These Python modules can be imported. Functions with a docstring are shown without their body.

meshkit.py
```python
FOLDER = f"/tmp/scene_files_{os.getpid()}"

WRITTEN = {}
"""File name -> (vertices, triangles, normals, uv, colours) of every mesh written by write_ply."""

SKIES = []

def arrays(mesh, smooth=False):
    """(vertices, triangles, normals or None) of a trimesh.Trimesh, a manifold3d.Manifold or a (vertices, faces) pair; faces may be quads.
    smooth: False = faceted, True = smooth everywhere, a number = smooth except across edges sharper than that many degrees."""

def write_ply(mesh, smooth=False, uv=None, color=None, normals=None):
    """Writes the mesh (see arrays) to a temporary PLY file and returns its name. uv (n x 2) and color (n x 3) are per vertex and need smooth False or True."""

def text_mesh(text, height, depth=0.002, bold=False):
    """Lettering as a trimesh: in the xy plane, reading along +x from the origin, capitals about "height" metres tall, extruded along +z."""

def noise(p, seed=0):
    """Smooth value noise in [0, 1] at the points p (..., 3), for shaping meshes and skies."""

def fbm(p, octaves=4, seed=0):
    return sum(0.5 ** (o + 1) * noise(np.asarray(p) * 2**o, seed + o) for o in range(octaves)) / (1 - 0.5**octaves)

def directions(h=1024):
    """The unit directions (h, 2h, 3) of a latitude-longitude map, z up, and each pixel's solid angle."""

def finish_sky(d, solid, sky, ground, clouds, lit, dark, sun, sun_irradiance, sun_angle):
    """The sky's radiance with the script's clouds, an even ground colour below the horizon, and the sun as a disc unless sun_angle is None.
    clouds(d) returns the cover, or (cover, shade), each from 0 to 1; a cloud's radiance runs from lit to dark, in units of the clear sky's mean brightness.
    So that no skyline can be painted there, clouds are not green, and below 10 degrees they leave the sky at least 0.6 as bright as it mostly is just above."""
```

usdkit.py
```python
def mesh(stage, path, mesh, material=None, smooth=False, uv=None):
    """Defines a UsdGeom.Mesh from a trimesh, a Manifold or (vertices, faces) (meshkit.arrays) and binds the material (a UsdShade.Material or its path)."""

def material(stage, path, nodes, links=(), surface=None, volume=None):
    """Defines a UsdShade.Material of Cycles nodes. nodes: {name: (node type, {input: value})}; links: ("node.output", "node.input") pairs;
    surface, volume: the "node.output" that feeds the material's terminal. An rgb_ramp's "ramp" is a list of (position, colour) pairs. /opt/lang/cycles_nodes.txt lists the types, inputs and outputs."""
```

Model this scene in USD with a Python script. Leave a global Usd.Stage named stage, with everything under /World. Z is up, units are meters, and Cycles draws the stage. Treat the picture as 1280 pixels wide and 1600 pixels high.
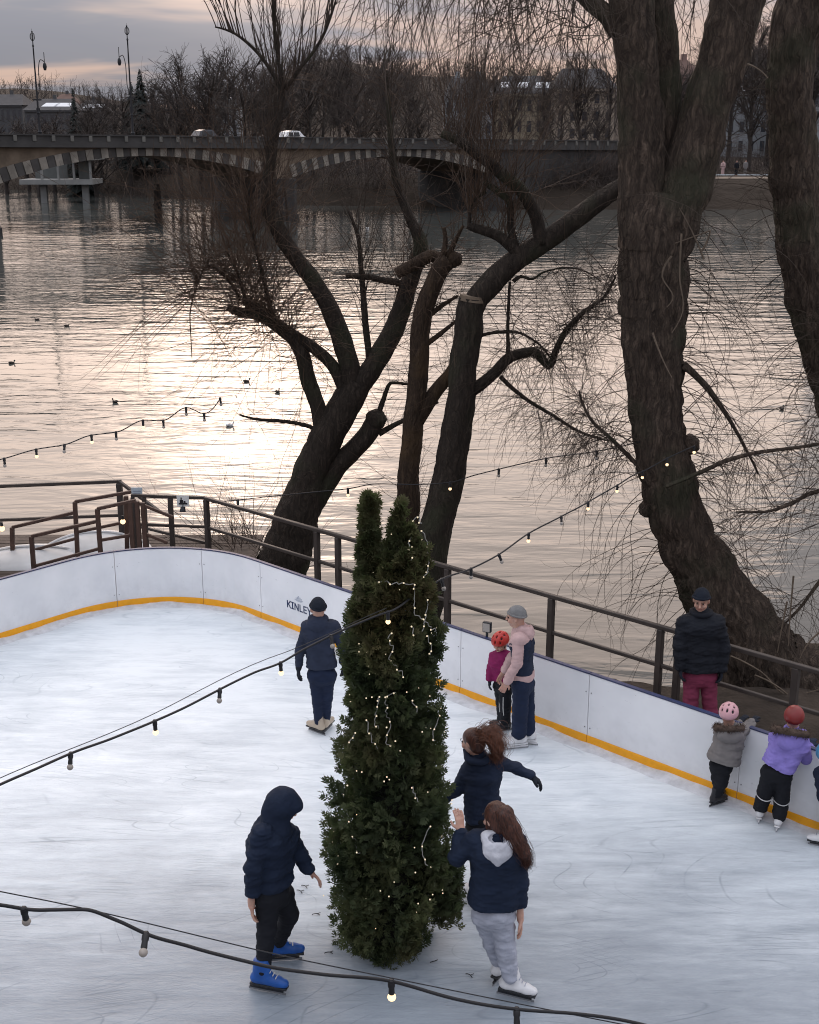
import math, random
import numpy as np, trimesh
import usdkit, meshkit
from pxr import Usd, UsdGeom, UsdLux, UsdShade, Gf, Sdf, Vt

stage = Usd.Stage.CreateInMemory()
UsdGeom.Xform.Define(stage, '/World')
UsdGeom.Scope.Define(stage, '/World/Looks')
rng = np.random.default_rng(7)
L = '/World/Looks/'

# ------------------------------------------------------------------ camera, sky, sun, exposure
EYE = 6.5                                   # metres above the ice
PITCH = math.atan(600 / 2000.0)             # looking down
FPX = 2000.0
cam = UsdGeom.Camera.Define(stage, '/World/camera')
cam.CreateHorizontalApertureAttr(36.0)
cam.CreateVerticalApertureAttr(45.0)
cam.CreateFocalLengthAttr(36.0 * FPX / 1280.0)
cam.CreateExposureAttr(0.25)
cam.CreateClippingRangeAttr(Gf.Vec2f(0.1, 20000))
_cx = UsdGeom.Xformable(cam)
_cx.AddTranslateOp().Set(Gf.Vec3d(0, 0, EYE))
_cx.AddRotateXOp().Set(90 - math.degrees(PITCH))

SUN_EL, SUN_AZ = math.radians(10.5), math.radians(-7.0)     # azimuth from +y towards +x
SUN = np.array([math.sin(SUN_AZ) * math.cos(SUN_EL), math.cos(SUN_AZ) * math.cos(SUN_EL), math.sin(SUN_EL)])
sky_nodes = {
    'tc': ('texture_coordinate', {}),
    'sky': ('sky_texture', {'sky_type': 'single_scattering', 'sun_disc': False, 'sun_elevation': SUN_EL, 'sun_rotation': SUN_AZ, 'aerosol_density': 1.6}),
    'sep': ('separate_xyz', {}),
    'zc': ('math', {'math_type': 'maximum', 'value2': 0.0}),
    'zo': ('math', {'math_type': 'add', 'value2': 0.055}),
    'inv': ('math', {'math_type': 'divide', 'value1': 1.0}),
    'flat': ('vector_math', {'math_type': 'scale'}),
    'map': ('mapping', {'scale': (0.42, 0.30, 0.0), 'location': (3.1, 1.7, 0.0)}),
    'n1': ('noise_texture', {'scale': 1.0, 'detail': 6.0, 'roughness': 0.55, 'distortion': 0.4}),
    'map2': ('mapping', {'scale': (0.24, 0.30, 0.0), 'location': (3.0, 22.0, 0.0)}),
    'n2': ('noise_texture', {'scale': 1.0, 'detail': 5.0, 'roughness': 0.5, 'distortion': 0.3}),
    'cov': ('map_range', {'from_min': 0.22, 'from_max': 0.40, 'to_min': 0.975, 'to_max': 1.0, 'clamp': True}),
    'lit': ('map_range', {'range_type': 'smoothstep', 'from_min': 0.46, 'from_max': 0.58, 'to_min': 0.0, 'to_max': 1.0, 'clamp': True}),
    'up': ('math', {'math_type': 'power', 'value2': 0.6}),
    # colours in units of 10 (the background's strength is 0.1)
    'low_dark': ('mix_color', {'fac': 0.5, 'a': (0.9, 0.98, 1.2), 'b': (7.0, 7.5, 8.8)}),
    'low_lit': ('mix_color', {'fac': 0.5, 'a': (3.9, 2.35, 1.55), 'b': (10.2, 10.4, 11.2)}),
    'cloud': ('mix_color', {}),
    'dot': ('vector_math', {'math_type': 'dot_product', 'vector2': tuple(SUN)}),
    'dotc': ('math', {'math_type': 'maximum', 'value2': 0.0}),
    'g1': ('math', {'math_type': 'power', 'value2': 4.0}),
    'g2': ('math', {'math_type': 'power', 'value2': 330.0}),
    'g1m': ('math', {'math_type': 'multiply', 'value2': 1.0}),
    'gs': ('math', {'math_type': 'multiply_add', 'value2': 9.0}),
    'gv': ('map_range', {'from_min': 0.36, 'from_max': 0.66, 'to_min': 0.75, 'to_max': 1.2, 'clamp': True}),
    'gg': ('math', {'math_type': 'multiply'}),
    'ge': ('map_range', {'range_type': 'smoothstep', 'from_min': 0.095, 'from_max': 0.26, 'to_min': 0.08, 'to_max': 1.0, 'clamp': True}),
    'gh': ('math', {'math_type': 'multiply'}),
    'glow': ('vector_math', {'math_type': 'scale', 'vector1': (10.2, 7.7, 6.0)}),
    'sum': ('vector_math', {'math_type': 'add'}),
    'fin': ('mix_color', {}),
    'bg': ('background_shader', {'strength': 0.1}),
}
sky_links = [('tc.generated', 'sep.vector'), ('sep.z', 'zc.value1'), ('zc.value', 'zo.value1'), ('zo.value', 'inv.value2'),
    ('tc.generated', 'flat.vector1'), ('inv.value', 'flat.scale'), ('flat.vector', 'map.vector'), ('flat.vector', 'map2.vector'),
    ('map.vector', 'n1.vector'), ('map2.vector', 'n2.vector'), ('n1.fac', 'cov.value'), ('n2.fac', 'lit.value'),
    ('zc.value', 'up.value1'), ('up.value', 'low_dark.fac'), ('up.value', 'low_lit.fac'),
    ('lit.result', 'cloud.fac'), ('low_dark.result', 'cloud.a'), ('low_lit.result', 'cloud.b'),
    ('tc.generated', 'dot.vector1'), ('dot.value', 'dotc.value1'), ('dotc.value', 'g1.value1'), ('dotc.value', 'g2.value1'),
    ('g1.value', 'g1m.value1'), ('g2.value', 'gs.value1'), ('g1m.value', 'gs.value3'),
    ('n2.fac', 'gv.value'), ('gv.result', 'gg.value1'), ('gs.value', 'gg.value2'), ('sep.z', 'ge.value'), ('gg.value', 'gh.value1'), ('ge.result', 'gh.value2'), ('gh.value', 'glow.scale'),
    ('cloud.result', 'sum.vector1'), ('glow.vector', 'sum.vector2'),
    ('cov.result', 'fin.fac'), ('sky.color', 'fin.a'), ('sum.vector', 'fin.b'), ('fin.result', 'bg.color')]
sky_mat = usdkit.material(stage, L + 'sky_look', sky_nodes, sky_links, surface='bg.background')
sky = UsdLux.DomeLight.Define(stage, '/World/sky')
UsdShade.MaterialBindingAPI.Apply(sky.GetPrim()).Bind(sky_mat)
sky.GetPrim().SetCustomDataByKey('kind', 'structure')
sun = UsdLux.DistantLight.Define(stage, '/World/sun')
sun.CreateNormalizeAttr(True)
sun.CreateIntensityAttr(0.12)
sun.CreateAngleAttr(48.0)
sun.CreateColorAttr(Gf.Vec3f(1.0, 0.74, 0.57))
_sx = UsdGeom.Xformable(sun)
_sx.AddRotateZOp().Set(-math.degrees(SUN_AZ))
_sx.AddRotateXOp().Set(-(90 - math.degrees(SUN_EL)))      # its -z axis shines from the sun towards the scene

# ------------------------------------------------------------------ geometry helpers
_c, _s = math.cos(PITCH), math.sin(PITCH)
def ray(x, y):
    """Direction of the view through a point of the photograph (1280 x 1600)."""
    u, v = (x - 640) / FPX, (800 - y) / FPX
    return np.array([u, _c + v * _s, -_s + v * _c])
def on_z(x, y, z=0.0):
    d = ray(x, y)
    return np.array([0, 0, EYE]) + d * (z - EYE) / d[2]
def at_y(x, y, Y):
    d = ray(x, y)
    return np.array([0, 0, EYE]) + d * Y / d[1]

_names = {}
def unique(parent, name):
    k = parent + '/' + name
    n = _names.get(k, 0)
    _names[k] = n + 1
    return k if n == 0 else f'{k}_{n:03d}'
_loc = {}
def _data(prim, **kw):
    for k, v in kw.items():
        if v:
            prim.SetCustomDataByKey(k, v)
def thing(name, label, cat, loc=(0, 0, 0), rz=0.0, group=None, kind=None):
    p = unique('/World', name)
    x = UsdGeom.Xform.Define(stage, p)
    x.AddTranslateOp().Set(Gf.Vec3d(*map(float, loc)))
    if rz:
        x.AddRotateZOp().Set(float(rz))
    _data(x.GetPrim(), label=label, category=cat, group=group, kind=kind)
    _loc[p] = np.array(loc, float)
    return p
def as_arrays(m):
    if isinstance(m, MB):
        return m.get()
    if hasattr(m, 'to_mesh') or hasattr(m, 'faces'):
        v, f, _ = meshkit.arrays(m)
        return v, f
    return np.asarray(m[0], float), np.asarray(m[1], int)
def part(parent, name, m, mat, smooth=False, label=None, kind=None):
    """A mesh given in world coordinates, as a part (or sub-part) of a thing."""
    v, f = as_arrays(m)
    if len(f) == 0:
        return None
    p = unique(parent, name)
    o = _loc.get(parent, np.zeros(3))
    usdkit.mesh(stage, p, (np.asarray(v) - o, f), mat, smooth=smooth)
    _loc[p] = o
    _data(stage.GetPrimAtPath(p), label=label, kind=kind)
    return p
def single(name, m, mat, label, cat, smooth=False, group=None, kind=None):
    v, f = as_arrays(m)
    p = unique('/World', name)
    usdkit.mesh(stage, p, (v, f), mat, smooth=smooth)
    _data(stage.GetPrimAtPath(p), label=label, category=cat, group=group, kind=kind)
    _loc[p] = np.zeros(3)
    return p
def struct(name, m, mat, smooth=False, label=None):
    v, f = as_arrays(m)
    p = unique('/World', name)
    usdkit.mesh(stage, p, (v, f), mat, smooth=smooth)
    _data(stage.GetPrimAtPath(p), kind='structure', label=label)
    _loc[p] = np.zeros(3)
    return p
def copy_of(src, name, label, cat, loc, rz=0.0, scale=None, group=None):
    p = unique('/World', name)
    x = UsdGeom.Xform.Define(stage, p)
    prim = x.GetPrim()
    prim.GetReferences().AddInternalReference(src)
    x.ClearXformOpOrder()
    x = UsdGeom.Xformable(prim)
    x.MakeMatrixXform().Set(Gf.Matrix4d(np.diag([*(scale if scale is not None else (1, 1, 1)), 1.0]).tolist())
        * Gf.Matrix4d().SetRotate(Gf.Rotation(Gf.Vec3d(0, 0, 1), float(rz))) * Gf.Matrix4d().SetTranslate(Gf.Vec3d(*map(float, loc))))
    _data(prim, label=label, category=cat, group=group)
    prim.SetInstanceable(True)
    return p

class MB:
    """Collects shapes into one mesh."""
    def __init__(self):
        self.v, self.f, self.n = [], [], 0
    def add(self, v, f):
        v, f = np.asarray(v, float), np.asarray(f, int)
        if f.shape[1] == 4:
            f = np.vstack([f[:, [0, 1, 2]], f[:, [0, 2, 3]]])
        self.v.append(v); self.f.append(f + self.n); self.n += len(v)
        return self
    def mesh(self, m):
        return self.add(*as_arrays(m))
    def get(self):
        if not self.v:
            return np.zeros((0, 3)), np.zeros((0, 3), int)
        return np.vstack(self.v), np.vstack(self.f)
    def box(self, c, size, ax=None, ch=0.0):
        """A box, its edges chamfered by ch. ax: rows are the box's axes."""
        hx, hy, hz = np.array(size) / 2
        ax = np.eye(3) if ax is None else np.asarray(ax)
        if ch <= 0:
            p = np.array([[x, y, z] for x in (-hx, hx) for y in (-hy, hy) for z in (-hz, hz)])
        else:
            p = np.array([[sx * (hx - ch * (k != 0)), sy * (hy - ch * (k != 1)), sz * (hz - ch * (k != 2))]
                          for sx in (-1, 1) for sy in (-1, 1) for sz in (-1, 1) for k in range(3)])
        if ch <= 0:
            f = np.array([[0, 1, 3, 2], [4, 6, 7, 5], [0, 4, 5, 1], [2, 3, 7, 6], [0, 2, 6, 4], [1, 5, 7, 3]])
        else:
            h = trimesh.convex.convex_hull(p)
            p, f = np.array(h.vertices), np.array(h.faces)
        return self.add(p @ ax + np.asarray(c), f)
    def bar(self, a, b, w, h=None, up=(0, 0, 1), ch=0.0):
        a, b = np.asarray(a, float), np.asarray(b, float)
        d = b - a; n = np.linalg.norm(d); d = d / n
        s = np.cross(d, up)
        if np.linalg.norm(s) < 1e-6:
            s = np.cross(d, (0, 1, 0))
        s /= np.linalg.norm(s); u = np.cross(s, d)
        return self.box((a + b) / 2, (n, w, h or w), np.array([d, s, u]), ch)
    def tube(self, pts, r, sides=8, cap=True):
        return self.add(*tube(pts, r, sides, cap))

def tube(pts, r, sides=8, cap=True):
    p = np.asarray(pts, float); n = len(p)
    r = np.broadcast_to(np.asarray(r, float), (n,))
    t = np.gradient(p, axis=0); t /= np.linalg.norm(t, axis=1, keepdims=True) + 1e-12
    a = np.zeros_like(p)
    ref = np.array([0, 0, 1.0]) if abs(t[0, 2]) < 0.9 else np.array([1.0, 0, 0])
    a[0] = np.cross(t[0], ref)
    a[0] /= np.linalg.norm(a[0])
    for i in range(1, n):
        q = a[i - 1] - t[i] * np.dot(a[i - 1], t[i]); a[i] = q / (np.linalg.norm(q) + 1e-12)
    b = np.cross(t, a); ang = np.arange(sides) * 2 * np.pi / sides
    v = p[:, None] + r[:, None, None] * (np.cos(ang)[None, :, None] * a[:, None] + np.sin(ang)[None, :, None] * b[:, None])
    i, j = np.meshgrid(np.arange(n - 1), np.arange(sides), indexing='ij')
    q = np.stack([i * sides + j, i * sides + (j + 1) % sides, (i + 1) * sides + (j + 1) % sides, (i + 1) * sides + j], -1).reshape(-1, 4)
    f = np.vstack([q[:, [0, 1, 2]], q[:, [0, 2, 3]]])
    v = v.reshape(-1, 3)
    if cap:
        m = len(v); v = np.vstack([v, p[0], p[-1]]); k = np.arange(sides)
        f = np.vstack([f, np.stack([np.full(sides, m), (k + 1) % sides, k], 1), np.stack([np.full(sides, m + 1), (n - 1) * sides + k, (n - 1) * sides + (k + 1) % sides], 1)])
    return v, f

def many_tubes(P, R, sides=3):
    """P (N, n, 3) polylines with radii R (N, n): thin tubes, all in one array."""
    N, n, _ = P.shape
    t = np.gradient(P, axis=1); t /= np.linalg.norm(t, axis=2, keepdims=True) + 1e-12
    ref = np.where(np.abs(t[..., 2:3]) < 0.9, [0, 0, 1.0], [1.0, 0, 0])
    a = np.cross(t, ref); a /= np.linalg.norm(a, axis=2, keepdims=True) + 1e-12
    b = np.cross(t, a); ang = np.arange(sides) * 2 * np.pi / sides
    v = P[:, :, None] + R[:, :, None, None] * (np.cos(ang)[None, None, :, None] * a[:, :, None] + np.sin(ang)[None, None, :, None] * b[:, :, None])
    k, i, j = np.meshgrid(np.arange(N), np.arange(n - 1), np.arange(sides), indexing='ij')
    base = (k * n + i) * sides; nxt = base + sides; j2 = (j + 1) % sides
    q = np.stack([base + j, base + j2, nxt + j2, nxt + j], -1).reshape(-1, 4)
    return v.reshape(-1, 3), np.vstack([q[:, [0, 1, 2]], q[:, [0, 2, 3]]])

def spline(pts, step=0.1, n=None):
    """Centripetal-like smooth curve through pts (k, m); extra columns are carried along."""
    p = np.asarray(pts, float)
    if len(p) < 3:
        k = n or max(2, int(np.linalg.norm(p[-1, :3] - p[0, :3]) / step))
        return p[0] + (p[-1] - p[0]) * np.linspace(0, 1, k)[:, None]
    from scipy.interpolate import PchipInterpolator
    d = np.concatenate([[0], np.cumsum(np.linalg.norm(np.diff(p[:, :3], axis=0), axis=1) + 1e-9)])
    k = n or max(4, int(d[-1] / step))
    return PchipInterpolator(d, p, axis=0)(np.linspace(0, d[-1], k))

def grid(nx, ny):
    i, j = np.meshgrid(np.arange(nx - 1), np.arange(ny - 1), indexing='ij')
    a = i * ny + j
    return np.stack([a, a + ny, a + ny + 1, a + 1], -1).reshape(-1, 4)

# ------------------------------------------------------------------ materials
def mat(name, col, rough=0.6, var=0.2, scale=6.0, bump=0.0, bscale=30.0, spec=0.4, metal=0.0, stretch=(1, 1, 1), dark=None, space='object', extra=None, lo=0.35, hi=0.65):
    """Principled surface whose colour wanders between dark and col with noise, and with a fine relief."""
    col = np.array(col, float)
    dark = col * (1 - var) if dark is None else np.array(dark, float)
    src = 'tc.object' if space == 'object' else 'geo.position'
    n = {'tc': ('texture_coordinate', {}), 'geo': ('geometry', {}), 'map': ('mapping', {'scale': stretch}),
         'n': ('noise_texture', {'scale': scale, 'detail': 5.0, 'roughness': 0.6}),
         'r': ('rgb_ramp', {'ramp': [(lo, tuple(dark)), (hi, tuple(col))]}),
         'p': ('principled_bsdf', {'roughness': rough, 'specular_ior_level': spec, 'metallic': metal, **(extra or {})})}
    l = [(src, 'map.vector'), ('map.vector', 'n.vector'), ('n.fac', 'r.fac'), ('r.color', 'p.base_color')]
    if bump:
        n['bn'] = ('noise_texture', {'scale': bscale, 'detail': 4.0, 'roughness': 0.6})
        n['b'] = ('bump', {'strength': 1.0, 'distance': bump})
        l += [('map.vector', 'bn.vector'), ('bn.fac', 'b.height'), ('b.normal', 'p.normal')]
    return usdkit.material(stage, L + name, n, l, surface='p.BSDF')
def glow_mat(name, col, strength):
    return usdkit.material(stage, L + name, {'e': ('emission', {'color': col, 'strength': strength})}, [], surface='e.emission')
M = {}
M['steel'] = mat('dark_painted_steel', (0.045, 0.036, 0.032), 0.5, 0.35, 5, 0.0006, 60)
M['steel_rust'] = mat('rusty_steel', (0.085, 0.048, 0.036), 0.6, 0.45, 5, 0.0008, 60)
M['black_rubber'] = mat('black_rubber', (0.012, 0.012, 0.014), 0.55, 0.2)
M['black_metal'] = mat('black_metal', (0.012, 0.013, 0.016), 0.4, 0.2)
M['bulb_on'] = glow_mat('lit_bulb', (1.0, 0.70, 0.40), 1.7)
M['led'] = glow_mat('led', (1.0, 0.84, 0.60), 0.8)
M['bulb_off'] = mat('bulb_glass', (0.30, 0.27, 0.24), 0.12, 0.1, spec=0.6)
M['white_cable'] = mat('white_cable', (0.27, 0.265, 0.24), 0.5, 0.15)
# ------------------------------------------------------------------ rink layout (ice at z = 0)
R_DIR = np.array([0.731, -0.682]); R_DIR /= np.linalg.norm(R_DIR)       # the board on the river side runs this way
L_DIR = np.array([-R_DIR[1] * -1, R_DIR[0] * -1]); L_DIR = np.array([-0.682, -0.731]); L_DIR /= np.linalg.norm(L_DIR)
A0, B0 = np.array([1.97, 12.76]), np.array([-4.95, 16.24])
_m = np.array([R_DIR, -L_DIR]).T
_k = np.linalg.solve(_m, B0 - A0)
CORNER = A0 + R_DIR * _k[0]
RAD = 1.75
def corner_sd(x, y):
    """Signed distance outside the rink's edge (negative on the ice)."""
    p = np.stack([x - CORNER[0], y - CORNER[1]], -1)
    a = p @ -L_DIR; b = p @ -R_DIR          # outward of the river side, outward of the left side
    qa, qb = a + RAD, b + RAD
    return np.minimum(np.maximum(qa, qb), 0) + np.hypot(np.maximum(qa, 0), np.maximum(qb, 0)) - RAD, a, b
def edge_path():
    """Inner line of the boards: from the far left along the left side, round the corner, along the river side."""
    q0 = CORNER + L_DIR * RAD; q1 = CORNER + R_DIR * RAD; c = CORNER + L_DIR * RAD + R_DIR * RAD
    left = [q0 + L_DIR * d for d in np.arange(9.0, 0, -0.1)]
    arc = [c + (-R_DIR * math.cos(t) - L_DIR * math.sin(t)) * RAD for t in np.linspace(0, math.pi / 2, 30)]
    right = [q1 + R_DIR * d for d in np.arange(0.1, 16.0, 0.1)]
    return np.array(left + arc + right)
EDGE = edge_path()
ES = np.concatenate([[0], np.cumsum(np.linalg.norm(np.diff(EDGE, axis=0), axis=1))])
def edge_at(s):
    p = np.stack([np.interp(s, ES, EDGE[:, k]) for k in (0, 1)], -1)
    e = 0.02
    t = np.stack([np.interp(s + e, ES, EDGE[:, k]) - np.interp(s - e, ES, EDGE[:, k]) for k in (0, 1)], -1)
    t /= np.linalg.norm(t, axis=-1, keepdims=True)
    out = np.stack([-t[..., 1], t[..., 0]], -1)
    return p, t, out
def edge_s(p):
    return ES[np.argmin(np.linalg.norm(EDGE - np.asarray(p)[:2], axis=1))]

# ice
ice_n = {
    'g': ('geometry', {}), 'm1': ('mapping', {'rotation': (0, 0, 0.10), 'scale': (0.30, 1.0, 1.0)}), 'm2': ('mapping', {'rotation': (0, 0, -0.75), 'scale': (0.16, 1.0, 1.0)}),
    'm3': ('mapping', {'rotation': (0, 0, 0.5), 'scale': (0.25, 1.0, 1.0)}),
    'big': ('noise_texture', {'scale': 0.36, 'detail': 3.0, 'roughness': 0.5}),
    's1': ('noise_texture', {'scale': 4.2, 'detail': 8.0, 'roughness': 0.72, 'distortion': 0.25}),
    's2': ('noise_texture', {'scale': 7.0, 'detail': 6.0, 'roughness': 0.75, 'distortion': 0.3}),
    'c1': ('noise_texture', {'scale': 0.55, 'detail': 1.0, 'roughness': 0.4, 'distortion': 0.8}), 'c2': ('noise_texture', {'scale': 0.7, 'detail': 1.0, 'roughness': 0.4, 'distortion': 0.8}),
    'k1': ('math', {'math_type': 'multiply', 'value2': 46.0}), 'k2': ('math', {'math_type': 'multiply', 'value2': 38.0}),
    'q1': ('math', {'math_type': 'pingpong', 'value2': 0.5}), 'q2': ('math', {'math_type': 'pingpong', 'value2': 0.5}),
    't1': ('map_range', {'from_min': 0.0, 'from_max': 0.05, 'to_min': 1.0, 'to_max': 0.0, 'clamp': True}), 't2': ('map_range', {'from_min': 0.0, 'from_max': 0.05, 'to_min': 1.0, 'to_max': 0.0, 'clamp': True}),
    'tm': ('noise_texture', {'scale': 1.6, 'detail': 4.0, 'roughness': 0.6}), 'tk': ('map_range', {'from_min': 0.46, 'from_max': 0.62, 'to_min': 0.0, 'to_max': 0.10, 'clamp': True}),
    'ta': ('math', {'math_type': 'maximum'}), 'tt': ('math', {'math_type': 'multiply'}), 'sub': ('math', {'math_type': 'subtract'}),
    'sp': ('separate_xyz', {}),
    'yy': ('map_range', {'from_min': 7.3, 'from_max': 12.2, 'to_min': -0.27, 'to_max': 0.15, 'clamp': True}),  # greyer towards the camera: partly barer ice, partly shade painted into the colour
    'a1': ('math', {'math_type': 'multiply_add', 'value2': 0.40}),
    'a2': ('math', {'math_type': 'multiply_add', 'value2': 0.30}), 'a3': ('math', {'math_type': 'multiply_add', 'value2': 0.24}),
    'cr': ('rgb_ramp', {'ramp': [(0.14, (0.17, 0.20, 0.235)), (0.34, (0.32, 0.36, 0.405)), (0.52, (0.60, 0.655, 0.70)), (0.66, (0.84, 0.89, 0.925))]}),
    'rr': ('map_range', {'from_min': 0.25, 'from_max': 0.6, 'to_min': 0.24, 'to_max': 0.62, 'clamp': True}),
    'hs': ('math', {'math_type': 'multiply_add', 'value2': 0.8}), 'ht': ('math', {'math_type': 'multiply_add', 'value2': -1.6}),
    'b': ('bump', {'strength': 1.0, 'distance': 0.016}),
    'p': ('principled_bsdf', {'specular_ior_level': 0.5, 'ior': 1.31}),
}
ice_l = [('g.position', 'm1.vector'), ('g.position', 'm2.vector'), ('g.position', 'm3.vector'), ('g.position', 'big.vector'), ('m1.vector', 's1.vector'), ('m2.vector', 's2.vector'),
    ('m2.vector', 'c1.vector'), ('m3.vector', 'c2.vector'), ('c1.fac', 'k1.value1'), ('c2.fac', 'k2.value1'), ('k1.value', 'q1.value1'), ('k2.value', 'q2.value1'), ('q1.value', 't1.value'), ('q2.value', 't2.value'),
    ('t1.result', 'ta.value1'), ('t2.result', 'ta.value2'), ('g.position', 'tm.vector'), ('tm.fac', 'tk.value'), ('ta.value', 'tt.value1'), ('tk.result', 'tt.value2'),
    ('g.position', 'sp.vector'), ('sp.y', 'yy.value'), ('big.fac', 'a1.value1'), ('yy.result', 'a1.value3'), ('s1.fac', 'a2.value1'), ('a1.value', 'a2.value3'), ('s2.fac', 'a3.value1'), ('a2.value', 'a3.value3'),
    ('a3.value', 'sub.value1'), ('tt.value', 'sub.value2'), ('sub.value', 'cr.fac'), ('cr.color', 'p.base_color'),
    ('a3.value', 'rr.value'), ('rr.result', 'p.roughness'), ('s2.fac', 'hs.value1'), ('s1.fac', 'hs.value3'), ('tt.value', 'ht.value1'), ('hs.value', 'ht.value3'), ('ht.value', 'b.height'), ('b.normal', 'p.normal')]
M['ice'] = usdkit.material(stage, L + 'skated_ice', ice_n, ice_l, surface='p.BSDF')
c0 = CORNER
ring = [tuple(EDGE[i]) for i in range(len(EDGE))]
from shapely.geometry import Polygon
poly = Polygon(ring + [tuple(EDGE[-1] + L_DIR * 14), tuple(EDGE[0] + R_DIR * 14)]).buffer(0.02)
ice_mesh = trimesh.creation.extrude_polygon(poly, 0.03, engine='earcut'); ice_mesh.apply_translation([0, 0, -0.03])
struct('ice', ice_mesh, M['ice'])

# scraped snow heaped along the foot of the boards
M['snow'] = mat('scraped_snow', (0.74, 0.76, 0.80), 0.75, 0.25, 9, 0.006, 40, 0.3, space='world')
sv, K, Jn = [], 360, 5
ss = np.linspace(edge_s((-6.5, 14.5)), edge_s((5.6, 9.4)), K)
p, t, o = edge_at(ss)
w = 0.05 + 0.20 * meshkit.fbm(np.stack([ss * 1.4, ss * 0, ss * 0], 1), 4, 5)
hgt = 0.008 + 0.045 * meshkit.fbm(np.stack([ss * 2.6, ss * 0 + 4, ss * 0], 1), 3, 9) ** 1.5
for j in range(Jn):
    u = j / (Jn - 1)
    q = p - o * (0.012 + w * u)[:, None]
    sv.append(np.stack([q[:, 0], q[:, 1], 0.003 + hgt * (1 - u) ** 1.6 + (0.004 if j < Jn - 1 else -0.004)], 1))
single('scraped_snow', (np.stack(sv, 1).reshape(-1, 3), grid(K, Jn)), M['snow'], 'thin ridge of scraped snow along the foot of the rink boards', 'snow', smooth=True, kind='stuff')

# boards: one barrier of panels
M['board'] = usdkit.material(stage, L + 'white_board_plastic', {'g': ('geometry', {}), 'n': ('noise_texture', {'scale': 1.6, 'detail': 5.0}), 'r': ('rgb_ramp', {'ramp': [(.35, (.66, .67, .69)), (.65, (.75, .755, .77))]}),
    'm': ('mapping', {'scale': (1, 1, 2.2)}), 'sn': ('noise_texture', {'scale': 11.0, 'detail': 4.0, 'roughness': .75, 'distortion': 1.2}), 'sk': ('map_range', {'from_min': .66, 'from_max': .74, 'to_min': 0.0, 'to_max': .55, 'clamp': True}),
    'sp': ('separate_xyz', {}), 'lo': ('map_range', {'from_min': .10, 'from_max': .55, 'to_min': 1.0, 'to_max': .25, 'clamp': True}), 'gn': ('noise_texture', {'scale': 5.0, 'detail': 6.0, 'roughness': .7}), 'gr': ('map_range', {'from_min': .42, 'from_max': .72, 'to_min': 0.0, 'to_max': .30, 'clamp': True}),
    'gl': ('math', {'math_type': 'multiply'}), 'mx': ('mix_color', {'b': (.28, .28, .29)}), 'mg': ('mix_color', {'b': (.40, .40, .41)}), 'b': ('bump', {'distance': .0015, 'strength': 1.0}), 'p': ('principled_bsdf', {'roughness': .34})},
    [('g.position', 'n.vector'), ('n.fac', 'r.fac'), ('g.position', 'm.vector'), ('m.vector', 'sn.vector'), ('sn.fac', 'sk.value'), ('g.position', 'sp.vector'), ('sp.z', 'lo.value'), ('g.position', 'gn.vector'), ('gn.fac', 'gr.value'), ('gr.result', 'gl.value1'), ('lo.result', 'gl.value2'),
     ('r.color', 'mg.a'), ('gl.value', 'mg.fac'), ('mg.result', 'mx.a'), ('sk.result', 'mx.fac'), ('mx.result', 'p.base_color'), ('n.fac', 'b.height'), ('b.normal', 'p.normal')], surface='p.BSDF')
M['kick'] = mat('yellow_kick_strip', (0.86, 0.37, 0.008), 0.4, 0.14, 7, space='world')
M['cap'] = mat('navy_cap_rail', (0.012, 0.022, 0.075), 0.4, 0.3, 4, space='world')
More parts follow.
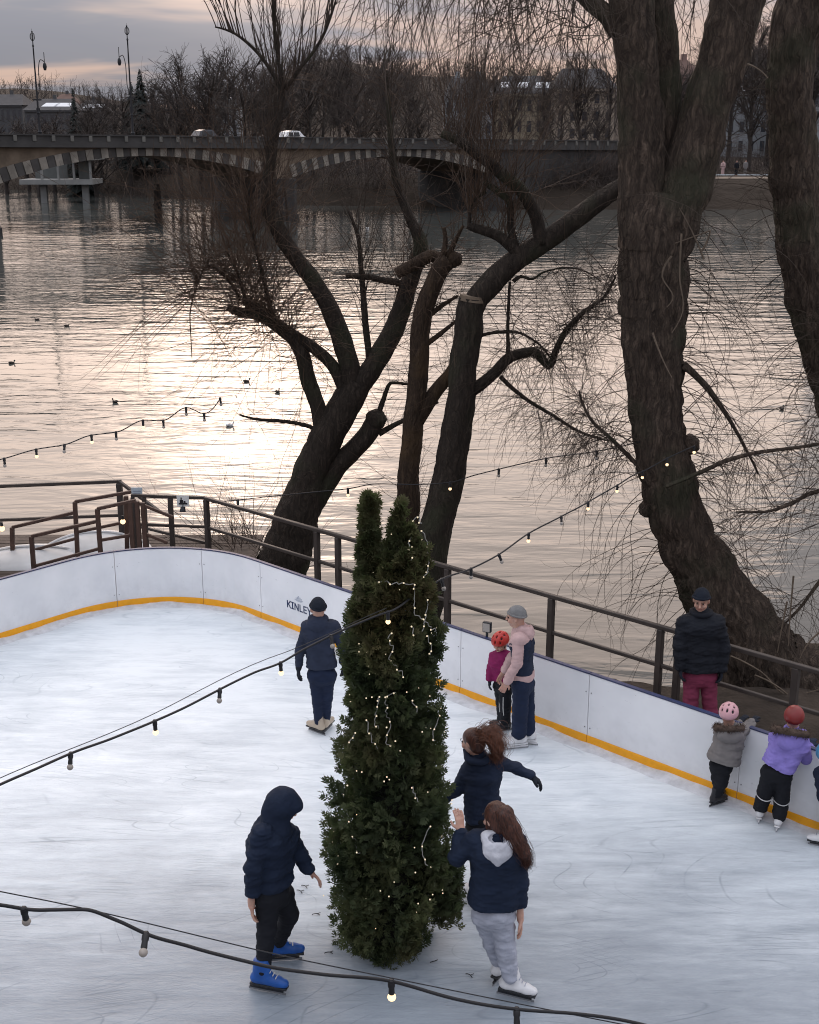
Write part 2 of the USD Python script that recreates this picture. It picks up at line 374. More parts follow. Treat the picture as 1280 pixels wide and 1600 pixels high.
M['bolt'] = mat('zinc_bolt', (0.22, 0.22, 0.23), 0.4, 0.2, metal=0.6)
M['print'] = mat('navy_print', (0.012, 0.022, 0.07), 0.5, 0.1)
M['print_grey'] = mat('grey_print', (0.30, 0.34, 0.42), 0.5, 0.1)
BH = 0.83
boards = thing('rink_boards', 'white rink boards with an orange kick strip curving round the ice', 'rink barrier', (CORNER[0], CORNER[1], 0))
def sweep_edge(s0, s1, prof, n=None):
    """prof: (outward offset, z) loop, swept along the edge from s0 to s1, ends closed."""
    n = n or max(2, int((s1 - s0) / 0.15) + 1)
    s = np.linspace(s0, s1, n); p, t, o = edge_at(s)
    prof = np.array(prof); k = len(prof)
    v = np.zeros((n, k, 3))
    for j, (a, z) in enumerate(prof):
        v[:, j, :2] = p + o * a; v[:, j, 2] = z
    i, j = np.meshgrid(np.arange(n - 1), np.arange(k), indexing='ij')
    q = np.stack([i * k + j, (i + 1) * k + j, (i + 1) * k + (j + 1) % k, i * k + (j + 1) % k], -1).reshape(-1, 4)
    f = [q[:, [0, 1, 2]], q[:, [0, 2, 3]]]
    for e, base in ((0, 0), (1, (n - 1) * k)):
        tri = np.array([[base, base + a, base + a + 1] for a in range(1, k - 1)])
        f.append(tri if e == 0 else tri[:, ::-1])
    return v.reshape(-1, 3), np.vstack(f)
s_ref = edge_s((3.39, 11.55))
seams = [s_ref + 1.84 * k for k in (4, 3, 2, 1, 0, -1, -2, -3)]
s_arc = [edge_s((-2.04, 16.57)), edge_s((-2.91, 17.25)), edge_s((-4.16, 17.12))]
seams = sorted([x for x in seams] + s_arc + [s_arc[2] - 1.84 * k for k in (1, 2, 3, 4)])
seams = [s for i, s in enumerate(seams) if i == 0 or s - seams[i - 1] > 0.35]
for a, b in zip(seams[:-1], seams[1:]):
    g = 0.004
    pan = part(boards, 'panel', sweep_edge(a + g, b - g, [(0, 0.004), (0, BH - 0.006), (0.006, BH), (0.045, BH), (0.05, BH - 0.006), (0.05, 0.004)]), M['board'])
    part(pan, 'kick_strip', sweep_edge(a + g, b - g, [(-0.012, 0.0), (-0.012, 0.10), (-0.007, 0.108), (-0.001, 0.108), (-0.001, 0.0)]), M['kick'])
    part(pan, 'cap_rail', sweep_edge(a + g, b - g, [(-0.004, BH + 0.001), (-0.004, BH + 0.010), (0.002, BH + 0.014), (0.048, BH + 0.014), (0.054, BH + 0.010), (0.054, BH + 0.001)]), M['cap'])
    for sgn, e in ((1, a), (-1, b)):
        for z in (0.20, 0.62):
            pp, tt, oo = edge_at(np.array(e + sgn * 0.035))
            m = trimesh.creation.cylinder(0.006, 0.006, sections=8)
            m.apply_transform(trimesh.geometry.align_vectors([0, 0, 1], [oo[0], oo[1], 0])); m.apply_translation([pp[0] - oo[0] * 0.004, pp[1] - oo[1] * 0.004, z])
            part(pan, 'bolt', m, M['bolt'])
    if a < edge_s((-1.55, 16.1)) < b:
        logo_panel = pan
# lettering on the panel
def on_board(px, py):
    """Where the view through (px, py) meets the river-side board."""
    d = ray(px, py); n = -L_DIR
    k = (np.dot(CORNER, n)) / (d[0] * n[0] + d[1] * n[1])
    return np.array([0, 0, EYE]) + d * k
def board_text(m, at, depth_out=0.003):
    """Mesh drawn in xy, put on the river-side board reading along it."""
    v, f, _ = meshkit.arrays(m)
    u = np.array([R_DIR[0], R_DIR[1], 0]); n = np.array([L_DIR[0], L_DIR[1], 0])
    w = v[:, :1] * u + v[:, 1:2] * np.array([0, 0, 1.0]) + (v[:, 2:3] + 0.0005) * n + at
    return w, f
at = on_board(448, 948)
tm = meshkit.text_mesh('KINLEY', 0.098, 0.002, bold=True)
part(logo_panel, 'lettering', board_text(tm, at), M['print'], label='navy capital lettering on the white panel')
em = MB()
for dx, hh in ((-0.05, 0.018), (-0.025, 0.034), (0.0, 0.05), (0.025, 0.034), (0.05, 0.018)):
    em.box((dx, hh / 2, 0.001), (0.012, hh, 0.002))
em.box((0, -0.012, 0.001), (0.16, 0.008, 0.002)); em.box((0, -0.026, 0.001), (0.11, 0.006, 0.002))
at2 = on_board(467, 938)
part(logo_panel, 'emblem', board_text(em.get(), at2 + np.array([0, 0, 0.01])), M['print_grey'], label='small grey crown emblem above the lettering')

# ------------------------------------------------------------------ near bank, river bed, water, far bank, hills
M['soil'] = mat('dark_soil', (0.055, 0.042, 0.033), 0.95, 0.5, 2.2, 0.05, 5.0, 0.2, space='world')
xs = np.concatenate([np.linspace(-60, -9, 25), np.linspace(-8.8, 10, 120), np.linspace(10.3, 70, 30)])
ys = np.concatenate([np.linspace(-60, 4, 20), np.linspace(4.3, 26, 130), np.linspace(26.5, 60, 12)])
X, Y = np.meshgrid(xs, ys, indexing='ij')
sd, a_, b_ = corner_sd(X, Y)
nz = meshkit.fbm(np.stack([X * 0.9, Y * 0.9, X * 0], -1), 4, 3) - 0.5
fine = meshkit.fbm(np.stack([X * 3.5, Y * 3.5, X * 0], -1), 3, 8) - 0.5
def sstep(x, a, b):
    t = np.clip((x - a) / (b - a), 0, 1)
    return t * t * (3 - 2 * t)
bank_edge = 1.30 + 0.5 * nz + 1.7 * np.exp(-(((X - 5.2) / 2.2) ** 2 + ((Y - 14.4) / 2.4) ** 2)) + 1.0 * np.exp(-(((X + 2.3) / 1.0) ** 2 + ((Y - 19.9) / 1.2) ** 2)) + 0.8 * np.exp(-(((X - 0.4) / 1.0) ** 2 + ((Y - 18.4) / 1.2) ** 2))
Z = -0.045 - 2.9 * sstep(sd, bank_edge, bank_edge + 1.9) + (0.10 * nz + 0.05 * fine) * sstep(sd, 0.5, 1.2)
Z = np.where(sd < 0.3, -0.06, Z)
struct('riverbank', (np.stack([X, Y, Z], -1).reshape(-1, 3), grid(len(xs), len(ys))), M['soil'], smooth=True)

WATER = -1.8
wn = {
    'g': ('geometry', {}), 'm1': ('mapping', {'scale': (0.30, 1.0, 1.0), 'rotation': (0, 0, 0.08)}), 'm2': ('mapping', {'scale': (0.42, 1.0, 1.0), 'rotation': (0, 0, -0.12)}),
    'm3': ('mapping', {'scale': (0.06, 0.10, 1.0)}),
    'n1': ('noise_texture', {'scale': 1.15, 'detail': 3.0, 'roughness': 0.5, 'distortion': 0.5}),
    'n2': ('noise_texture', {'scale': 4.2, 'detail': 3.0, 'roughness': 0.5}),
    'n3': ('noise_texture', {'scale': 1.0, 'detail': 2.0}),
    'amp': ('map_range', {'from_min': 0.35, 'from_max': 0.65, 'to_min': 0.45, 'to_max': 1.1, 'clamp': True}),
    'h': ('math', {'math_type': 'multiply_add', 'value2': 0.15}),
    'ha': ('math', {'math_type': 'multiply'}),
    'b': ('bump', {'strength': 1.0, 'distance': 0.07}),
    'p': ('principled_bsdf', {'base_color': (0.028, 0.030, 0.028), 'roughness': 0.035, 'ior': 1.333, 'specular_ior_level': 0.5}),
}
wl = [('g.position', 'm1.vector'), ('g.position', 'm2.vector'), ('g.position', 'm3.vector'), ('m1.vector', 'n1.vector'), ('m2.vector', 'n2.vector'), ('m3.vector', 'n3.vector'),
      ('n3.fac', 'amp.value'), ('n2.fac', 'h.value1'), ('n1.fac', 'h.value3'), ('h.value', 'ha.value1'), ('amp.result', 'ha.value2'), ('ha.value', 'b.height'), ('b.normal', 'p.normal')]
M['water'] = usdkit.material(stage, L + 'river_water', wn, wl, surface='p.BSDF')
wm = MB(); wm.add([[-1500, -200, WATER], [1500, -200, WATER], [1500, 420, WATER], [-1500, 420, WATER]], [[0, 1, 2, 3]])
struct('river_water', wm, M['water'])

# far bank and hills as one terrain sheet out to the horizon
M['far_land'] = mat('far_wooded_land', (0.042, 0.033, 0.026), 1.0, 0.45, 0.06, 0.8, 0.25, 0.1, space='world')
xs = np.linspace(-900, 900, 181); ys = np.concatenate([np.linspace(125, 230, 36), np.linspace(235, 2600, 120)])
X, Y = np.meshgrid(xs, ys, indexing='ij')
shore = 146 - 7 * sstep(X, 2, 10) + 5 * (meshkit.fbm(np.stack([X * 0.03, X * 0, X * 0], -1), 3, 2) - 0.5) + np.where(X < -10, np.clip((-10 - X) * 0.9, 0, 40), 0)
Z = -4 + 5.1 * sstep(Y, shore - 6, shore + 8)
azx = X / Y                                                      # where it stands across the view
hill_l = 24 * np.exp(-((azx + 0.30) / 0.13) ** 2) * sstep(Y, 420, 900)
hill_c = 20 * np.exp(-((azx - 0.03) / 0.14) ** 2) * sstep(Y, 260, 620)
hill_r = 105 * np.exp(-((azx - 0.42) / 0.16) ** 2) * sstep(Y, 260, 900)
mound = 14 * np.exp(-((azx + 0.07) / 0.05) ** 2) * sstep(Y, 300, 560)
Z = Z + (hill_l + hill_c + hill_r + mound) * 1.25 + 14 * sstep(Y, 900, 2400) + (meshkit.fbm(np.stack([X * 0.012, Y * 0.012, X * 0], -1), 4, 6) - 0.5) * 9 * sstep(Y, 230, 500)
TERR = (xs, ys, Z)
from scipy.interpolate import RegularGridInterpolator
terr = RegularGridInterpolator((xs, ys), Z, bounds_error=False, fill_value=0)
struct('far_bank_hills', (np.stack([X, Y, Z], -1).reshape(-1, 3), grid(len(xs), len(ys))), M['far_land'], smooth=True)
bed = MB(); bed.add([[-6000, -2000, -9], [6000, -2000, -9], [6000, 9000, -9], [-6000, 9000, -9]], [[0, 1, 2, 3]])
struct('ground', bed, M['soil'])
# ------------------------------------------------------------------ the stone bridge
M['stone_light'] = mat('pale_voussoir_stone', (0.25, 0.225, 0.19), 0.85, 0.4, 1.2, 0.01, 9)
M['stone_dark'] = mat('sooty_voussoir_stone', (0.065, 0.06, 0.056), 0.85, 0.4, 1.2, 0.01, 9)
M['spandrel'] = mat('brown_spandrel_stone', (0.185, 0.14, 0.10), 0.9, 0.45, 0.7, 0.015, 6)
M['pier'] = mat('dark_pier_stone', (0.05, 0.048, 0.047), 0.85, 0.45, 0.8, 0.02, 5)
M['parapet'] = mat('dark_parapet_stone', (0.055, 0.052, 0.05), 0.85, 0.35, 0.8)
M['parapet_post'] = mat('parapet_post_stone', (0.15, 0.145, 0.13), 0.85, 0.35, 0.8)
M['asphalt'] = mat('asphalt', (0.05, 0.05, 0.052), 0.9, 0.3, 2)
BP = np.array([-33.4, 106.5]); BD = np.array([30.6, 23.5]); BD /= np.linalg.norm(BD); BN = np.array([-BD[1], BD[0]])
def bz(s): return 5.24 - 0.013 * s                    # top of the road slab, falling to the right
def bpt(s, dep, z):
    q = BP + BD * s + BN * dep
    return np.array([q[0], q[1], z])
bax = np.array([[BD[0], BD[1], 0], [BN[0], BN[1], 0], [0, 0, 1.0]])
bridge = thing('stone_bridge', 'old stone bridge with striped arch stones crossing the river', 'bridge', bpt(12, 5, 0))
DEPTH = 11.0
spans = [(-27.0, -2.2), (0.0, 26.1), (28.3, 52.0)]
def arch_z(s, a, b, sp=2.1, cr=None):
    cr = bz((a + b) / 2) - 0.85 if cr is None else cr
    h = cr - sp; w = (b - a) / 2; R = (w * w + h * h) / (2 * h); m = (a + b) / 2
    return cr - R + np.sqrt(np.maximum(R * R - (s - m) ** 2, 0)), (m, cr - R, R)
def prism(pts2, d0, d1):
    """Closed polygon in (s, z), convex or star-shaped about its mean, extruded across the bridge."""
    from shapely.geometry import Polygon
    m = trimesh.creation.extrude_polygon(Polygon(pts2), d1 - d0, engine='earcut')
    v = np.array(m.vertices)
    return np.array([bpt(s, d0 + d, z) for s, z, d in v]), np.array(m.faces)[:, ::-1]
sparts = []
for (a, b) in spans:
    s = np.linspace(a, b, 40); z, (m, zc, R) = arch_z(s, a, b)
    body = list(zip(s, z + 0.02)) + [(b, bz(b) - 0.20), (a, bz(a) - 0.20)]
    part(bridge, 'spandrel', prism(body, 0.12, DEPTH - 0.12), M['spandrel'])
    th = math.asin(((b - a) / 2) / R); n = 39 if b - a > 20 else 33
    for i in range(n):
        t0, t1 = -th + 2 * th * i / n + 0.0007, -th + 2 * th * (i + 1) / n - 0.0007
        tm_ = abs((t0 + t1) / 2) / th
        rr = R + 0.78 + 0.34 * tm_ ** 2
        q = [(m + R * math.sin(t0), zc + R * math.cos(t0) - 0.02), (m + R * math.sin(t1), zc + R * math.cos(t1) - 0.02), (m + rr * math.sin(t1), zc + rr * math.cos(t1)), (m + rr * math.sin(t0), zc + rr * math.cos(t0))]
        q = [(x, min(y, bz(x) - 0.21)) for x, y in q]
        pr = 0.0 if i % 2 else -0.05
        part(bridge, 'arch_stone', prism(q, pr + rng.uniform(-.012, .012), 0.5), M['stone_light'] if i % 2 == 0 else M['stone_dark'])
for c in (-1.1, 27.2, 53.1):
    pm = MB()
    nose = [(-1.1, 0.0), (-1.1, DEPTH), (-0.6, DEPTH + 1.0), (0.6, DEPTH + 1.0), (1.1, DEPTH), (1.1, 0.0), (0.7, -1.3), (0.0, -2.0), (-0.7, -1.3)]
    for (z0, z1, k) in ((-4, -1.2, 1.12), (-1.2, 2.0, 1.0)):
        lo = np.array([bpt(c + x * k, y if y > 0 else y * k, z0) for x, y in nose]); hi = np.array([bpt(c + x * k, y if y > 0 else y * k, z1) for x, y in nose])
        n = len(nose); k_ = np.arange(n)
        f = np.vstack([np.stack([k_, k_ + n, (k_ + 1) % n + n], 1), np.stack([k_, (k_ + 1) % n + n, (k_ + 1) % n], 1), np.array([[n, n + i + 1, n + i] for i in range(1, n - 1)]), np.array([[0, i, i + 1] for i in range(1, n - 1)])])
        pm.add(np.vstack([lo, hi]), f)
    part(bridge, 'pier', pm, M['pier'])
    part(bridge, 'spandrel', prism([(c - 1.11, 2.0), (c + 1.11, 2.0), (c + 1.11, bz(c + 1.1) - .2), (c - 1.11, bz(c - 1.1) - .2)], 0.1, DEPTH - 0.1), M['spandrel'])
SA, SB = -27.0, 74.0
sl = MB()
sl.add(*prism([(SA, bz(SA) - 0.19), (SB, bz(SB) - 0.19), (SB, bz(SB)), (SA, bz(SA))], -0.30, DEPTH + 0.3))
part(bridge, 'road_slab', sl, M['parapet'])
ab = MB(); ab.add(*prism([(54.2, -3), (74, -3), (74, bz(74) - .2), (54.2, bz(54.2) - .2)], 0.05, DEPTH - .05))
part(bridge, 'abutment', ab, M['pier'])
for d in (-0.22, DEPTH + 0.02):
    w = MB(); w.add(*prism([(SA, bz(SA) + .001), (SB, bz(SB) + .001), (SB, bz(SB) + 0.28), (SA, bz(SA) + 0.28)], d, d + 0.2)); part(bridge, 'parapet_plinth', w, M['parapet'])
    w = MB(); w.add(*prism([(SA, bz(SA) + .74), (SB, bz(SB) + .74), (SB, bz(SB) + .86), (SA, bz(SA) + .86)], d - 0.02, d + 0.22)); part(bridge, 'parapet_rail', w, M['parapet'])
    w = MB(); w.add(*prism([(SA, bz(SA) + .281), (SB, bz(SB) + .281), (SB, bz(SB) + 0.739), (SA, bz(SA) + 0.739)], d + 0.07, d + 0.13)); part(bridge, 'parapet_panel', w, M['parapet'])
    if d < 0:
        for k, s in enumerate(np.arange(-3.0, 73, 1.62)):
            part(bridge, 'parapet_post', MB().box(bpt(s, d + 0.09, bz(s) + 0.51), (0.30, 0.26, 0.455), bax, 0.02), M['parapet_post'])
struct('bridge_road', (lambda q: (q[0], q[1]))(prism([(SA, bz(SA) + .004), (SB, bz(SB) + .004), (SB, bz(SB) + .012), (SA, bz(SA) + .012)], 0.0, DEPTH)), M['asphalt'])

def lamp_post(px, dep, side, label, h):
    s = None
    # where the view through column px crosses the bridge at that depth
    for s_ in np.linspace(-6, 30, 3000):
        q = bpt(s_, dep, 5)
        f = q[1] * _c - (5 - EYE) * _s
        if 640 + FPX * q[0] / f > px:
            s = s_; break
    b = bpt(s, dep, bz(s) + 0.013)
    t = thing('street_lamp', label, 'street lamp', b, group=None)
    prof = [(0.0, .0), (.24, .0), (.24, .25), (.17, .35), (.15, .9), (.19, 1.0), (.11, 1.15), (.095, 2.4), (.14, 2.5), (.08, 2.65), (.055, h - 1.2), (.1, h - 1.15), (.045, h - 1.0), (.04, h - .75), (0, h - .74)]
    m = trimesh.creation.revolve(np.array(prof), sections=12); m.apply_translation(b)
    part(t, 'post', m, M['black_metal'], smooth=40)
    crown = MB()
    for k in range(6):
        an = k * math.pi / 3
        c = [b + np.array([math.cos(an) * r, math.sin(an) * r, z]) for r, z in ((.05, h - .75), (.19, h - .5), (.17, h - .28), (.03, h - .12))]
        crown.tube(spline(c, n=8), 0.02, 5)
    crown.tube([b + [0, 0, h - .76], b + [0, 0, h + .18]], [0.03, 0.012], 6)
    mm = trimesh.creation.icosphere(1, 0.07); mm.apply_translation(b + [0, 0, h - .05]); crown.mesh(mm)
    part(t, 'finial', crown, M['black_metal'])
    bx = np.array([BD[0], BD[1], 0]) * side
    arm = [b + [0, 0, h * .42], b + bx * .28 + [0, 0, h * .52], b + bx * .30 + [0, 0, h * .66], b + bx * .55 + [0, 0, h * .755], b + bx * .86 + [0, 0, h * .735]]
    part(t, 'arm', MB().tube(spline(arm, n=20), 0.035, 6).tube(spline([b + bx * .86 + [0, 0, h * .70], b + bx * .86 + [0, 0, h * .82]], n=3), 0.03, 6), M['black_metal'])
    lan = trimesh.creation.revolve(np.array([(0, 0), (.10, .02), (.17, .28), (.13, .52), (.05, .62), (0, .66)]), sections=10)
    lan.apply_translation(b + bx * .86 + [0, 0, h * .735 - .66])
    part(t, 'lantern', lan, M['black_metal'], smooth=40)
    part(t, 'bracket', MB().box(b + [0, 0, h * .40], (.7, .06, .12), bax).box(b + [0, 0, h * .30], (.3, .06, .5), bax), M['black_metal'])
lamp_post(64, 0.9, 1, 'tall dark street lamp on the bridge, lantern arm to the right', 8.8)
lamp_post(209, 0.9, -1, 'tall dark street lamp on the bridge, lantern arm to the left', 9.7)

def car(px, dep, length, label, paint, rz=0):
    for s in np.linspace(-6, 50, 4000):
        q = bpt(s, dep, 5); f = q[1] * _c - (5 - EYE) * _s
        if 640 + FPX * q[0] / f > px: break
    b = bpt(s, dep, bz(s) + 0.012)
    t = thing('parked_car', label, 'car', b)
    def pt(x, y, z): return b + np.array([BD[0], BD[1], 0]) * x + np.array([BN[0], BN[1], 0]) * y + [0, 0, z * .84]
    Ln = length / 2
    sec = [(-Ln, .45, .55, .62), (-Ln * .97, .35, .95, .74), (-Ln * .75, .3, 1.05, .80), (-Ln * .55, .3, 1.55, .76), (-Ln * .2, .28, 1.68, .74), (Ln * .35, .28, 1.64, .74), (Ln * .62, .28, 1.08, .78), (Ln * .92, .32, .9, .76), (Ln, .42, .6, .66)]
    m = trimesh.convex.convex_hull
    body = MB(); vs = []
    for x, z0, z1, w in sec:
        zz = min(z1, 0.98)
        vs.append([pt(x, -w, z0), pt(x, -w * 1.02, (z0 + zz) / 2), pt(x, -w, zz), pt(x, -w * (.82 if z1 > 1.1 else .97), z1), pt(x, w * (.82 if z1 > 1.1 else .97), z1), pt(x, w, zz), pt(x, w * 1.02, (z0 + zz) / 2), pt(x, w, z0)])
    V = np.array(vs).reshape(-1, 3); n = 8; i, j = np.meshgrid(np.arange(len(sec) - 1), np.arange(n), indexing='ij')
    body.add(V, np.stack([i * n + j, (i + 1) * n + j, (i + 1) * n + (j + 1) % n, i * n + (j + 1) % n], -1).reshape(-1, 4))
    for e in (0, len(sec) - 1):
        body.add(V[e * n:(e + 1) * n], [[0, k, k + 1] for k in range(1, n - 1)])
    part(t, 'body', body, paint, smooth=35)
    for sy in (-1, 1):
        for x0, x1 in ((-.50, -.16), (-.12, .30)):
            part(t, 'window', MB().add([pt(Ln * x0, sy * .785, 1.06), pt(Ln * x1, sy * .785, 1.06), pt(Ln * (x1 - .02), sy * .645, 1.52), pt(Ln * (x0 + .03), sy * .645, 1.48)], [[0, 1, 2, 3]]), M['black_rubber'])
        for x in (-.62, .62):
            w = trimesh.creation.cylinder(.31, .2, sections=16); w.apply_transform(trimesh.geometry.align_vectors([0, 0, 1], [BN[0], BN[1], 0])); w.apply_translation(pt(Ln * x, sy * .68, .37))
            part(t, 'wheel', w, M['black_rubber'])
        part(t, 'headlight', MB().box(pt(-Ln * .985, sy * .5, .68), (.06, .22, .12), bax), M['bulb_off'])
    part(t, 'windscreen', MB().add([pt(Ln * .615, -.66, 1.10), pt(Ln * .615, .66, 1.10), pt(Ln * .37, .58, 1.63), pt(Ln * .37, -.58, 1.63)], [[0, 1, 2, 3]]), M['black_rubber'])
M['car_white'] = mat('white_car_paint', (0.72, 0.72, 0.72), 0.25, 0.05)
M['car_grey'] = mat('silver_car_paint', (0.07, 0.072, 0.08), 0.3, 0.05, metal=0.3)
car(456, 2.6, 3.0, 'small white car crossing the bridge behind the thin upright branches', M['car_white'])
car(321, 5.5, 2.8, 'dark grey car crossing the bridge, left of the white one', M['car_grey'])

# timber piles in the river below the first arch
M['timber'] = mat('wet_timber', (0.035, 0.03, 0.027), 0.8, 0.4, 4, 0.01, 20)
b = on_z(248, 346, WATER)
t = thing('mooring_piles', 'dark timber piles standing in the water under the first arch', 'mooring piles', b)
for dx, dy, h in ((-.22, 0, 2.9), (.2, .1, 3.4), (.0, .45, 3.1)):
    part(t, 'pile', MB().tube([b + [dx, dy, -1.5], b + [dx * .6, dy * .6, h]], [.2, .17], 9), M['timber'])
part(t, 'cross_beam', MB().box(b + [0, -.02, 1.5], (.85, .14, .2)), M['timber'])
# landing stage beyond the arch
M['pale_concrete'] = mat('pale_concrete', (0.22, 0.22, 0.21), 0.85, 0.25, 0.8)
M['dull_panel'] = mat('dull_green_panel', (0.10, 0.105, 0.10), 0.8, 0.3, 0.6)
p0 = at_y(34, 284, 152)
t = thing('landing_stage', 'pale landing stage with slim columns and a flat roof seen through the first arch', 'landing stage', p0)
def lb(x0, x1, y0, y1, z0, z1): return MB().box((p0[0] + (x0 + x1) / 2, p0[1] + (y0 + y1) / 2, (z0 + z1) / 2), (x1 - x0, y1 - y0, z1 - z0), None, 0.01)
part(t, 'deck', lb(0, 8.4, -1, 4, 0.30, 0.85), M['pale_concrete'])
for x in (2.5, 4.4, 6.2, 8.1):
    part(t, 'column', lb(x - .12, x + .12, -.6, -.3, 0.851, 3.0), M['pale_concrete'])
part(t, 'wall', lb(6.5, 7.9, 0.5, 0.7, 0.851, 3.0), M['dull_panel'])
part(t, 'wall', lb(0.8, 4.6, 2.9, 3.1, 0.851, 2.8), M['dull_panel'])
part(t, 'roof', lb(5.2, 8.8, -1, 4, 3.001, 3.35), M['pale_concrete'])
for x in (2.4, 7.2):
    part(t, 'pile', lb(x - .35, x + .35, 0, .6, -3.5, 0.299), M['pale_concrete'])

# ------------------------------------------------------------------ far buildings
def ground_z(x, y): return float(terr((x, y)))
M['roof_slate'] = mat('slate_roof', (0.055, 0.055, 0.06), 0.8, 0.3, 0.5, spec=0.3)
M['roof_red'] = mat('weathered_red_roof', (0.11, 0.062, 0.05), 0.85, 0.3, 0.5)
M['roof_snow'] = mat('snow_patch', (0.7, 0.72, 0.75), 0.8, 0.1)
M['wall_a'] = mat('bluish_plaster', (0.24, 0.25, 0.26), 0.9, 0.25, 0.3)
M['wall_b'] = mat('ochre_plaster', (0.30, 0.25, 0.18), 0.9, 0.25, 0.3)
M['wall_c'] = mat('beige_plaster', (0.33, 0.27, 0.21), 0.9, 0.25, 0.3)
M['wall_d'] = mat('pink_plaster', (0.26, 0.17, 0.15), 0.9, 0.25, 0.3)
M['far_wall'] = mat('grey_far_wall', (0.085, 0.085, 0.088), 0.9, 0.25, 0.3)
M['far_glass'] = mat('dark_far_window', (0.03, 0.033, 0.04), 0.15, 0.2, spec=0.6)
def house(x0p, x1p, eave_y, Y, depth, rise, wall, roofm, label, floors, cols, snow=(), base=None, name='town_house', chimneys=2):
    a, b = at_y(x0p, eave_y, Y), at_y(x1p, eave_y, Y)
    x0, x1, ze = a[0], b[0], a[2]
    z0 = (ground_z((x0 + x1) / 2, Y) if base is None else base) - 1.5
    c = np.array([(x0 + x1) / 2, Y + depth / 2, z0])
    t = thing(name, label, 'building', c)
    part(t, 'wall', MB().box((c[0], c[1], (z0 + ze) / 2), (x1 - x0, depth, ze - z0)), wall)
    e = 0.5
    rv = [[x0 - e, Y - e, ze + .003], [x1 + e, Y - e, ze + .003], [x1 + e, Y + depth + e, ze + .003], [x0 - e, Y + depth + e, ze + .003], [x0 + rise * .5, Y + depth / 2, ze + rise], [x1 - rise * .5, Y + depth / 2, ze + rise]]
    rf = part(t, 'roof', MB().add(rv, [[0, 1, 5], [0, 5, 4], [1, 2, 5], [2, 3, 4], [2, 4, 5], [3, 0, 4], [0, 3, 2], [0, 2, 1]]), roofm)
    for k in range(chimneys):
        xx = x0 + (x1 - x0) * (k + .7) / (chimneys + .4)
        part(rf, 'chimney', MB().box((xx, Y + depth * .5 + .8, ze + rise * .9), (1.0, .8, rise * .9)), wall)
    for (u, w) in snow:
        xx = x0 + (x1 - x0) * u
        s0, s1 = .30, .62
        q = lambda xx_, s: [xx_, Y - e + (depth / 2 + e) * s, ze + .06 + rise * s]
        part(rf, 'snow_patch', MB().add([q(xx, s0), q(xx + w, s0), q(xx + w * 1.15, s1), q(xx + w * .2, s1)], [[0, 1, 2, 3]]), M['roof_snow'], smooth=False)
    fl = (ze - z0 - 2.0) / floors; cw = (x1 - x0) / cols
    for i in range(floors):
        for j in range(cols):
            zc, xc = z0 + 1.6 + fl * (i + .55), x0 + cw * (j + .5)
            w_ = part(t, 'window', MB().box((xc, Y - .03, zc), (cw * .50, .08, fl * .62)), wall)
            part(w_, 'pane', MB().box((xc, Y - .075, zc), (cw * .40, .02, fl * .54)), M['far_glass'])
    part(t, 'cornice', MB().box((c[0], Y - .22, ze - .25), (x1 - x0, .4, .35)), wall)
house(694, 772, 150, 235, 12, 3.2, M['wall_a'], M['roof_slate'], 'bluish plaster town house farthest left in the row behind the far trees', 3, 5)
house(775, 866, 146, 238, 12, 3.2, M['wall_b'], M['roof_slate'], 'ochre town house with snow patches on its dark roof', 3, 6, snow=((.08, 1.5), (.34, 2.2), (.68, 2.6)))
house(868, 962, 138, 232, 12, 3.5, M['wall_c'], M['roof_slate'], 'beige town house left of the big right trunk', 4, 5)
house(1036, 1094, 118, 250, 10, 3.0, M['wall_d'], M['roof_red'], 'pinkish house with red roof between the stems of the big willow', 4, 4)
house(1120, 1205, 150, 255, 12, 3.0, M['wall_a'], M['roof_slate'], 'grey house behind trees between the two right trunks', 3, 5, snow=((.2, 1.6), (.5, 1.4)))
house(1235, 1320, 140, 245, 12, 3.0, M['wall_a'], M['roof_slate'], 'grey house at the right edge beyond the rightmost trunk', 4, 5, snow=((.1, 2.0),))
for (x0, x1, y, Y, lab, sn) in ((-20, 34, 158, 420, 'long hall with a pale slate roof at the left end of the far hill', ()), (38, 112, 166, 400, 'low building with two snow patches on its roof by the left lamp', ((.32, 4.5), (.58, 5.0))),
                            (116, 158, 168, 415, 'low building with bright roof patches left of the second lamp', ((.25, 3.6), (.55, 3.6))), (80, 112, 156, 470, 'far house with a reddish ridge on the left hill', ())):
    house(x0, x1, y + 6, Y, 16, 3.4, M['far_wall'], M['roof_slate'] if 'reddish' not in lab else M['roof_red'], lab, 2, 6, snow=sn, chimneys=1, name='hill_house')
house(335, 372, 162, 330, 8, 2.5, M['wall_a'], M['roof_slate'], 'small house with a snowy roof among the trees behind the bridge', 2, 3, snow=((.15, 1.2), (.5, 1.5)), chimneys=1, name='hill_house')

# low white barrier and people on the far bank
M['pale_barrier'] = mat('pale_blue_barrier', (0.52, 0.56, 0.58), 0.6, 0.12, 1)
a, b = at_y(1100, 283, 158), at_y(1215, 283, 158)
zb = a[2]
t = thing('barrier', 'low pale barrier on the far bank between the two right trunks', 'barrier', (a + b) / 2)
n = 7
for i in range(n):
    x0, x1 = a[0] + (b[0] - a[0]) * i / n, a[0] + (b[0] - a[0]) * (i + 1) / n
    part(t, 'panel', MB().box(((x0 + x1) / 2, 158, zb + .42), (x1 - x0 - .06, .06, .8)), M['pale_barrier'])
    part(t, 'post', MB().box((x0, 158.1, zb + .3), (.08, .08, 1.3)), M['steel'])
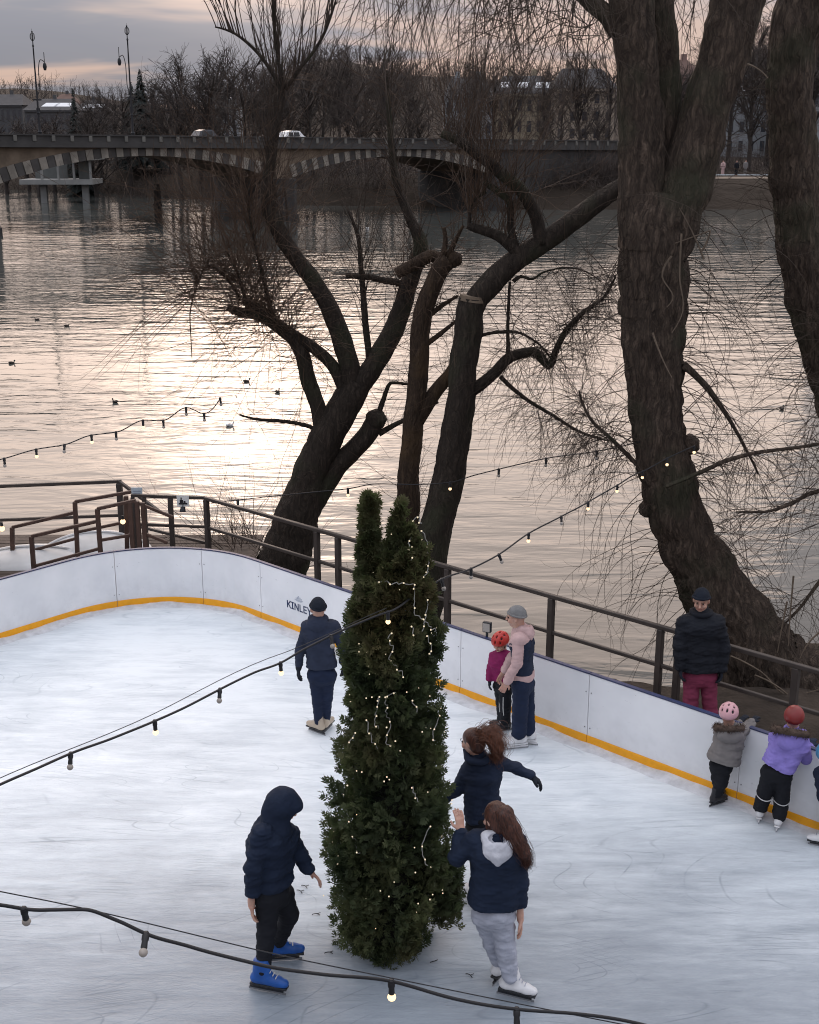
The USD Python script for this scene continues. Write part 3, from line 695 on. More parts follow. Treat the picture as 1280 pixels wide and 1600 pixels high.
# ------------------------------------------------------------------ trees
def bark(name, light, dark, moss=None, relief=0.02, scale=13.0):
    """Vertical plates parted by dark cracks, with moss in patches."""
    n = {'g': ('geometry', {}), 'wn': ('noise_texture', {'scale': 5.0, 'detail': 3.0}), 'wm': ('mix_color', {'blend_type': 'linear_light', 'fac': 0.075}),
         'm': ('mapping', {'scale': (1, 1, 0.15)}), 'v': ('voronoi_texture', {'feature': 'distance_to_edge', 'scale': scale}), 'v2': ('voronoi_texture', {'feature': 'distance_to_edge', 'scale': scale * 2.3}),
         'c1': ('map_range', {'from_min': 0.0, 'from_max': 0.42, 'to_min': 0.32, 'to_max': 1.0, 'clamp': True}), 'c2': ('map_range', {'from_min': 0.0, 'from_max': 0.16, 'to_min': 0.7, 'to_max': 1.0, 'clamp': True}),
         'cm': ('math', {'math_type': 'multiply'}), 'n': ('noise_texture', {'scale': 17.0, 'detail': 7.0, 'roughness': 0.8, 'distortion': 0.5}), 'nr': ('map_range', {'from_min': 0.33, 'from_max': 0.66, 'to_min': 0.05, 'to_max': 1.0, 'clamp': True}),
         'f': ('math', {'math_type': 'multiply'}), 'r': ('rgb_ramp', {'ramp': [(0.0, dark), (0.35, tuple((np.array(light) * .4 + np.array(dark) * .6))), (0.9, light)]}),
         'm2': ('noise_texture', {'scale': 1.3, 'detail': 5.0}), 'r2': ('map_range', {'from_min': 0.50, 'from_max': 0.68, 'to_min': 0.0, 'to_max': 0.7, 'clamp': True}), 'mx': ('mix_color', {'b': moss or dark}),
         'h': ('math', {'math_type': 'multiply_add', 'value2': 0.35}), 'b': ('bump', {'strength': 1.0, 'distance': relief}), 'p': ('principled_bsdf', {'roughness': 0.92, 'specular_ior_level': 0.2})}
    l = [('g.position', 'wn.vector'), ('g.position', 'wm.a'), ('wn.color', 'wm.b'), ('wm.result', 'm.vector'), ('m.vector', 'v.vector'), ('m.vector', 'v2.vector'), ('m.vector', 'n.vector'), ('v.distance', 'c1.value'), ('v2.distance', 'c2.value'),
         ('c1.result', 'cm.value1'), ('c2.result', 'cm.value2'), ('n.fac', 'nr.value'), ('cm.value', 'f.value1'), ('nr.result', 'f.value2'), ('f.value', 'r.fac'), ('g.position', 'm2.vector'), ('m2.fac', 'r2.value'), ('r2.result', 'mx.fac'), ('r.color', 'mx.a'), ('mx.result', 'p.base_color'),
         ('n.fac', 'h.value1'), ('cm.value', 'h.value3'), ('h.value', 'b.height'), ('b.normal', 'p.normal')]
    return usdkit.material(stage, L + name, n, l, surface='p.BSDF')
M['bark_big'] = bark('furrowed_willow_bark', (0.155, 0.114, 0.086), (0.016, 0.012, 0.010), (0.04, 0.042, 0.026), 0.03, 12.0)
M['bark_left'] = bark('dark_willow_bark', (0.068, 0.052, 0.041), (0.014, 0.011, 0.009), (0.035, 0.038, 0.022), 0.025, 14.0)
M['bark_mid'] = bark('brown_willow_bark', (0.095, 0.064, 0.042), (0.018, 0.012, 0.009), (0.08, 0.05, 0.025), 0.02, 16.0)
M['cut_wood'] = mat('old_cut_wood', (0.16, 0.12, 0.085), 0.9, 0.3, 6)
M['twig_red'] = mat('reddish_twig', (0.088, 0.056, 0.038), 0.8, 0.45, 3, spec=0.2, space='world')
M['twig_dark'] = mat('dark_twig', (0.060, 0.044, 0.034), 0.8, 0.4, 3, spec=0.2, space='world')
M['twig_pale'] = mat('pale_brown_twig', (0.15, 0.115, 0.085), 0.8, 0.4, 3, spec=0.2, space='world')

def px_line(pts, Y0):
    """(x, y, r[, dy]) picks of the photograph at depth Y0 + dy -> (x, y, z, r)."""
    return np.array([[*at_y(q[0], q[1], Y0 + (q[3] if len(q) > 3 else 0)), q[2]] for q in pts])
def limb(line, step=0.05, sides=20, rough=0.05, seed=0, knots=0):
    """Branch with furrowed bark relief from (x, y, z, r) points."""
    c = spline(line, step)
    wob = (meshkit.fbm(np.concatenate([c[:, :3] * 2.2, ], 1), 3, seed) - 0.5)[:, None] * c[:, 3:4] * 0.35
    ctr = c[:, :3] + wob * np.array([1, .3, .4])
    v, f = tube(ctr, c[:, 3], sides)
    n = len(c); vv = v[:n * sides].reshape(n, sides, 3)
    ang = np.arange(sides) / sides
    ln = np.arange(n)[:, None] * step
    off = vv - ctr[:, None]
    rr = c[:, 3][:, None]
    circ = np.stack([np.cos(ang * 2 * np.pi)[None, :] * 1.0 + ln * 0, np.sin(ang * 2 * np.pi)[None, :] + ln * 0, ln + 0 * ang[None, :]], -1)
    lump = meshkit.fbm(circ * np.array([1.2, 1.2, 1.0]), 3, seed + 3) - 0.5
    k = np.maximum(rr / 0.035, 2.5)
    fur = meshkit.fbm(np.stack([circ[..., 0] * k, circ[..., 1] * k, ln * 2.6 + 0 * ang], -1), 3, seed + 5)
    fur = np.abs(fur - 0.5) * 2
    off = off * (1 + 0.28 * lump + rough * (fur - 0.35) * 2.4)[..., None]
    vv = ctr[:, None] + off
    v[:n * sides] = vv.reshape(-1, 3)
    return (v, f), np.concatenate([ctr, c[:, 3:4]], 1)

def grow(start, d, length, seed, n=12, droop=0.0, curl=0.25, r0=0.006, r1=0.0016, lift=0.0):
    """N twigs at once. start, d (N, 3); length (N,). droop > 0 hangs down, lift > 0 turns up at the tip."""
    g = np.random.default_rng(seed); N = len(start)
    P = np.zeros((N, n, 3)); P[:, 0] = start
    d = d / (np.linalg.norm(d, axis=1, keepdims=True) + 1e-9)
    w = g.normal(0, 1, (N, 3)); w2 = g.normal(0, 1, (N, 3))
    st = (np.asarray(length) / (n - 1))[:, None]
    for i in range(1, n):
        t = i / (n - 1)
        d = d + st * (curl * (w * math.cos(3.0 * t) + w2 * math.sin(4.0 * t)) + curl * 0.8 * g.normal(0, 1, (N, 3)))
        d[:, 2] += (st[:, 0]) * (-droop + lift * t * t * 3)
        d /= np.linalg.norm(d, axis=1, keepdims=True)
        P[:, i] = P[:, i - 1] + d * st
    R = np.linspace(1, 0, n)[None, :] * (np.broadcast_to(np.asarray(r0), (N,))[:, None] - r1) + r1
    return P, R
def side_twigs(P, R, per, seed, frac=(0.12, 0.4), n=7, droop=0.0, curl=0.4, lift=0.0, spread=0.9, lo=0.12, hi=0.95):
    g = np.random.default_rng(seed); N, m, _ = P.shape
    k = np.repeat(np.arange(N), per); u = g.uniform(lo, hi, len(k)) * (m - 1)
    i = np.minimum(u.astype(int), m - 2); fr = (u - i)[:, None]
    s = P[k, i] * (1 - fr) + P[k, i + 1] * fr
    t = P[k, i + 1] - P[k, i]; t /= np.linalg.norm(t, axis=1, keepdims=True) + 1e-9
    ln = np.linalg.norm(np.diff(P, axis=1), axis=2).sum(1)[k] * g.uniform(*frac, len(k))
    d = t + g.normal(0, spread, (len(k), 3)) * 0.75
    return grow(s, d, ln, seed + 1, n, droop, curl, np.maximum(R[k, i] * 0.6, 0.0022), 0.0012, lift)
def along(lines, N, seed, lo=0.1, hi=1.0):
    """Random points on branch centre lines with their directions."""
    g = np.random.default_rng(seed)
    w = np.array([np.linalg.norm(np.diff(l[:, :3], axis=0), axis=1).sum() for l in lines]); w /= w.sum()
    S, D = [], []
    for l, c in zip(lines, g.multinomial(N, w)):
        u = g.uniform(lo, hi, c) * (len(l) - 1); i = np.minimum(u.astype(int), len(l) - 2); fr = (u - i)[:, None]
        S.append(l[i, :3] * (1 - fr) + l[i + 1, :3] * fr); t = l[i + 1, :3] - l[i, :3]
        D.append(t / (np.linalg.norm(t, axis=1, keepdims=True) + 1e-9))
    return np.vstack(S), np.vstack(D)
def knot(line, r, seed):
    m = trimesh.creation.icosphere(3, 1.0); v = np.array(m.vertices)
    v *= (r * (1 + 0.35 * (meshkit.fbm(v * 2.2 + seed, 3, seed) - 0.5)))[:, None]
    return v + line[-1, :3], np.array(m.faces)
def tree_parts(t, limbs, bmat, seed=0, sides=20, step=0.06, trunk_sides=40, rough=0.06):
    lines = []
    for i, l in enumerate(limbs):
        m, c = limb(l, step if i else 0.045, trunk_sides if i == 0 else sides, rough, seed + i)
        part(t, 'trunk' if i == 0 else 'limb', m, bmat, smooth=True)
        lines.append(c)
    return lines

# --- the leaning willow at the left of the tree in the rink
Yl = 20.0
LT = [px_line([(432, 925, .44), (440, 893, .42), (455, 840, .375), (470, 790, .34), (487, 740, .30), (502, 700, .28), (522, 660, .27), (545, 622, .25), (560, 596, .21)], Yl),
      px_line([(553, 612, .18), (580, 578, .175), (612, 520, .165), (632, 470, .15), (648, 415, .14), (657, 383, .12), (641, 340, .075), (622, 295, .06), (613, 245, .05), (608, 180, .04), (604, 110, .022)], Yl),
      px_line([(553, 612, .17), (545, 565, .165), (520, 490, .15), (490, 440, .14), (462, 402, .13), (430, 350, .12), (416, 305, .10), (424, 250, .075), (431, 200, .065), (440, 140, .05), (438, 100, .028)], Yl),
      px_line([(508, 690, .16), (498, 640, .13), (484, 600, .125), (470, 550, .115), (455, 528, .10), (425, 505, .09), (400, 492, .085), (372, 487, .07), (355, 480, .05)], Yl),
      px_line([(540, 622, .12), (525, 580, .10), (492, 545, .095), (455, 522, .095), (430, 505, .09), (405, 484, .08), (380, 470, .06)], Yl, ),
      px_line([(470, 800, .26), (505, 760, .19), (530, 725, .17), (552, 703, .165), (570, 684, .16), (588, 655, .15)], Yl),
      px_line([(640, 452, .07), (624, 442, .06), (600, 438, .055), (575, 433, .05), (540, 431, .045)], Yl),
      px_line([(578, 568, .06), (572, 510, .055), (566, 441, .045), (562, 385, .035), (545, 330, .02)], Yl),
      px_line([(430, 505, .04), (420, 470, .035), (410, 430, .03), (396, 370, .02), (385, 300, .012)], Yl),
      px_line([(510, 684, .04), (482, 666, .035), (440, 658, .03), (402, 655, .022), (374, 648, .012)], Yl),
      px_line([(588, 664, .06), (600, 622, .04), (612, 598, .03), (640, 601, .02), (652, 612, .012)], Yl),
      px_line([(592, 678, .05), (620, 662, .04), (650, 648, .03), (685, 628, .015)], Yl),
      px_line([(441, 146, .04), (420, 105, .03), (392, 72, .024), (362, 50, .018), (336, 42, .01)], Yl),
      px_line([(446, 140, .04), (470, 105, .03), (492, 78, .026), (512, 40, .02), (528, -15, .012)], Yl),
      px_line([(440, 130, .03), (432, 75, .024), (428, 40, .02), (425, -20, .012)], Yl),
      px_line([(505, 712, .07), (522, 728, .07), (531, 728, .07)], Yl), px_line([(494, 735, .07), (515, 745, .06)], Yl),
      px_line([(400, 492, .04), (382, 462, .03), (372, 430, .02), (352, 390, .012)], Yl), px_line([(375, 470, .03), (350, 430, .024), (326, 415, .016), (310, 440, .012), (297, 500, .010), (300, 560, .006)], Yl)]
b = LT[0][0, :3]
tl = thing('willow_tree', 'leaning dark willow that forks low, behind the left bend of the railing', 'tree', (b[0], b[1], -1.0))
lt_lines = tree_parts(tl, LT, M['bark_left'], 10, 16, 0.07, 40)
part(tl, 'knot', knot(LT[5], .165, 4), M['bark_left'], smooth=True)
tw = MB()
# upright shoots at the heads
S, D = along([lt_lines[2][-45:], lt_lines[12], lt_lines[13], lt_lines[14]], 150, 21)
P, R = grow(S, D * 0.35 + [0, 0, 1.0], rng.uniform(0.9, 2.4, len(S)), 22, 12, -0.1, .28, .009)
tw.add(*many_tubes(P, R)); tw.add(*many_tubes(*side_twigs(P, R, 3, 23, (.1, .3), lift=.5)))
S, D = along([lt_lines[1][-70:], lt_lines[7]], 120, 24)
P, R = grow(S, D * 0.4 + rng.normal(0, .45, (len(S), 3)) + [0, 0, .9], rng.uniform(0.6, 2.0, len(S)), 25, 12, 0, .35, .007)
tw.add(*many_tubes(P, R)); tw.add(*many_tubes(*side_twigs(P, R, 3, 26, (.12, .35), lift=.4)))
tw2 = MB()
# the reddish cloud of regrowth on the left
S, D = along([lt_lines[2][60:-40], lt_lines[8], lt_lines[17], lt_lines[18][:20], lt_lines[3][-25:], lt_lines[4][-15:]], 520, 27)
P, R = grow(S, rng.normal(0, .75, (len(S), 3)) + [-.12, 0, .75], rng.uniform(0.5, 3.0, len(S)), 28, 12, 0, .45, .0068)
tw2.add(*many_tubes(P, R)); tw2.add(*many_tubes(*side_twigs(P, R, 5, 29, (.12, .4), lift=.2)))
S, D = along(lt_lines[1:5], 230, 30, 0.35)
P, R = grow(S, rng.normal(0, .7, (len(S), 3)) + [0, 0, .15], rng.uniform(0.3, 1.2, len(S)), 31, 10, .25, .6, .005)
tw2.add(*many_tubes(P, R)); tw2.add(*many_tubes(*side_twigs(P, R, 4, 32, (.15, .4))))
S, D = along(lt_lines[9:12] + [lt_lines[5], lt_lines[0][20:]], 130, 33)
P, R = grow(S, rng.normal(0, .6, (len(S), 3)) + [0, 0, .5], rng.uniform(0.2, 0.9, len(S)), 34, 10, 0, .5, .004)
tw.add(*many_tubes(P, R)); tw.add(*many_tubes(*side_twigs(P, R, 3, 35, (.15, .4))))
part(tl, 'twigs', tw, M['twig_dark'], kind='stuff'); part(tl, 'twigs', tw2, M['twig_red'], kind='stuff', label='reddish brown regrowth of fine shoots')

# --- the slender brown willow in the middle, with a knobbly head
Ym = 19.2
MT = [px_line([(634, 1000, .24), (637, 900, .21), (637, 850, .20), (637, 790, .19), (640, 735, .17), (646, 665, .165), (652, 600, .155), (655, 540, .15), (660, 492, .145), (674, 450, .135), (688, 418, .14), (700, 406, .13)], Ym),
      px_line([(650, 655, .14), (668, 632, .12), (686, 606, .11), (704, 584, .10), (716, 560, .08)], Ym, ),
      px_line([(690, 412, .11), (676, 400, .10), (650, 412, .10), (620, 428, .09)], Ym + .4),
      px_line([(690, 405, .05), (696, 380, .04), (694, 355, .025)], Ym), px_line([(700, 402, .05), (712, 375, .035), (724, 352, .02)], Ym),
      px_line([(662, 500, .05), (690, 478, .035), (716, 462, .02)], Ym), px_line([(656, 545, .05), (690, 520, .035), (720, 495, .02)], Ym)]
b = MT[0][0, :3]
tm_t = thing('willow_tree', 'slender brown willow with a knobbly cut head, rising behind the tip of the conifer', 'tree', (b[0], b[1], -1.0))
m_lines = tree_parts(tm_t, MT, M['bark_mid'], 40, 14, 0.07, 28)
part(tm_t, 'knot', knot(np.array([[*at_y(710, 405, Ym), .1]]), .115, 7), M['bark_mid'], smooth=True)
tw = MB()
S, D = along([m_lines[0][30:]] + m_lines[1:], 150, 41)
P, R = grow(S, rng.normal(0, .7, (len(S), 3)) + [.2, 0, .5], rng.uniform(0.3, 1.3, len(S)), 42, 10, 0.1, .55, .0055)
tw.add(*many_tubes(P, R)); tw.add(*many_tubes(*side_twigs(P, R, 4, 43, (.15, .4), droop=.3)))
S, D = along([m_lines[0][:60]], 70, 44)
P, R = grow(S, rng.normal(0, .7, (len(S), 3)) + [0, -.2, .3], rng.uniform(0.2, .7, len(S)), 45, 10, 0.1, .8, .004)
tw.add(*many_tubes(P, R)); tw.add(*many_tubes(*side_twigs(P, R, 3, 46, (.2, .5))))
part(tm_t, 'twigs', tw, M['twig_red'], kind='stuff')

# --- the thick grey willow beside it, sawn off, with one great limb to the right
Yb = 18.6
BT = [px_line([(650, 1010, .36), (666, 905, .31), (673, 860, .29), (690, 800, .255), (705, 722, .235), (718, 640, .225), (726, 560, .205), (732, 505, .20), (738, 465, .19)], Yb),
      px_line([(728, 520, .17), (744, 470, .175), (765, 447, .18), (800, 412, .165), (850, 378, .15), (900, 342, .14), (950, 305, .13), (985, 285, .12), (1040, 262, .10), (1120, 232, .08)], Yb + .05),
      px_line([(815, 402, .10), (800, 386, .085), (772, 366, .075), (742, 356, .065), (730, 352, .05)], Yb),
      px_line([(846, 382, .11), (839, 342, .10), (816, 300, .095), (782, 270, .085), (746, 240, .075), (720, 222, .065), (690, 208, .055)], Yb),
      px_line([(806, 384, .065), (798, 350, .055), (797, 318, .05), (776, 298, .05), (756, 284, .045)], Yb),
      px_line([(736, 612, .09), (770, 585, .085), (800, 557, .08), (832, 550, .072), (858, 572, .06), (870, 545, .05), (884, 518, .045), (912, 488, .035), (946, 462, .022), (962, 430, .012)], Yb),
      px_line([(782, 588, .035), (820, 622, .03), (866, 650, .025), (910, 676, .02), (960, 690, .012)], Yb), px_line([(733, 352, .03), (736, 322, .025), (760, 300, .02)], Yb),
      px_line([(738, 530, .03), (770, 520, .025), (800, 518, .022), (840, 536, .016), (860, 560, .012)], Yb), px_line([(795, 556, .03), (794, 500, .025), (797, 440, .02)], Yb),
      px_line([(802, 440, .03), (815, 432, .025), (830, 436, .02), (850, 425, .015), (885, 418, .012), (940, 440, .008)], Yb), px_line([(690, 790, .05), (715, 745, .0), ], Yb)][:-1]
b = BT[0][0, :3]
tb_t = thing('willow_tree', 'thick grey willow trunk sawn off at the top with one great limb reaching right', 'tree', (b[0], b[1], -1.0))
b_lines = tree_parts(tb_t, BT, M['bark_left'], 60, 18, 0.06, 36)
e = BT[0][-1]; dn = BT[0][-1, :3] - BT[0][-2, :3]; dn /= np.linalg.norm(dn)
st = MB().tube([e[:3] - dn * .05, e[:3] + dn * .03], [e[3] * 1.02, e[3] * .93], 20)
part(tb_t, 'cut_face', st, M['cut_wood'], label='weathered sawn top of the trunk')
tw, tw2 = MB(), MB()
S, D = along([b_lines[3][25:], b_lines[2], b_lines[7], b_lines[4]], 170, 61)
P, R = grow(S, rng.normal(0, .3, (len(S), 3)) + [.08, 0, 1], rng.uniform(0.6, 2.8, len(S)), 62, 12, 0, .32, .0062)
tw2.add(*many_tubes(P, R)); tw2.add(*many_tubes(*side_twigs(P, R, 4, 63, (.12, .35), lift=.3)))
S, D = along([b_lines[1][60:], b_lines[3], b_lines[5]], 170, 64)
P, R = grow(S, rng.normal(0, .7, (len(S), 3)) + [0, 0, .3], rng.uniform(0.4, 1.5, len(S)), 65, 12, .25, .5, .006)
tw.add(*many_tubes(P, R)); tw.add(*many_tubes(*side_twigs(P, R, 4, 66, (.15, .4), droop=.4, lift=.8)))
S, D = along(b_lines[5:7] + b_lines[8:], 230, 67, .25)
P, R = grow(S, rng.normal(0, .6, (len(S), 3)) + [.2, 0, -.1], rng.uniform(0.4, 1.7, len(S)), 68, 12, .5, .6, .005)
tw.add(*many_tubes(P, R)); tw.add(*many_tubes(*side_twigs(P, R, 4, 69, (.15, .45), droop=.3, lift=.8)))
part(tb_t, 'twigs', tw, M['twig_dark'], kind='stuff'); part(tb_t, 'twigs', tw2, M['twig_red'], kind='stuff', label='reddish upright shoots on the cut limbs')

# --- the big willow on the right
Yr = 15.6
RW = [px_line([(1235, 1150, .80), (1212, 1085, .72), (1178, 1022, .60), (1138, 955, .47), (1105, 900, .42), (1078, 850, .375), (1057, 800, .35), (1043, 740, .34), (1031, 680, .335), (1024, 600, .345), (1019, 500, .385), (1021, 420, .415), (1026, 350, .43), (1030, 300, .36)], Yr),
      px_line([(1008, 390, .28), (1003, 330, .30), (1003, 250, .275), (1002, 150, .255), (992, 60, .25), (980, -50, .25), (975, -120, .24)], Yr),
      px_line([(1035, 350, .25), (1032, 290, .25), (1037, 200, .215), (1036, 110, .205), (1024, 10, .20), (1012, -90, .2)], Yr + .25),
      px_line([(1036, 400, .30), (1052, 350, .33), (1076, 270, .305), (1103, 180, .30), (1130, 90, .30), (1157, 0, .31), (1180, -90, .3)], Yr - .05),
      px_line([(1050, 352, .16, .2), (1066, 325, .12, .3), (1078, 300, .07, .35)], Yr),
      px_line([(968, 50, .13), (945, 20, .11), (925, 5, .10), (890, -30, .09)], Yr),
      px_line([(1190, 1040, .36), (1225, 1045, .34), (1262, 1042, .33), (1310, 1060, .34), (1360, 1110, .3)], Yr - .1),
      px_line([(1140, 1000, .25), (1150, 1060, .30), (1140, 1120, .34)], Yr - .15), px_line([(1068, 570, .05), (1100, 600, .04), (1130, 640, .03), (1160, 690, .02), (1185, 740, .012)], Yr - .2),
      px_line([(1040, 760, .03), (1090, 740, .028), (1140, 718, .026), (1190, 706, .024), (1240, 700, .022), (1300, 690, .02)], Yr - .5), px_line([(1000, 730, .03), (960, 690, .025), (920, 650, .018), (905, 610, .012)], Yr - .1),
      px_line([(1320, 760, .03), (1270, 770, .026), (1230, 790, .022), (1190, 800, .016), (1150, 800, .01)], Yr - .6), px_line([(1330, 880, .03), (1290, 900, .025), (1250, 950, .018), (1215, 985, .01)], Yr - .7)]
b = RW[0][1, :3]
tr = thing('willow_tree', 'massive furrowed willow trunk splitting into three stems behind the man in pink trousers', 'tree', (b[0], b[1], -0.6))
r_lines = tree_parts(tr, RW, M['bark_big'], 80, 40, 0.05, 96, 0.10)
part(tr, 'knot', knot(np.array([[*at_y(1077, 695, Yr), .1]]), .13, 3), M['bark_big'], smooth=True); part(tr, 'knot', knot(np.array([[*at_y(1012, 795, Yr), .1]]), .11, 5), M['bark_big'], smooth=True)
tw, tw2 = MB(), MB()
def box_pts(N, x0, x1, y0, y1, Y0, Y1, seed):
    g = np.random.default_rng(seed)
    return np.array([at_y(g.uniform(x0, x1), g.uniform(y0, y1), g.uniform(Y0, Y1)) for _ in range(N)])
# long withes hanging from the crown above the picture
S = box_pts(190, 570, 960, -190, -25, 13.5, 17.5, 81)
P, R = grow(S, rng.normal(0, .35, (len(S), 3)) + [0, 0, -1], rng.uniform(0.7, 2.6, len(S)), 82, 14, .35, .32, .007)
tw.add(*many_tubes(P, R)); tw.add(*many_tubes(*side_twigs(P, R, 5, 83, (.1, .4), droop=.2, lift=1.2, spread=.8)))
S = box_pts(110, 760, 975, -160, 60, 14, 16.8, 84)
P, R = grow(S, rng.normal(0, .6, (len(S), 3)) + [-.5, 0, -.25], rng.uniform(0.6, 1.8, len(S)), 85, 14, .3, .6, .0065)
tw.add(*many_tubes(P, R)); tw.add(*many_tubes(*side_twigs(P, R, 5, 86, (.12, .4), lift=.7)))
S = box_pts(55, 1045, 1180, -150, 20, 14.5, 17, 87)
P, R = grow(S, rng.normal(0, .5, (len(S), 3)) + [0, 0, -.8], rng.uniform(0.5, 1.4, len(S)), 88, 12, .3, .5, .006)
tw.add(*many_tubes(P, R)); tw.add(*many_tubes(*side_twigs(P, R, 5, 89, (.12, .4), lift=.7)))
# twigs springing from the trunk and hanging beside it
S, D = along([r_lines[0][20:190]], 190, 90)
side = np.where(rng.random(len(S)) < .5, -1, 1)
P, R = grow(S + np.stack([side * .3, rng.uniform(-.3, 0, len(S)), 0 * side], 1), np.stack([side * .9, rng.normal(-.3, .5, len(S)), rng.normal(.1, .5, len(S))], 1), rng.uniform(0.5, 2.0, len(S)), 91, 16, 1.5, .75, .0062)
tw.add(*many_tubes(P, R)); tw.add(*many_tubes(*side_twigs(P, R, 4, 92, (.12, .4), droop=1.2, lift=2.2, curl=.8)))
S, D = along([r_lines[8], r_lines[9], r_lines[10], r_lines[11], r_lines[12]], 170, 93, .2)
P, R = grow(S, D * .6 + rng.normal(0, .5, (len(S), 3)) + [0, 0, -.2], rng.uniform(0.3, 1.3, len(S)), 94, 14, 1.3, .8, .0052)
tw.add(*many_tubes(P, R)); tw.add(*many_tubes(*side_twigs(P, R, 4, 95, (.15, .4), droop=.3, lift=1.0)))
S, D = along([r_lines[10], b_lines[5][30:], b_lines[6]], 130, 97)
P, R = grow(S, rng.normal(0, .5, (len(S), 3)) + [-.4, 0, -.4], rng.uniform(0.4, 1.3, len(S)), 98, 14, 1.2, .8, .0052)
tw.add(*many_tubes(P, R)); tw.add(*many_tubes(*side_twigs(P, R, 5, 99, (.15, .4), droop=.3, lift=1.0)))
# a few pale bare shoots in front of the trunk and at its foot
for k, pts in enumerate([[(1095, 395), (1110, 360), (1078, 372), (1055, 380)], [(1100, 405), (1090, 380), (1062, 325)], [(1168, 100), (1185, 108), (1200, 122)],
                         [(1050, 400), (1035, 430), (1052, 465), (1042, 480)], [(1065, 365), (1062, 430), (1068, 480), (1050, 520)], [(1020, 520), (1035, 560), (1050, 590)], [(1142, 1025), (1190, 1050), (1230, 1085), (1290, 1072)], [(1180, 1055), (1225, 1080), (1260, 1125)],
                         [(1230, 940), (1222, 980), (1215, 1020)], [(1240, 900), (1235, 960), (1232, 1010)], [(1285, 985), (1260, 1010), (1250, 1030)]]):
    q = np.array([at_y(x, y, (Yr - .62 if y < 900 else Yr - 1.3) - .02 * k) for x, y in pts])
    tw2.tube(spline(q, n=14), np.linspace(.013, .005, 14), 5)
part(tr, 'twigs', tw, M['twig_dark'], kind='stuff'); part(tr, 'twigs', tw2, M['twig_pale'], kind='stuff', label='pale bare shoots against the trunk')

# --- the trunk at the right edge
Yf = 17.2
FR = [px_line([(1460, 1080, .45), (1420, 950, .40), (1385, 830, .36), (1345, 710, .34), (1307, 600, .325), (1276, 500, .32), (1256, 400, .32), (1244, 300, .31), (1237, 200, .295), (1235, 100, .29), (1249, 20, .30), (1262, -70, .30)], Yf),
      px_line([(1236, 120, .24), (1262, 60, .2), (1290, 0, .18), (1320, -60, .17)], Yf + .2)]
b = FR[0][0, :3]
tf = thing('willow_tree', 'second furrowed trunk curving up along the right edge of the view', 'tree', (b[0], b[1], -1.2))
f_lines = tree_parts(tf, FR, M['bark_big'], 120, 36, 0.05, 80, 0.10)
tw = MB()
S, D = along([f_lines[0][40:]], 60, 121)
P, R = grow(S + [-.28, -.1, 0], np.stack([-.8 + 0 * S[:, 0], rng.normal(-.3, .4, len(S)), rng.normal(0, .5, len(S))], 1), rng.uniform(0.4, 1.4, len(S)), 122, 12, .5, .5, .006)
tw.add(*many_tubes(P, R)); tw.add(*many_tubes(*side_twigs(P, R, 5, 123, (.12, .4), lift=.7)))
S = box_pts(90, 1150, 1330, 500, 820, 13.8, 16.5, 124)
S[:, 0] += .8
P, R = grow(S, rng.normal(0, .5, (len(S), 3)) + [-.8, 0, -.3], rng.uniform(0.8, 2.0, len(S)), 125, 16, .9, .8, .006)
tw.add(*many_tubes(P, R)); tw.add(*many_tubes(*side_twigs(P, R, 6, 126, (.15, .45), droop=.3, lift=1.2)))
part(tf, 'twigs', tw, M['twig_dark'], kind='stuff')

# --- bare shrub at the foot of the left willow
b0 = on_z(395, 892, -.7)
sh = thing('bare_shrub', 'leafless shrub of thin stems behind the boards at the foot of the leaning willow', 'shrub', b0)
S = b0 + np.random.default_rng(5).normal(0, 1, (75, 3)) * [.30, .25, .05]
P, R = grow(S, rng.normal(0, .42, (len(S), 3)) + [-.25, 0, 1], rng.uniform(0.7, 2.3, len(S)), 131, 14, .1, .4, .008)
part(sh, 'stems', MB().add(*many_tubes(P, R, 4)), M['twig_dark'], kind='stuff')
part(sh, 'twigs', MB().add(*many_tubes(*side_twigs(P, R, 7, 132, (.15, .45), lift=.5))), M['twig_red'], kind='stuff')

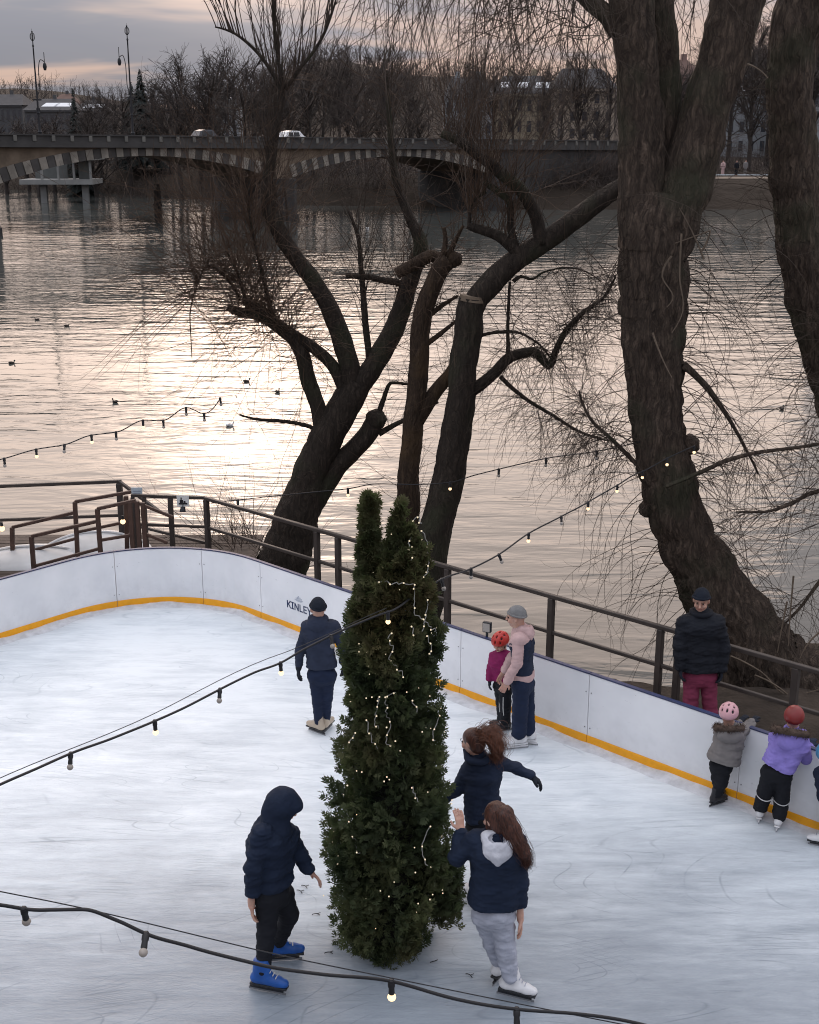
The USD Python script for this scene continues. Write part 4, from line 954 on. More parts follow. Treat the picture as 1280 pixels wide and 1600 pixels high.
# --- trees beyond the river: a few kinds, then copies
M['far_bark'] = mat('far_tree_bark', (0.042, 0.034, 0.030), 0.95, 0.3, 0.6)
M['far_twig'] = mat('far_tree_twigs', (0.062, 0.047, 0.040), 0.95, 0.4, 0.5)
M['far_conifer'] = mat('far_conifer_needles', (0.016, 0.022, 0.020), 0.9, 0.4, 0.5)
def far_tree(seed, h, spread, name, label, nl=26, up=1.1):
    g = np.random.default_rng(seed)
    t = thing(name, label, 'tree', (0, 0, 0))
    tk = np.array([[0, 0, -.8], [g.normal(0, .1), 0, h * .2], [g.normal(0, .25), g.normal(0, .2), h * .5], [g.normal(0, .4), g.normal(0, .3), h * .86]])
    c = spline(tk, n=14)
    part(t, 'trunk', MB().tube(c, np.linspace(h * .020, h * .004, 14), 7), M['far_bark'])
    u = g.uniform(.25, .98, nl); S = np.stack([np.interp(u, np.linspace(0, 1, 14), c[:, k]) for k in range(3)], 1)
    az = g.uniform(0, 2 * np.pi, nl)
    D = np.stack([np.cos(az) * spread, np.sin(az) * spread, np.full(nl, up)], 1)
    P, R = grow(S, D, h * (.24 + .26 * (1 - u)) * g.uniform(.7, 1.2, nl), seed, 9, -.02, .9 / h, np.full(nl, h * .0065), h * .0016)
    P2, R2 = side_twigs(P, R, 7, seed + 1, (.25, .55), 6, 0, 1.2 / h, 0, .8); R2 = np.maximum(R2, h * .0017)
    P3, R3 = side_twigs(P2, R2, 5, seed + 2, (.3, .6), 4, 0, 1.5 / h, 0, .9); R3 = R3 * 0 + h * .0012
    part(t, 'branches', MB().add(*many_tubes(P, R)).add(*many_tubes(P2, R2)), M['far_bark'], kind='stuff')
    part(t, 'twigs', MB().add(*many_tubes(P3, R3)), M['far_twig'], kind='stuff')
    return t
def conifer(seed, h, r, name, label):
    g = np.random.default_rng(seed)
    t = thing(name, label, 'tree', (0, 0, 0))
    part(t, 'trunk', MB().tube([[0, 0, -.8], [0, 0, h]], [h * .016, .02], 6), M['far_bark'])
    mb = MB(); N = 420
    u = g.uniform(0.06, 1, N) ** .85; az = g.uniform(0, 2 * np.pi, N); rr = r * (1 - u) * g.uniform(.75, 1.15, N) + .12
    for k in range(N):
        d = np.array([math.cos(az[k]), math.sin(az[k]), 0]); s = np.array([-d[1], d[0], 0]); z = u[k] * h
        a = np.array([0, 0, z]); e = d * rr[k] + [0, 0, z - rr[k] * .35]; w = .16 * rr[k] + .12
        m = (a + e) / 2 + [0, 0, .05]
        mb.add([a, m + s * w, e, m - s * w, m + [0, 0, .18 * rr[k]]], [[0, 1, 4], [1, 2, 4], [2, 3, 4], [3, 0, 4]])
    part(t, 'crown', mb, M['far_conifer'], kind='stuff')
    return t
protos = [far_tree(500 + k, 15.0, sp, 'bare_tree', 'bare tree on the far bank', nl, up) for k, (sp, nl, up) in enumerate(((.8, 26, 1.1), (.55, 30, 1.5), (1.0, 24, .8), (.7, 34, 1.2), (.9, 22, 1.0)))]
used = [False] * len(protos)
ftr = np.random.default_rng(77)
def put_tree(k, x, ytop, Y, label, group, wide=1.0):
    base = at_y(x, 290, Y); bz_ = ground_z(base[0], Y); top = at_y(x, ytop, Y)
    s = (top[2] - bz_) / 15.0
    loc = (base[0], Y, bz_); rz = ftr.uniform(0, 360)
    sc = (s * wide, s * wide, s)
    if not used[k]:
        used[k] = True
        x_ = UsdGeom.Xformable(stage.GetPrimAtPath(protos[k])); x_.ClearXformOpOrder()
        x_.MakeMatrixXform().Set(Gf.Matrix4d(np.diag([*sc, 1.0]).tolist()) * Gf.Matrix4d().SetRotate(Gf.Rotation(Gf.Vec3d(0, 0, 1), rz)) * Gf.Matrix4d().SetTranslate(Gf.Vec3d(*map(float, loc))))
        _data(x_.GetPrim(), label=label, group=group)
    else:
        copy_of(protos[k], 'bare_tree', label, 'tree', loc, rz, sc, group)
gA, lA = 'bare trees behind the bridge', 'bare dark tree in the grove rising behind the bridge'
gB, lB = 'bare trees in front of the town houses', 'bare tree on the far bank in front of the town houses'
gC, lC = 'bare trees on the wooded slope', 'bare tree on the wooded slope at the right beyond the big trunks'
gD, lD = 'bare trees on the far bank left of the bridge lamps', 'low bare tree on the far bank near the bridge lamps'
i = 0
for x, y, Y, w in [(268, 118, 175, 1.1), (290, 92, 182, 1.0), (315, 100, 168, 1.2), (345, 88, 178, 1.0), (372, 92, 186, 1.2), (398, 84, 176, 1.1), (425, 112, 170, 1.3), (452, 98, 184, 1.2), (478, 88, 174, 1.1),
                   (505, 84, 180, 1.0), (532, 78, 172, .9), (545, 96, 190, 1.1), (572, 96, 178, 1.0), (592, 84, 184, 1.1), (612, 104, 170, 1.2), (282, 128, 160, 1.3), (330, 120, 158, 1.3), (385, 122, 160, 1.4), (440, 128, 157, 1.4), (490, 122, 160, 1.3), (560, 124, 158, 1.2)]:
    put_tree(i % 5, x, y, Y, lA, gA, w); i += 1
for x, y, Y, w in [(640, 108, 176, 1.1), (700, 112, 172, .9), (740, 92, 178, .8), (772, 118, 172, 1.1), (800, 96, 180, 1.0), (846, 108, 174, .8), (874, 120, 182, 1.1), (905, 96, 178, 1.2), (948, 92, 180, .9),
                   (655, 150, 160, 1.3), (730, 176, 158, 1.4), (860, 180, 158, 1.4), (930, 172, 160, 1.3)]:
    put_tree(i % 5, x, y, Y, lB, gB, w); i += 1
for x, y, Y, w in [(1050, 105, 182, 1.1), (1078, 92, 190, 1.2), (1105, 88, 178, 1.1), (1135, 82, 186, 1.2), (1168, 78, 176, 1.2), (1195, 70, 190, 1.3), (1225, 62, 180, 1.2), (1262, 48, 188, 1.3), (1290, 40, 178, 1.2), (1130, 52, 300, 1.4), (1175, 34, 330, 1.4), (1215, 20, 340, 1.4), (1090, 76, 290, 1.4), (1062, 88, 310, 1.4), (1255, 4, 330, 1.4)]:
    put_tree(i % 5, x, y, Y, lC, gC, w); i += 1
for x, y, Y, w in [(10, 188, 172, 1.5), (45, 192, 180, 1.6), (85, 188, 176, 1.6), (120, 184, 184, 1.5), (160, 166, 178, 1.5), (185, 146, 182, 1.4), (205, 152, 172, 1.4), (245, 130, 184, 1.3), (168, 146, 200, 1.0), (150, 184, 165, 1.6), (60, 196, 165, 1.6)]:
    put_tree(i % 5, x, y, Y, lD, gD, w); i += 1
for seed, x, y, Y, r, lab in ((1, 124, 138, 176, 2.6, 'narrow dark conifer between the two bridge lamps'), (2, 228, 108, 180, 4.2, 'dark conifer just right of the second bridge lamp'), (3, 214, 128, 190, 4.0, 'lower dark conifer behind the second bridge lamp'), (4, 130, 190, 168, 3.2, 'squat conifer at the foot of the narrow one')):
    base = at_y(x, 290, Y); z = ground_z(base[0], Y); t = conifer(seed, at_y(x, y, Y)[2] - z, r, 'conifer_tree', lab)
    UsdGeom.Xformable(stage.GetPrimAtPath(t)).GetOrderedXformOps()[0].Set(Gf.Vec3d(float(base[0]), float(Y), z))
# undergrowth along the far bank, and the woods on the hills: masses nobody could count
ug = MB(); g = np.random.default_rng(9)
N = 8200
xx = g.uniform(-75, 110, N); yy = 149 + 55 * g.random(N) ** 1.7 + np.where(xx < -10, np.clip((-10 - xx) * .5, 0, 25), 0)
keep = ~((xx > 8) & (xx < 22) & (yy < 155)) & ~((xx > 31) & (xx < 50) & (yy < 162)); xx, yy = xx[keep], yy[keep]; N = len(xx)
x2 = g.uniform(5, 31, 2200); y2 = g.uniform(143, 152, 2200); xx = np.concatenate([xx, x2]); yy = np.concatenate([yy, y2]); N = len(xx)
S = np.stack([xx, yy, terr(np.stack([xx, yy], 1)) - .3], 1)
P, R = grow(S, g.normal(0, .5, (N, 3)) + [0, 0, 1], g.uniform(1.2, 4.8, N), 10, 6, 0, .25, .035, .016)
ug.add(*many_tubes(P, R)); ug.add(*many_tubes(*[q if k == 0 else np.maximum(q, .014) for k, q in enumerate(side_twigs(P, R, 3, 11, (.25, .5), 4, 0, .5))]))
single('undergrowth', ug, M['far_twig'], 'tangle of bare bushes along the far bank below the trees', 'undergrowth', kind='stuff')
px_ = np.linspace(3, 62, 60); pth = np.array([[x, y, float(terr((x, y))) + .06] for x in px_ for y in (147.5, 151.5)])
M['path'] = mat('pale_path', (0.19, 0.15, 0.115), 0.95, 0.3, 0.6, space='world')
struct('riverside_path', (pth, grid(60, 2)), M['path'])
wd = MB(); N = 3600
az = g.uniform(-.40, .62, N); Yw = g.uniform(230, 900, N) ** 1.0; Xw = az * Yw
zz = terr(np.stack([Xw, Yw], 1)); ok = zz > 4.0; Xw, Yw, zz = Xw[ok], Yw[ok], zz[ok]; N = len(Xw)
S = np.stack([Xw, Yw, zz - .5], 1); hh = g.uniform(5, 11, N)
P, R = grow(S, g.normal(0, .12, (N, 3)) + [0, 0, 1], hh, 12, 4, 0, .02, .16, .05)
wd.add(*many_tubes(P, R)); P2, R2 = side_twigs(P, R, 9, 13, (.25, .5), 4, 0, .1, 0, .8, .2, .98); wd.add(*many_tubes(P2, np.maximum(R2, .07)))
single('hill_woods', wd, M['far_twig'], 'bare woods covering the far hills as one mass', 'woods', kind='stuff')

# ------------------------------------------------------------------ railings behind the boards
def rail_pt(px, py, z): return on_z(px, py, z)
T0, T1 = np.array([-3.18, 19.09]), np.array([4.32, 12.46])
rd = (T1 - T0) / np.linalg.norm(T1 - T0); T2 = T1 + rd * 6
RZ = 1.0
def on_rail(px):
    """Where along the river railing the view through column px crosses it (at rail height)."""
    s = np.linspace(-.5, 17, 6000); q = T0 + rd * s[:, None]
    f = q[:, 1] * _c - (RZ - EYE) * _s
    return s[np.argmin(np.abs(640 + FPX * q[:, 0] / f - px))]
rl = thing('river_railing', 'dark steel railing with two rails running along the river behind the boards', 'railing', (T0[0], T0[1], 0))
def r3(s, z): q = T0 + rd * s; return np.array([q[0], q[1], z])
part(rl, 'top_rail', MB().bar(r3(0, RZ), r3(17, RZ), .06, .05, ch=.006), M['steel'])
part(rl, 'lower_rail', MB().bar(r3(0, .53), r3(17, .53), .045, .045, ch=.006), M['steel'])
for px in (322, 495, 528, 700, 862, 1033, 1062, 1245):
    s = on_rail(px)
    part(rl, 'post', MB().bar(r3(s, -.25), r3(s, RZ - .026), .075, .075, (rd[0], rd[1], 0), ch=.006), M['steel'])
# its end on the left, turning back to the landing
Q = [rail_pt(320, 778, RZ), rail_pt(268, 774, RZ), rail_pt(205, 774, RZ)]
rl2 = thing('landing_railing', 'short dark railing with two small signs at the corner of the landing', 'railing', (*Q[1][:2], 0))
part(rl2, 'top_rail', MB().bar(Q[0], Q[2], .055, .05, ch=.006), M['steel'])
part(rl2, 'lower_rail', MB().bar(Q[0] - [0, 0, .47], Q[2] - [0, 0, .47], .045, .045, ch=.006), M['steel'])
for k, px in enumerate((266, 225, 207)):
    q = Q[0] + (Q[2] - Q[0]) * (320 - px) / 115
    part(rl2, 'post', MB().bar(q - [0, 0, 1.3], q - [0, 0, .026], .075 if k == 0 else .06, .075 if k == 0 else .06, (1, 0, 0), ch=.006), M['steel'])
# back railing over the water
a, b = at_y(-60, 762, 20.3), at_y(186, 752, 20.3)
r3b = thing('quay_railing', 'straight dark railing at the back of the landing on the far left', 'railing', (b[0], b[1], 0))
part(r3b, 'top_rail', MB().bar(a, b + [.04, 0, 0], .06, .055, ch=.006), M['steel'])
part(r3b, 'lower_rail', MB().bar(at_y(-60, 815, 20.3), at_y(186, 805, 20.3), .05, .05, ch=.006), M['steel'])
part(r3b, 'post', MB().bar(b - [0, 0, 1.6], b - [0, 0, .03], .11, .09, (1, 0, 0), ch=.008), M['steel'])
e = rail_pt(232, 790, .92)
part(r3b, 'brace', MB().bar(b, at_y(250, 800, 19.6), .05, .05, ch=.005), M['steel'])
part(r3b, 'brace', MB().bar(at_y(215, 822, 20.2), at_y(330, 850, 19.4), .045, .045, ch=.005), M['steel'])
# the two sloping hand rails of the gangway
def gang(name, label, Yg, top, mid, posts, m):
    p_ = at_y(*top[0], Yg)
    t = thing(name, label, 'handrail', (p_[0], p_[1], 0))
    for seg in top[1]:
        part(t, 'top_rail', MB().bar(at_y(*seg[0], Yg), at_y(*seg[1], Yg), .055, .05, ch=.005), m)
    for seg in mid:
        part(t, 'lower_rail', MB().bar(at_y(*seg[0], Yg), at_y(*seg[1], Yg), .045, .045, ch=.005), m)
    for x0, y0, x1, y1 in posts:
        part(t, 'post', MB().bar(at_y(x1, y1 + 14, Yg), at_y(x0, y0, Yg), .065, .065, (1, 0, 0), ch=.006), m)
gang('gangway_handrail', 'rear sloping handrail of the gangway on the far left', 19.5, ((214, 768), [((214, 767), (117, 784)), ((116, 801), (19, 824))]), [((214, 812), (118, 832)), ((120, 841), (22, 868))],
     [(117, 784, 122, 866), (19, 824, 21, 894), (197, 775, 199, 850)], M['steel_rust'])
gang('gangway_handrail', 'front sloping handrail of the gangway, nearest the boards on the far left', 18.6, ((210, 783), [((212, 782), (152, 795)), ((154, 814), (49, 838))]), [((205, 836), (158, 844)), ((156, 857), (56, 884)), ((206, 782), (270, 808)), ((222, 832), (262, 848))],
     [(152, 795, 158, 860), (49, 838, 54, 888), (203, 784, 208, 850), (214, 783, 219, 850), (223, 785, 228, 848)], M['steel_rust'])
# deck boards of the landing and gangway
M['deck'] = mat('weathered_deck_wood', (0.10, 0.075, 0.06), 0.85, 0.4, 4, 0.004, 30)
dk = thing('landing_deck', 'weathered plank deck of the landing under the left railings', 'deck', at_y(110, 890, 19))
for k in range(16):
    y = 18.3 + k * .17
    part(dk, 'plank', MB().box((-5.3, y, -.20 + rng.uniform(-.004, .004)), (5.6, .155, .04), None, .006), M['deck'])
part(dk, 'beam', MB().box((-5.3, 18.6, -.32), (5.4, .14, .18)).box((-5.3, 20.6, -.32), (5.4, .14, .18)), M['timber'])
for x in (-7.6, -5.2, -2.9):
    for y in (18.6, 20.6):
        part(dk, 'pile', MB().tube([[x, y, -3.5], [x, y, -.42]], .11, 9), M['timber'])
# white upturned boats
M['hull'] = mat('white_boat_hull', (0.62, 0.62, 0.62), 0.4, 0.18, 2.5)
def boat(px, py, Y, length, rz, label):
    c = at_y(px, py, Y)
    t = thing('upturned_boat', label, 'boat', c)
    m = MB(); n, k = 22, 13
    u = np.linspace(-1, 1, n); w = np.clip(1 - np.abs(u) ** 2.6, 0, None) ** .6; w[0] = w[-1] = .03
    ph = np.linspace(0, np.pi, k)
    V = np.zeros((n, k, 3)); hh = .42 * (1 - .35 * np.abs(u) ** 2)
    V[..., 0] = u[:, None] * length / 2; V[..., 1] = (np.cos(ph)[None] * w[:, None]) * .62; V[..., 2] = np.sin(ph)[None] ** .8 * hh[:, None] * np.maximum(w, .3)[:, None]
    r = np.array([[math.cos(rz), math.sin(rz), 0], [-math.sin(rz), math.cos(rz), 0], [0, 0, 1]])
    W = V.reshape(-1, 3) @ r + c; m.add(W, grid(n, k))
    part(t, 'hull', m, M['hull'], smooth=True)
    keel = np.stack([u[2:-2] * length / 2, 0 * u[2:-2], hh[2:-2] * w[2:-2] + .015], 1) @ r + c
    part(t, 'keel', MB().tube(keel, .022, 6), M['hull'])
    rim = np.concatenate([V[:, 0], V[::-1, -1]]) @ r + c
    part(t, 'gunwale', MB().tube(rim, .025, 6), M['hull'])
boat(150, 870, 20.1, 2.0, .15, 'white upturned boat behind the gangway rails, the one nearer the bend')
boat(52, 893, 19.6, 2.6, .1, 'white upturned boat lying low by the white hut')
# white hut at the left edge
M['hut'] = mat('white_hut_panel', (0.62, 0.61, 0.60), 0.6, 0.12, 2)
a = at_y(14, 838, 18.0)
a = a - [.62, 0, 0]
t = thing('white_hut', 'white hut corner with an overhanging roof box at the left edge', 'hut', (a[0] - .6, 18.6, -.2))
part(t, 'wall', MB().box((a[0] - .62, 18.65, .22), (1.2, 1.2, 1.3), None, .01), M['hut'])
zr = at_y(14, 784, 17.9)[2]; zl = at_y(14, 812, 17.9)[2]
part(t, 'roof', MB().box((a[0] - .60, 18.55, zr - .02), (1.32, 1.5, .05), None, .008), M['hut'])
part(t, 'fascia', MB().box((a[0] - .60, 18.5, (zl + zr - .05) / 2), (1.26, 1.36, zr - zl - .05), None, .006), M['hut'])
# ------------------------------------------------------------------ signs and the floodlight
M['sign_blue'] = mat('pale_blue_sign', (0.45, 0.52, 0.56), 0.4, 0.06)
M['sign_white'] = mat('white_sign', (0.66, 0.67, 0.66), 0.4, 0.06)
def sign(cx, cy, w, h, Y, label, kind):
    c = at_y(cx, cy, Y)
    m = 1 / FPX * math.hypot(Y, EYE - c[2])
    t = thing('railing_sign', label, 'sign', c)
    part(t, 'plate', MB().box(c, (w * m, .012, h * m), None, .003), M['sign_blue'] if kind == 0 else M['sign_white'])
    f = c - [0, .008, 0]
    if kind == 0:
        for k in range(2):
            part(t, 'text_line', MB().box(f + [-.01 * k, 0, h * m * (.12 - .25 * k)], (w * m * (.75 - .15 * k), .003, h * m * .10)), M['print_grey'])
    else:
        q = MB().box(f + [0, 0, -h * m * .22], (w * m * .7, .003, h * m * .14)).box(f + [-w * m * .12, 0, -h * m * .02], (w * m * .26, .003, h * m * .26)).box(f + [w * m * .14, 0, -h * m * .06], (w * m * .14, .003, h * m * .16)).box(f + [-w * m * .14, 0, h * m * .22], (w * m * .10, .003, h * m * .24))
        part(t, 'pictogram', q, M['black_metal'], label='black boat-like pictogram')
    for sx in (-.3, .3):
        part(t, 'clip', MB().box(c + [w * m * sx, .02, h * m * .1], (.02, .04, .03)), M['steel'])
sign(214, 769, 17, 15, 19.35, 'pale blue sign clipped to the landing railing', 0)
sign(286, 783, 19, 18, 19.05, 'white sign with a black pictogram clipped to the railing', 1)
c = at_y(286, 796, 19.0)
t = thing('hanging_lamp', 'small dark spotlight hanging under the white pictogram sign', 'lamp', c)
part(t, 'housing', MB().tube([c + [0, 0, .04], c + [0, -.03, -.03]], [.035, .05], 10), M['black_metal'])
part(t, 'bracket', MB().tube([c + [0, 0, .03], c + [0, .02, .12]], .008, 5), M['black_metal'])
c = on_board(759, 984); c = np.array([c[0], c[1], 0]) + [.02, .05, BH + .10]
t = thing('floodlight', 'small black floodlight on top of the boards left of the child in the red helmet', 'floodlight', c)
fx = np.array([[.9, -.43, 0], [.43, .9, 0], [0, 0, 1.0]])
part(t, 'housing', MB().box(c + [0, 0, .03], (.105, .05, .13), fx, .008), M['black_metal'])
part(t, 'glass', MB().box(c - fx[1] * .027 + [0, 0, .03], (.085, .006, .10), fx), M['bulb_off'])
part(t, 'bracket', MB().box(c + [0, 0, -.055], (.02, .03, .07), fx), M['black_metal'])
# ducks and gulls on the river
M['duck'] = mat('dark_duck_plumage', (0.045, 0.035, 0.028), 0.8, 0.4, 14)
M['duck_head'] = mat('duck_head', (0.02, 0.03, 0.025), 0.6, 0.2)
M['gull'] = mat('white_gull', (0.62, 0.62, 0.62), 0.7, 0.15, 14)
M['bill'] = mat('ochre_bill', (0.30, 0.18, 0.04), 0.6, 0.1)
def bird(px, py, rz, label, white=False, s=0.45, group=None):
    o = on_z(px, py, WATER)
    t = thing('gull' if white else 'duck', label, 'bird', o, group=group)
    r = np.array([[math.cos(rz), math.sin(rz), 0], [-math.sin(rz), math.cos(rz), 0], [0, 0, 1]])
    m = trimesh.creation.icosphere(3, 1.0); v = np.array(m.vertices); x = v[:, 0].copy()
    v = v * np.array([.25, .12, .10]); v[:, 2] += .05 + .05 * np.clip(-x, 0, 1) ** 2; v[:, 1] *= 1 - .35 * np.clip(-x, 0, 1)
    hd = trimesh.creation.icosphere(2, 1.0); hv = np.array(hd.vertices) * [.062, .05, .055] + [.25, 0, .24]
    nk = tube(spline([[.17, 0, .08], [.225, 0, .16], [.24, 0, .23]], n=6), [.07, .045, .04, .04, .04, .04], 10)
    body = MB().add(v, m.faces).add(*nk)
    V, F_ = body.get(); part(t, 'body', (V * s @ r + o, F_), M['gull'] if white else M['duck'], smooth=True)
    part(t, 'head', (hv * s @ r + o, hd.faces), M['gull'] if white else M['duck_head'], smooth=True)
    bl = MB().add([[.30, .018, .235], [.30, -.018, .235], [.30, 0, .255], [.365, .012, .225], [.365, -.012, .225]], [[0, 1, 4], [0, 4, 3], [0, 3, 2], [1, 2, 4], [2, 3, 4], [0, 2, 1]])
    V, F_ = bl.get(); part(t, 'bill', (V * s @ r + o, F_), M['bill'])
    for sy in (-1, 1):
        w = trimesh.creation.icosphere(2, 1.0); wv = np.array(w.vertices) * [.19, .03, .07] + [-.05, sy * .105, .10]
        part(t, 'wing', (wv * s @ r + o, w.faces), M['gull'] if white else M['duck'], smooth=True)
gd = 'ducks out on the river'
for x, y, a_, lab in ((18, 568, .3, 'dark duck nearest the left edge of the river'), (58, 500, 2.8, 'far left duck of the pair in the dimmer water'), (104, 510, .1, 'right duck of the pair in the dimmer water'), (180, 629, 2.5, 'dark duck floating left of the sun glitter'),
                    (434, 613, 1.2, 'duck floating between the glitter and the leaning willow'), (385, 597, .2, 'duck in the middle of the bright glitter'), (1222, 640, 1.0, 'duck swimming beyond the twigs at the right edge')):
    bird(x, y, a_, lab, group=gd)
bird(359, 666, .2, 'white gull floating just below the bright glitter', True)
for x, y, a_, lab in ((574, 357, .1, 'white gull left of two others under the far bank'), (845, 324, 3, 'white gull by the far shore'), (882, 325, .3, 'white gull by the far shore')):
    bird(x, y, a_, lab if 'two' in lab else lab + (', left of a pair' if x < 860 else ', right of a pair'), True, .6)
# ------------------------------------------------------------------ people
class Field:
    """Distance field on a grid; shapes are melted together and read out as one closed surface."""
    def __init__(self, lo, hi, h):
        self.h = h; self.lo = np.array(lo, float) - 3 * h
        self.n = np.ceil((np.array(hi) + 3 * h - self.lo) / h).astype(int) + 1
        self.ax = [self.lo[k] + h * np.arange(self.n[k]) for k in range(3)]
        self.F = np.full(self.n, 1.0, np.float32)
    def _win(self, lo, hi):
        i0 = np.clip(np.floor((np.asarray(lo) - self.lo) / self.h).astype(int), 0, self.n - 1); i1 = np.clip(np.ceil((np.asarray(hi) - self.lo) / self.h).astype(int) + 1, 1, self.n)
        sl = tuple(slice(a, max(a + 1, b)) for a, b in zip(i0, i1))
        g = np.stack(np.meshgrid(*[self.ax[k][sl[k]] for k in range(3)], indexing='ij'), -1)
        return sl, g
    def _join(self, sl, d, k):
        a = self.F[sl]
        if k > 0:
            q = np.maximum(k - np.abs(a - d), 0) / k
            self.F[sl] = np.minimum(a, d) - q * q * k * 0.25
        else:
            self.F[sl] = np.minimum(a, d)
    def cap(self, a, b, ra, rb=None, k=0.02):
        rb = ra if rb is None else rb
        a, b = np.asarray(a, float), np.asarray(b, float); pad = max(ra, rb) + k + 2.5 * self.h
        sl, g = self._win(np.minimum(a, b) - pad, np.maximum(a, b) + pad)
        ab = b - a; t = np.clip(((g - a) @ ab) / max(ab @ ab, 1e-9), 0, 1)
        self._join(sl, np.linalg.norm(g - a - t[..., None] * ab, axis=-1) - (ra + (rb - ra) * t), k); return self
    def ell(self, c, r, ax=None, k=0.02, sub=False, shell=None):
        c, r = np.asarray(c, float), np.asarray(r, float); pad = r.max() + k + 2.5 * self.h
        sl, g = self._win(c - pad, c + pad)
        q = (g - c) @ (np.eye(3) if ax is None else np.asarray(ax)).T
        n = np.linalg.norm(q / r, axis=-1); d = n * (n - 1) / (np.linalg.norm(q / r ** 2, axis=-1) + 1e-9)
        if sub:
            self.F[sl] = np.maximum(self.F[sl], -d)
        else:
            self._join(sl, d, k)
        return self
    def cut(self, c, n):
        """Takes away what lies on the side that n points to."""
        n = np.asarray(n, float) / np.linalg.norm(n)
        d = sum((self.ax[k] - c[k]).reshape([-1 if j == k else 1 for j in range(3)]) * n[k] for k in range(3))
        self.F = np.maximum(self.F, d.astype(np.float32)); return self
    def mesh(self):
        F = self.F; F[F == 0] = 1e-6
        s = F < 0; c = [s[i:s.shape[0] - 1 + i, j:s.shape[1] - 1 + j, l:s.shape[2] - 1 + l] for i in (0, 1) for j in (0, 1) for l in (0, 1)]
        cnt = sum(x.astype(np.int8) for x in c); act = (cnt > 0) & (cnt < 8)
        I = np.argwhere(act)
        if len(I) == 0:
            return np.zeros((0, 3)), np.zeros((0, 3), int)
        idx = -np.ones(act.shape, int); idx[act] = np.arange(len(I))
        acc = np.zeros((len(I), 3)); m = np.zeros(len(I))
        cor = [(i, j, l) for i in (0, 1) for j in (0, 1) for l in (0, 1)]
        for a in range(8):
            for b in range(a + 1, 8):
                if sum(abs(x - y) for x, y in zip(cor[a], cor[b])) == 1:
                    fa = F[I[:, 0] + cor[a][0], I[:, 1] + cor[a][1], I[:, 2] + cor[a][2]].astype(float); fb = F[I[:, 0] + cor[b][0], I[:, 1] + cor[b][1], I[:, 2] + cor[b][2]].astype(float)
                    x = (fa < 0) != (fb < 0); t = np.where(x, fa / np.where(x, fa - fb, 1), 0)
                    acc[x] += (np.array(cor[a]) + t[:, None] * (np.array(cor[b]) - np.array(cor[a])))[x]; m[x] += 1
        V = (I + acc / m[:, None]) * self.h + self.lo
        faces = []
        for k in range(3):
            u, w = (k + 1) % 3, (k + 2) % 3
            sa = [slice(None)] * 3; sb = [slice(None)] * 3; sa[k] = slice(0, -1); sb[k] = slice(1, None)
            e = s[tuple(sa)] != s[tuple(sb)]
            P = np.argwhere(e); P = P[(P[:, u] > 0) & (P[:, w] > 0) & (P[:, u] < act.shape[u]) & (P[:, w] < act.shape[w])]
            du = np.zeros(3, int); du[u] = 1; dw = np.zeros(3, int); dw[w] = 1
            g = lambda q: idx[q[:, 0], q[:, 1], q[:, 2]]
            q = np.stack([g(P), g(P - du), g(P - du - dw), g(P - dw)], 1)
            fl = s[P[:, 0], P[:, 1], P[:, 2]]
            q[fl] = q[fl][:, ::-1]
            q = q[(q >= 0).all(1)]
            faces.append(q)
        Q = np.vstack(faces); T = np.vstack([Q[:, [0, 1, 2]], Q[:, [0, 2, 3]]])
        a, b, c_ = V[T[:, 0]], V[T[:, 1]], V[T[:, 2]]
        if np.einsum('ij,ij->i', a, np.cross(b, c_)).sum() < 0:
            T = T[:, ::-1]
        return V, T
def wrinkle(m, amp, freq, seed, stretch=(1, 1, 1)):
    v, f = m
    if len(v) == 0: return m
    t = trimesh.Trimesh(v, f, process=False); n = np.array(t.vertex_normals)
    d = meshkit.fbm(v * freq * np.array(stretch), 3, seed) - 0.5
    return v + n * (d * 2 * amp)[:, None], f
def nrm(x): x = np.asarray(x, float); return x / (np.linalg.norm(x) + 1e-12)

skin_n = {'tc': ('texture_coordinate', {}), 'n': ('noise_texture', {'scale': 9.0, 'detail': 3.0}), 'r': ('rgb_ramp', {'ramp': [(0.35, (0.36, 0.20, 0.15)), (0.65, (0.46, 0.28, 0.21))]}), 'p': ('principled_bsdf', {'roughness': 0.5, 'subsurface_weight': 0.12, 'subsurface_scale': 0.01})}
M['skin'] = usdkit.material(stage, L + 'skin', skin_n, [('tc.object', 'n.vector'), ('n.fac', 'r.fac'), ('r.color', 'p.base_color')], surface='p.BSDF')
def cloth(name, col, rough=0.85, var=0.25, bump=0.004, bscale=55, spec=0.25):
    return mat(name, col, rough, var, 7, bump, bscale, spec)
M['navy'] = cloth('navy_jacket_cloth', (0.014, 0.022, 0.046))
M['navy2'] = cloth('dark_blue_jacket_cloth', (0.010, 0.018, 0.040))
M['navy_grey'] = cloth('slate_navy_jacket_cloth', (0.024, 0.032, 0.058))
M['black_cloth'] = cloth('black_trouser_cloth', (0.008, 0.009, 0.013))
M['dk_blue_cloth'] = cloth('dark_blue_trouser_cloth', (0.010, 0.018, 0.045))
M['black_coat'] = cloth('black_coat_cloth', (0.010, 0.012, 0.018))
M['pink_trousers'] = cloth('dusky_pink_trouser_cloth', (0.20, 0.035, 0.075))
M['pale_pink'] = cloth('pale_pink_jacket_cloth', (0.55, 0.38, 0.37))
M['magenta'] = cloth('magenta_jacket_cloth', (0.21, 0.012, 0.085))
M['grey_knit'] = cloth('grey_knit', (0.22, 0.22, 0.22), 0.95, 0.25, 0.006, 120)
M['dark_knit'] = cloth('dark_knit', (0.012, 0.016, 0.026), 0.95, 0.25, 0.006, 120)
M['light_grey'] = cloth('light_grey_cloth', (0.40, 0.42, 0.49))
M['hood_white'] = cloth('pale_hood_cloth', (0.60, 0.61, 0.66))
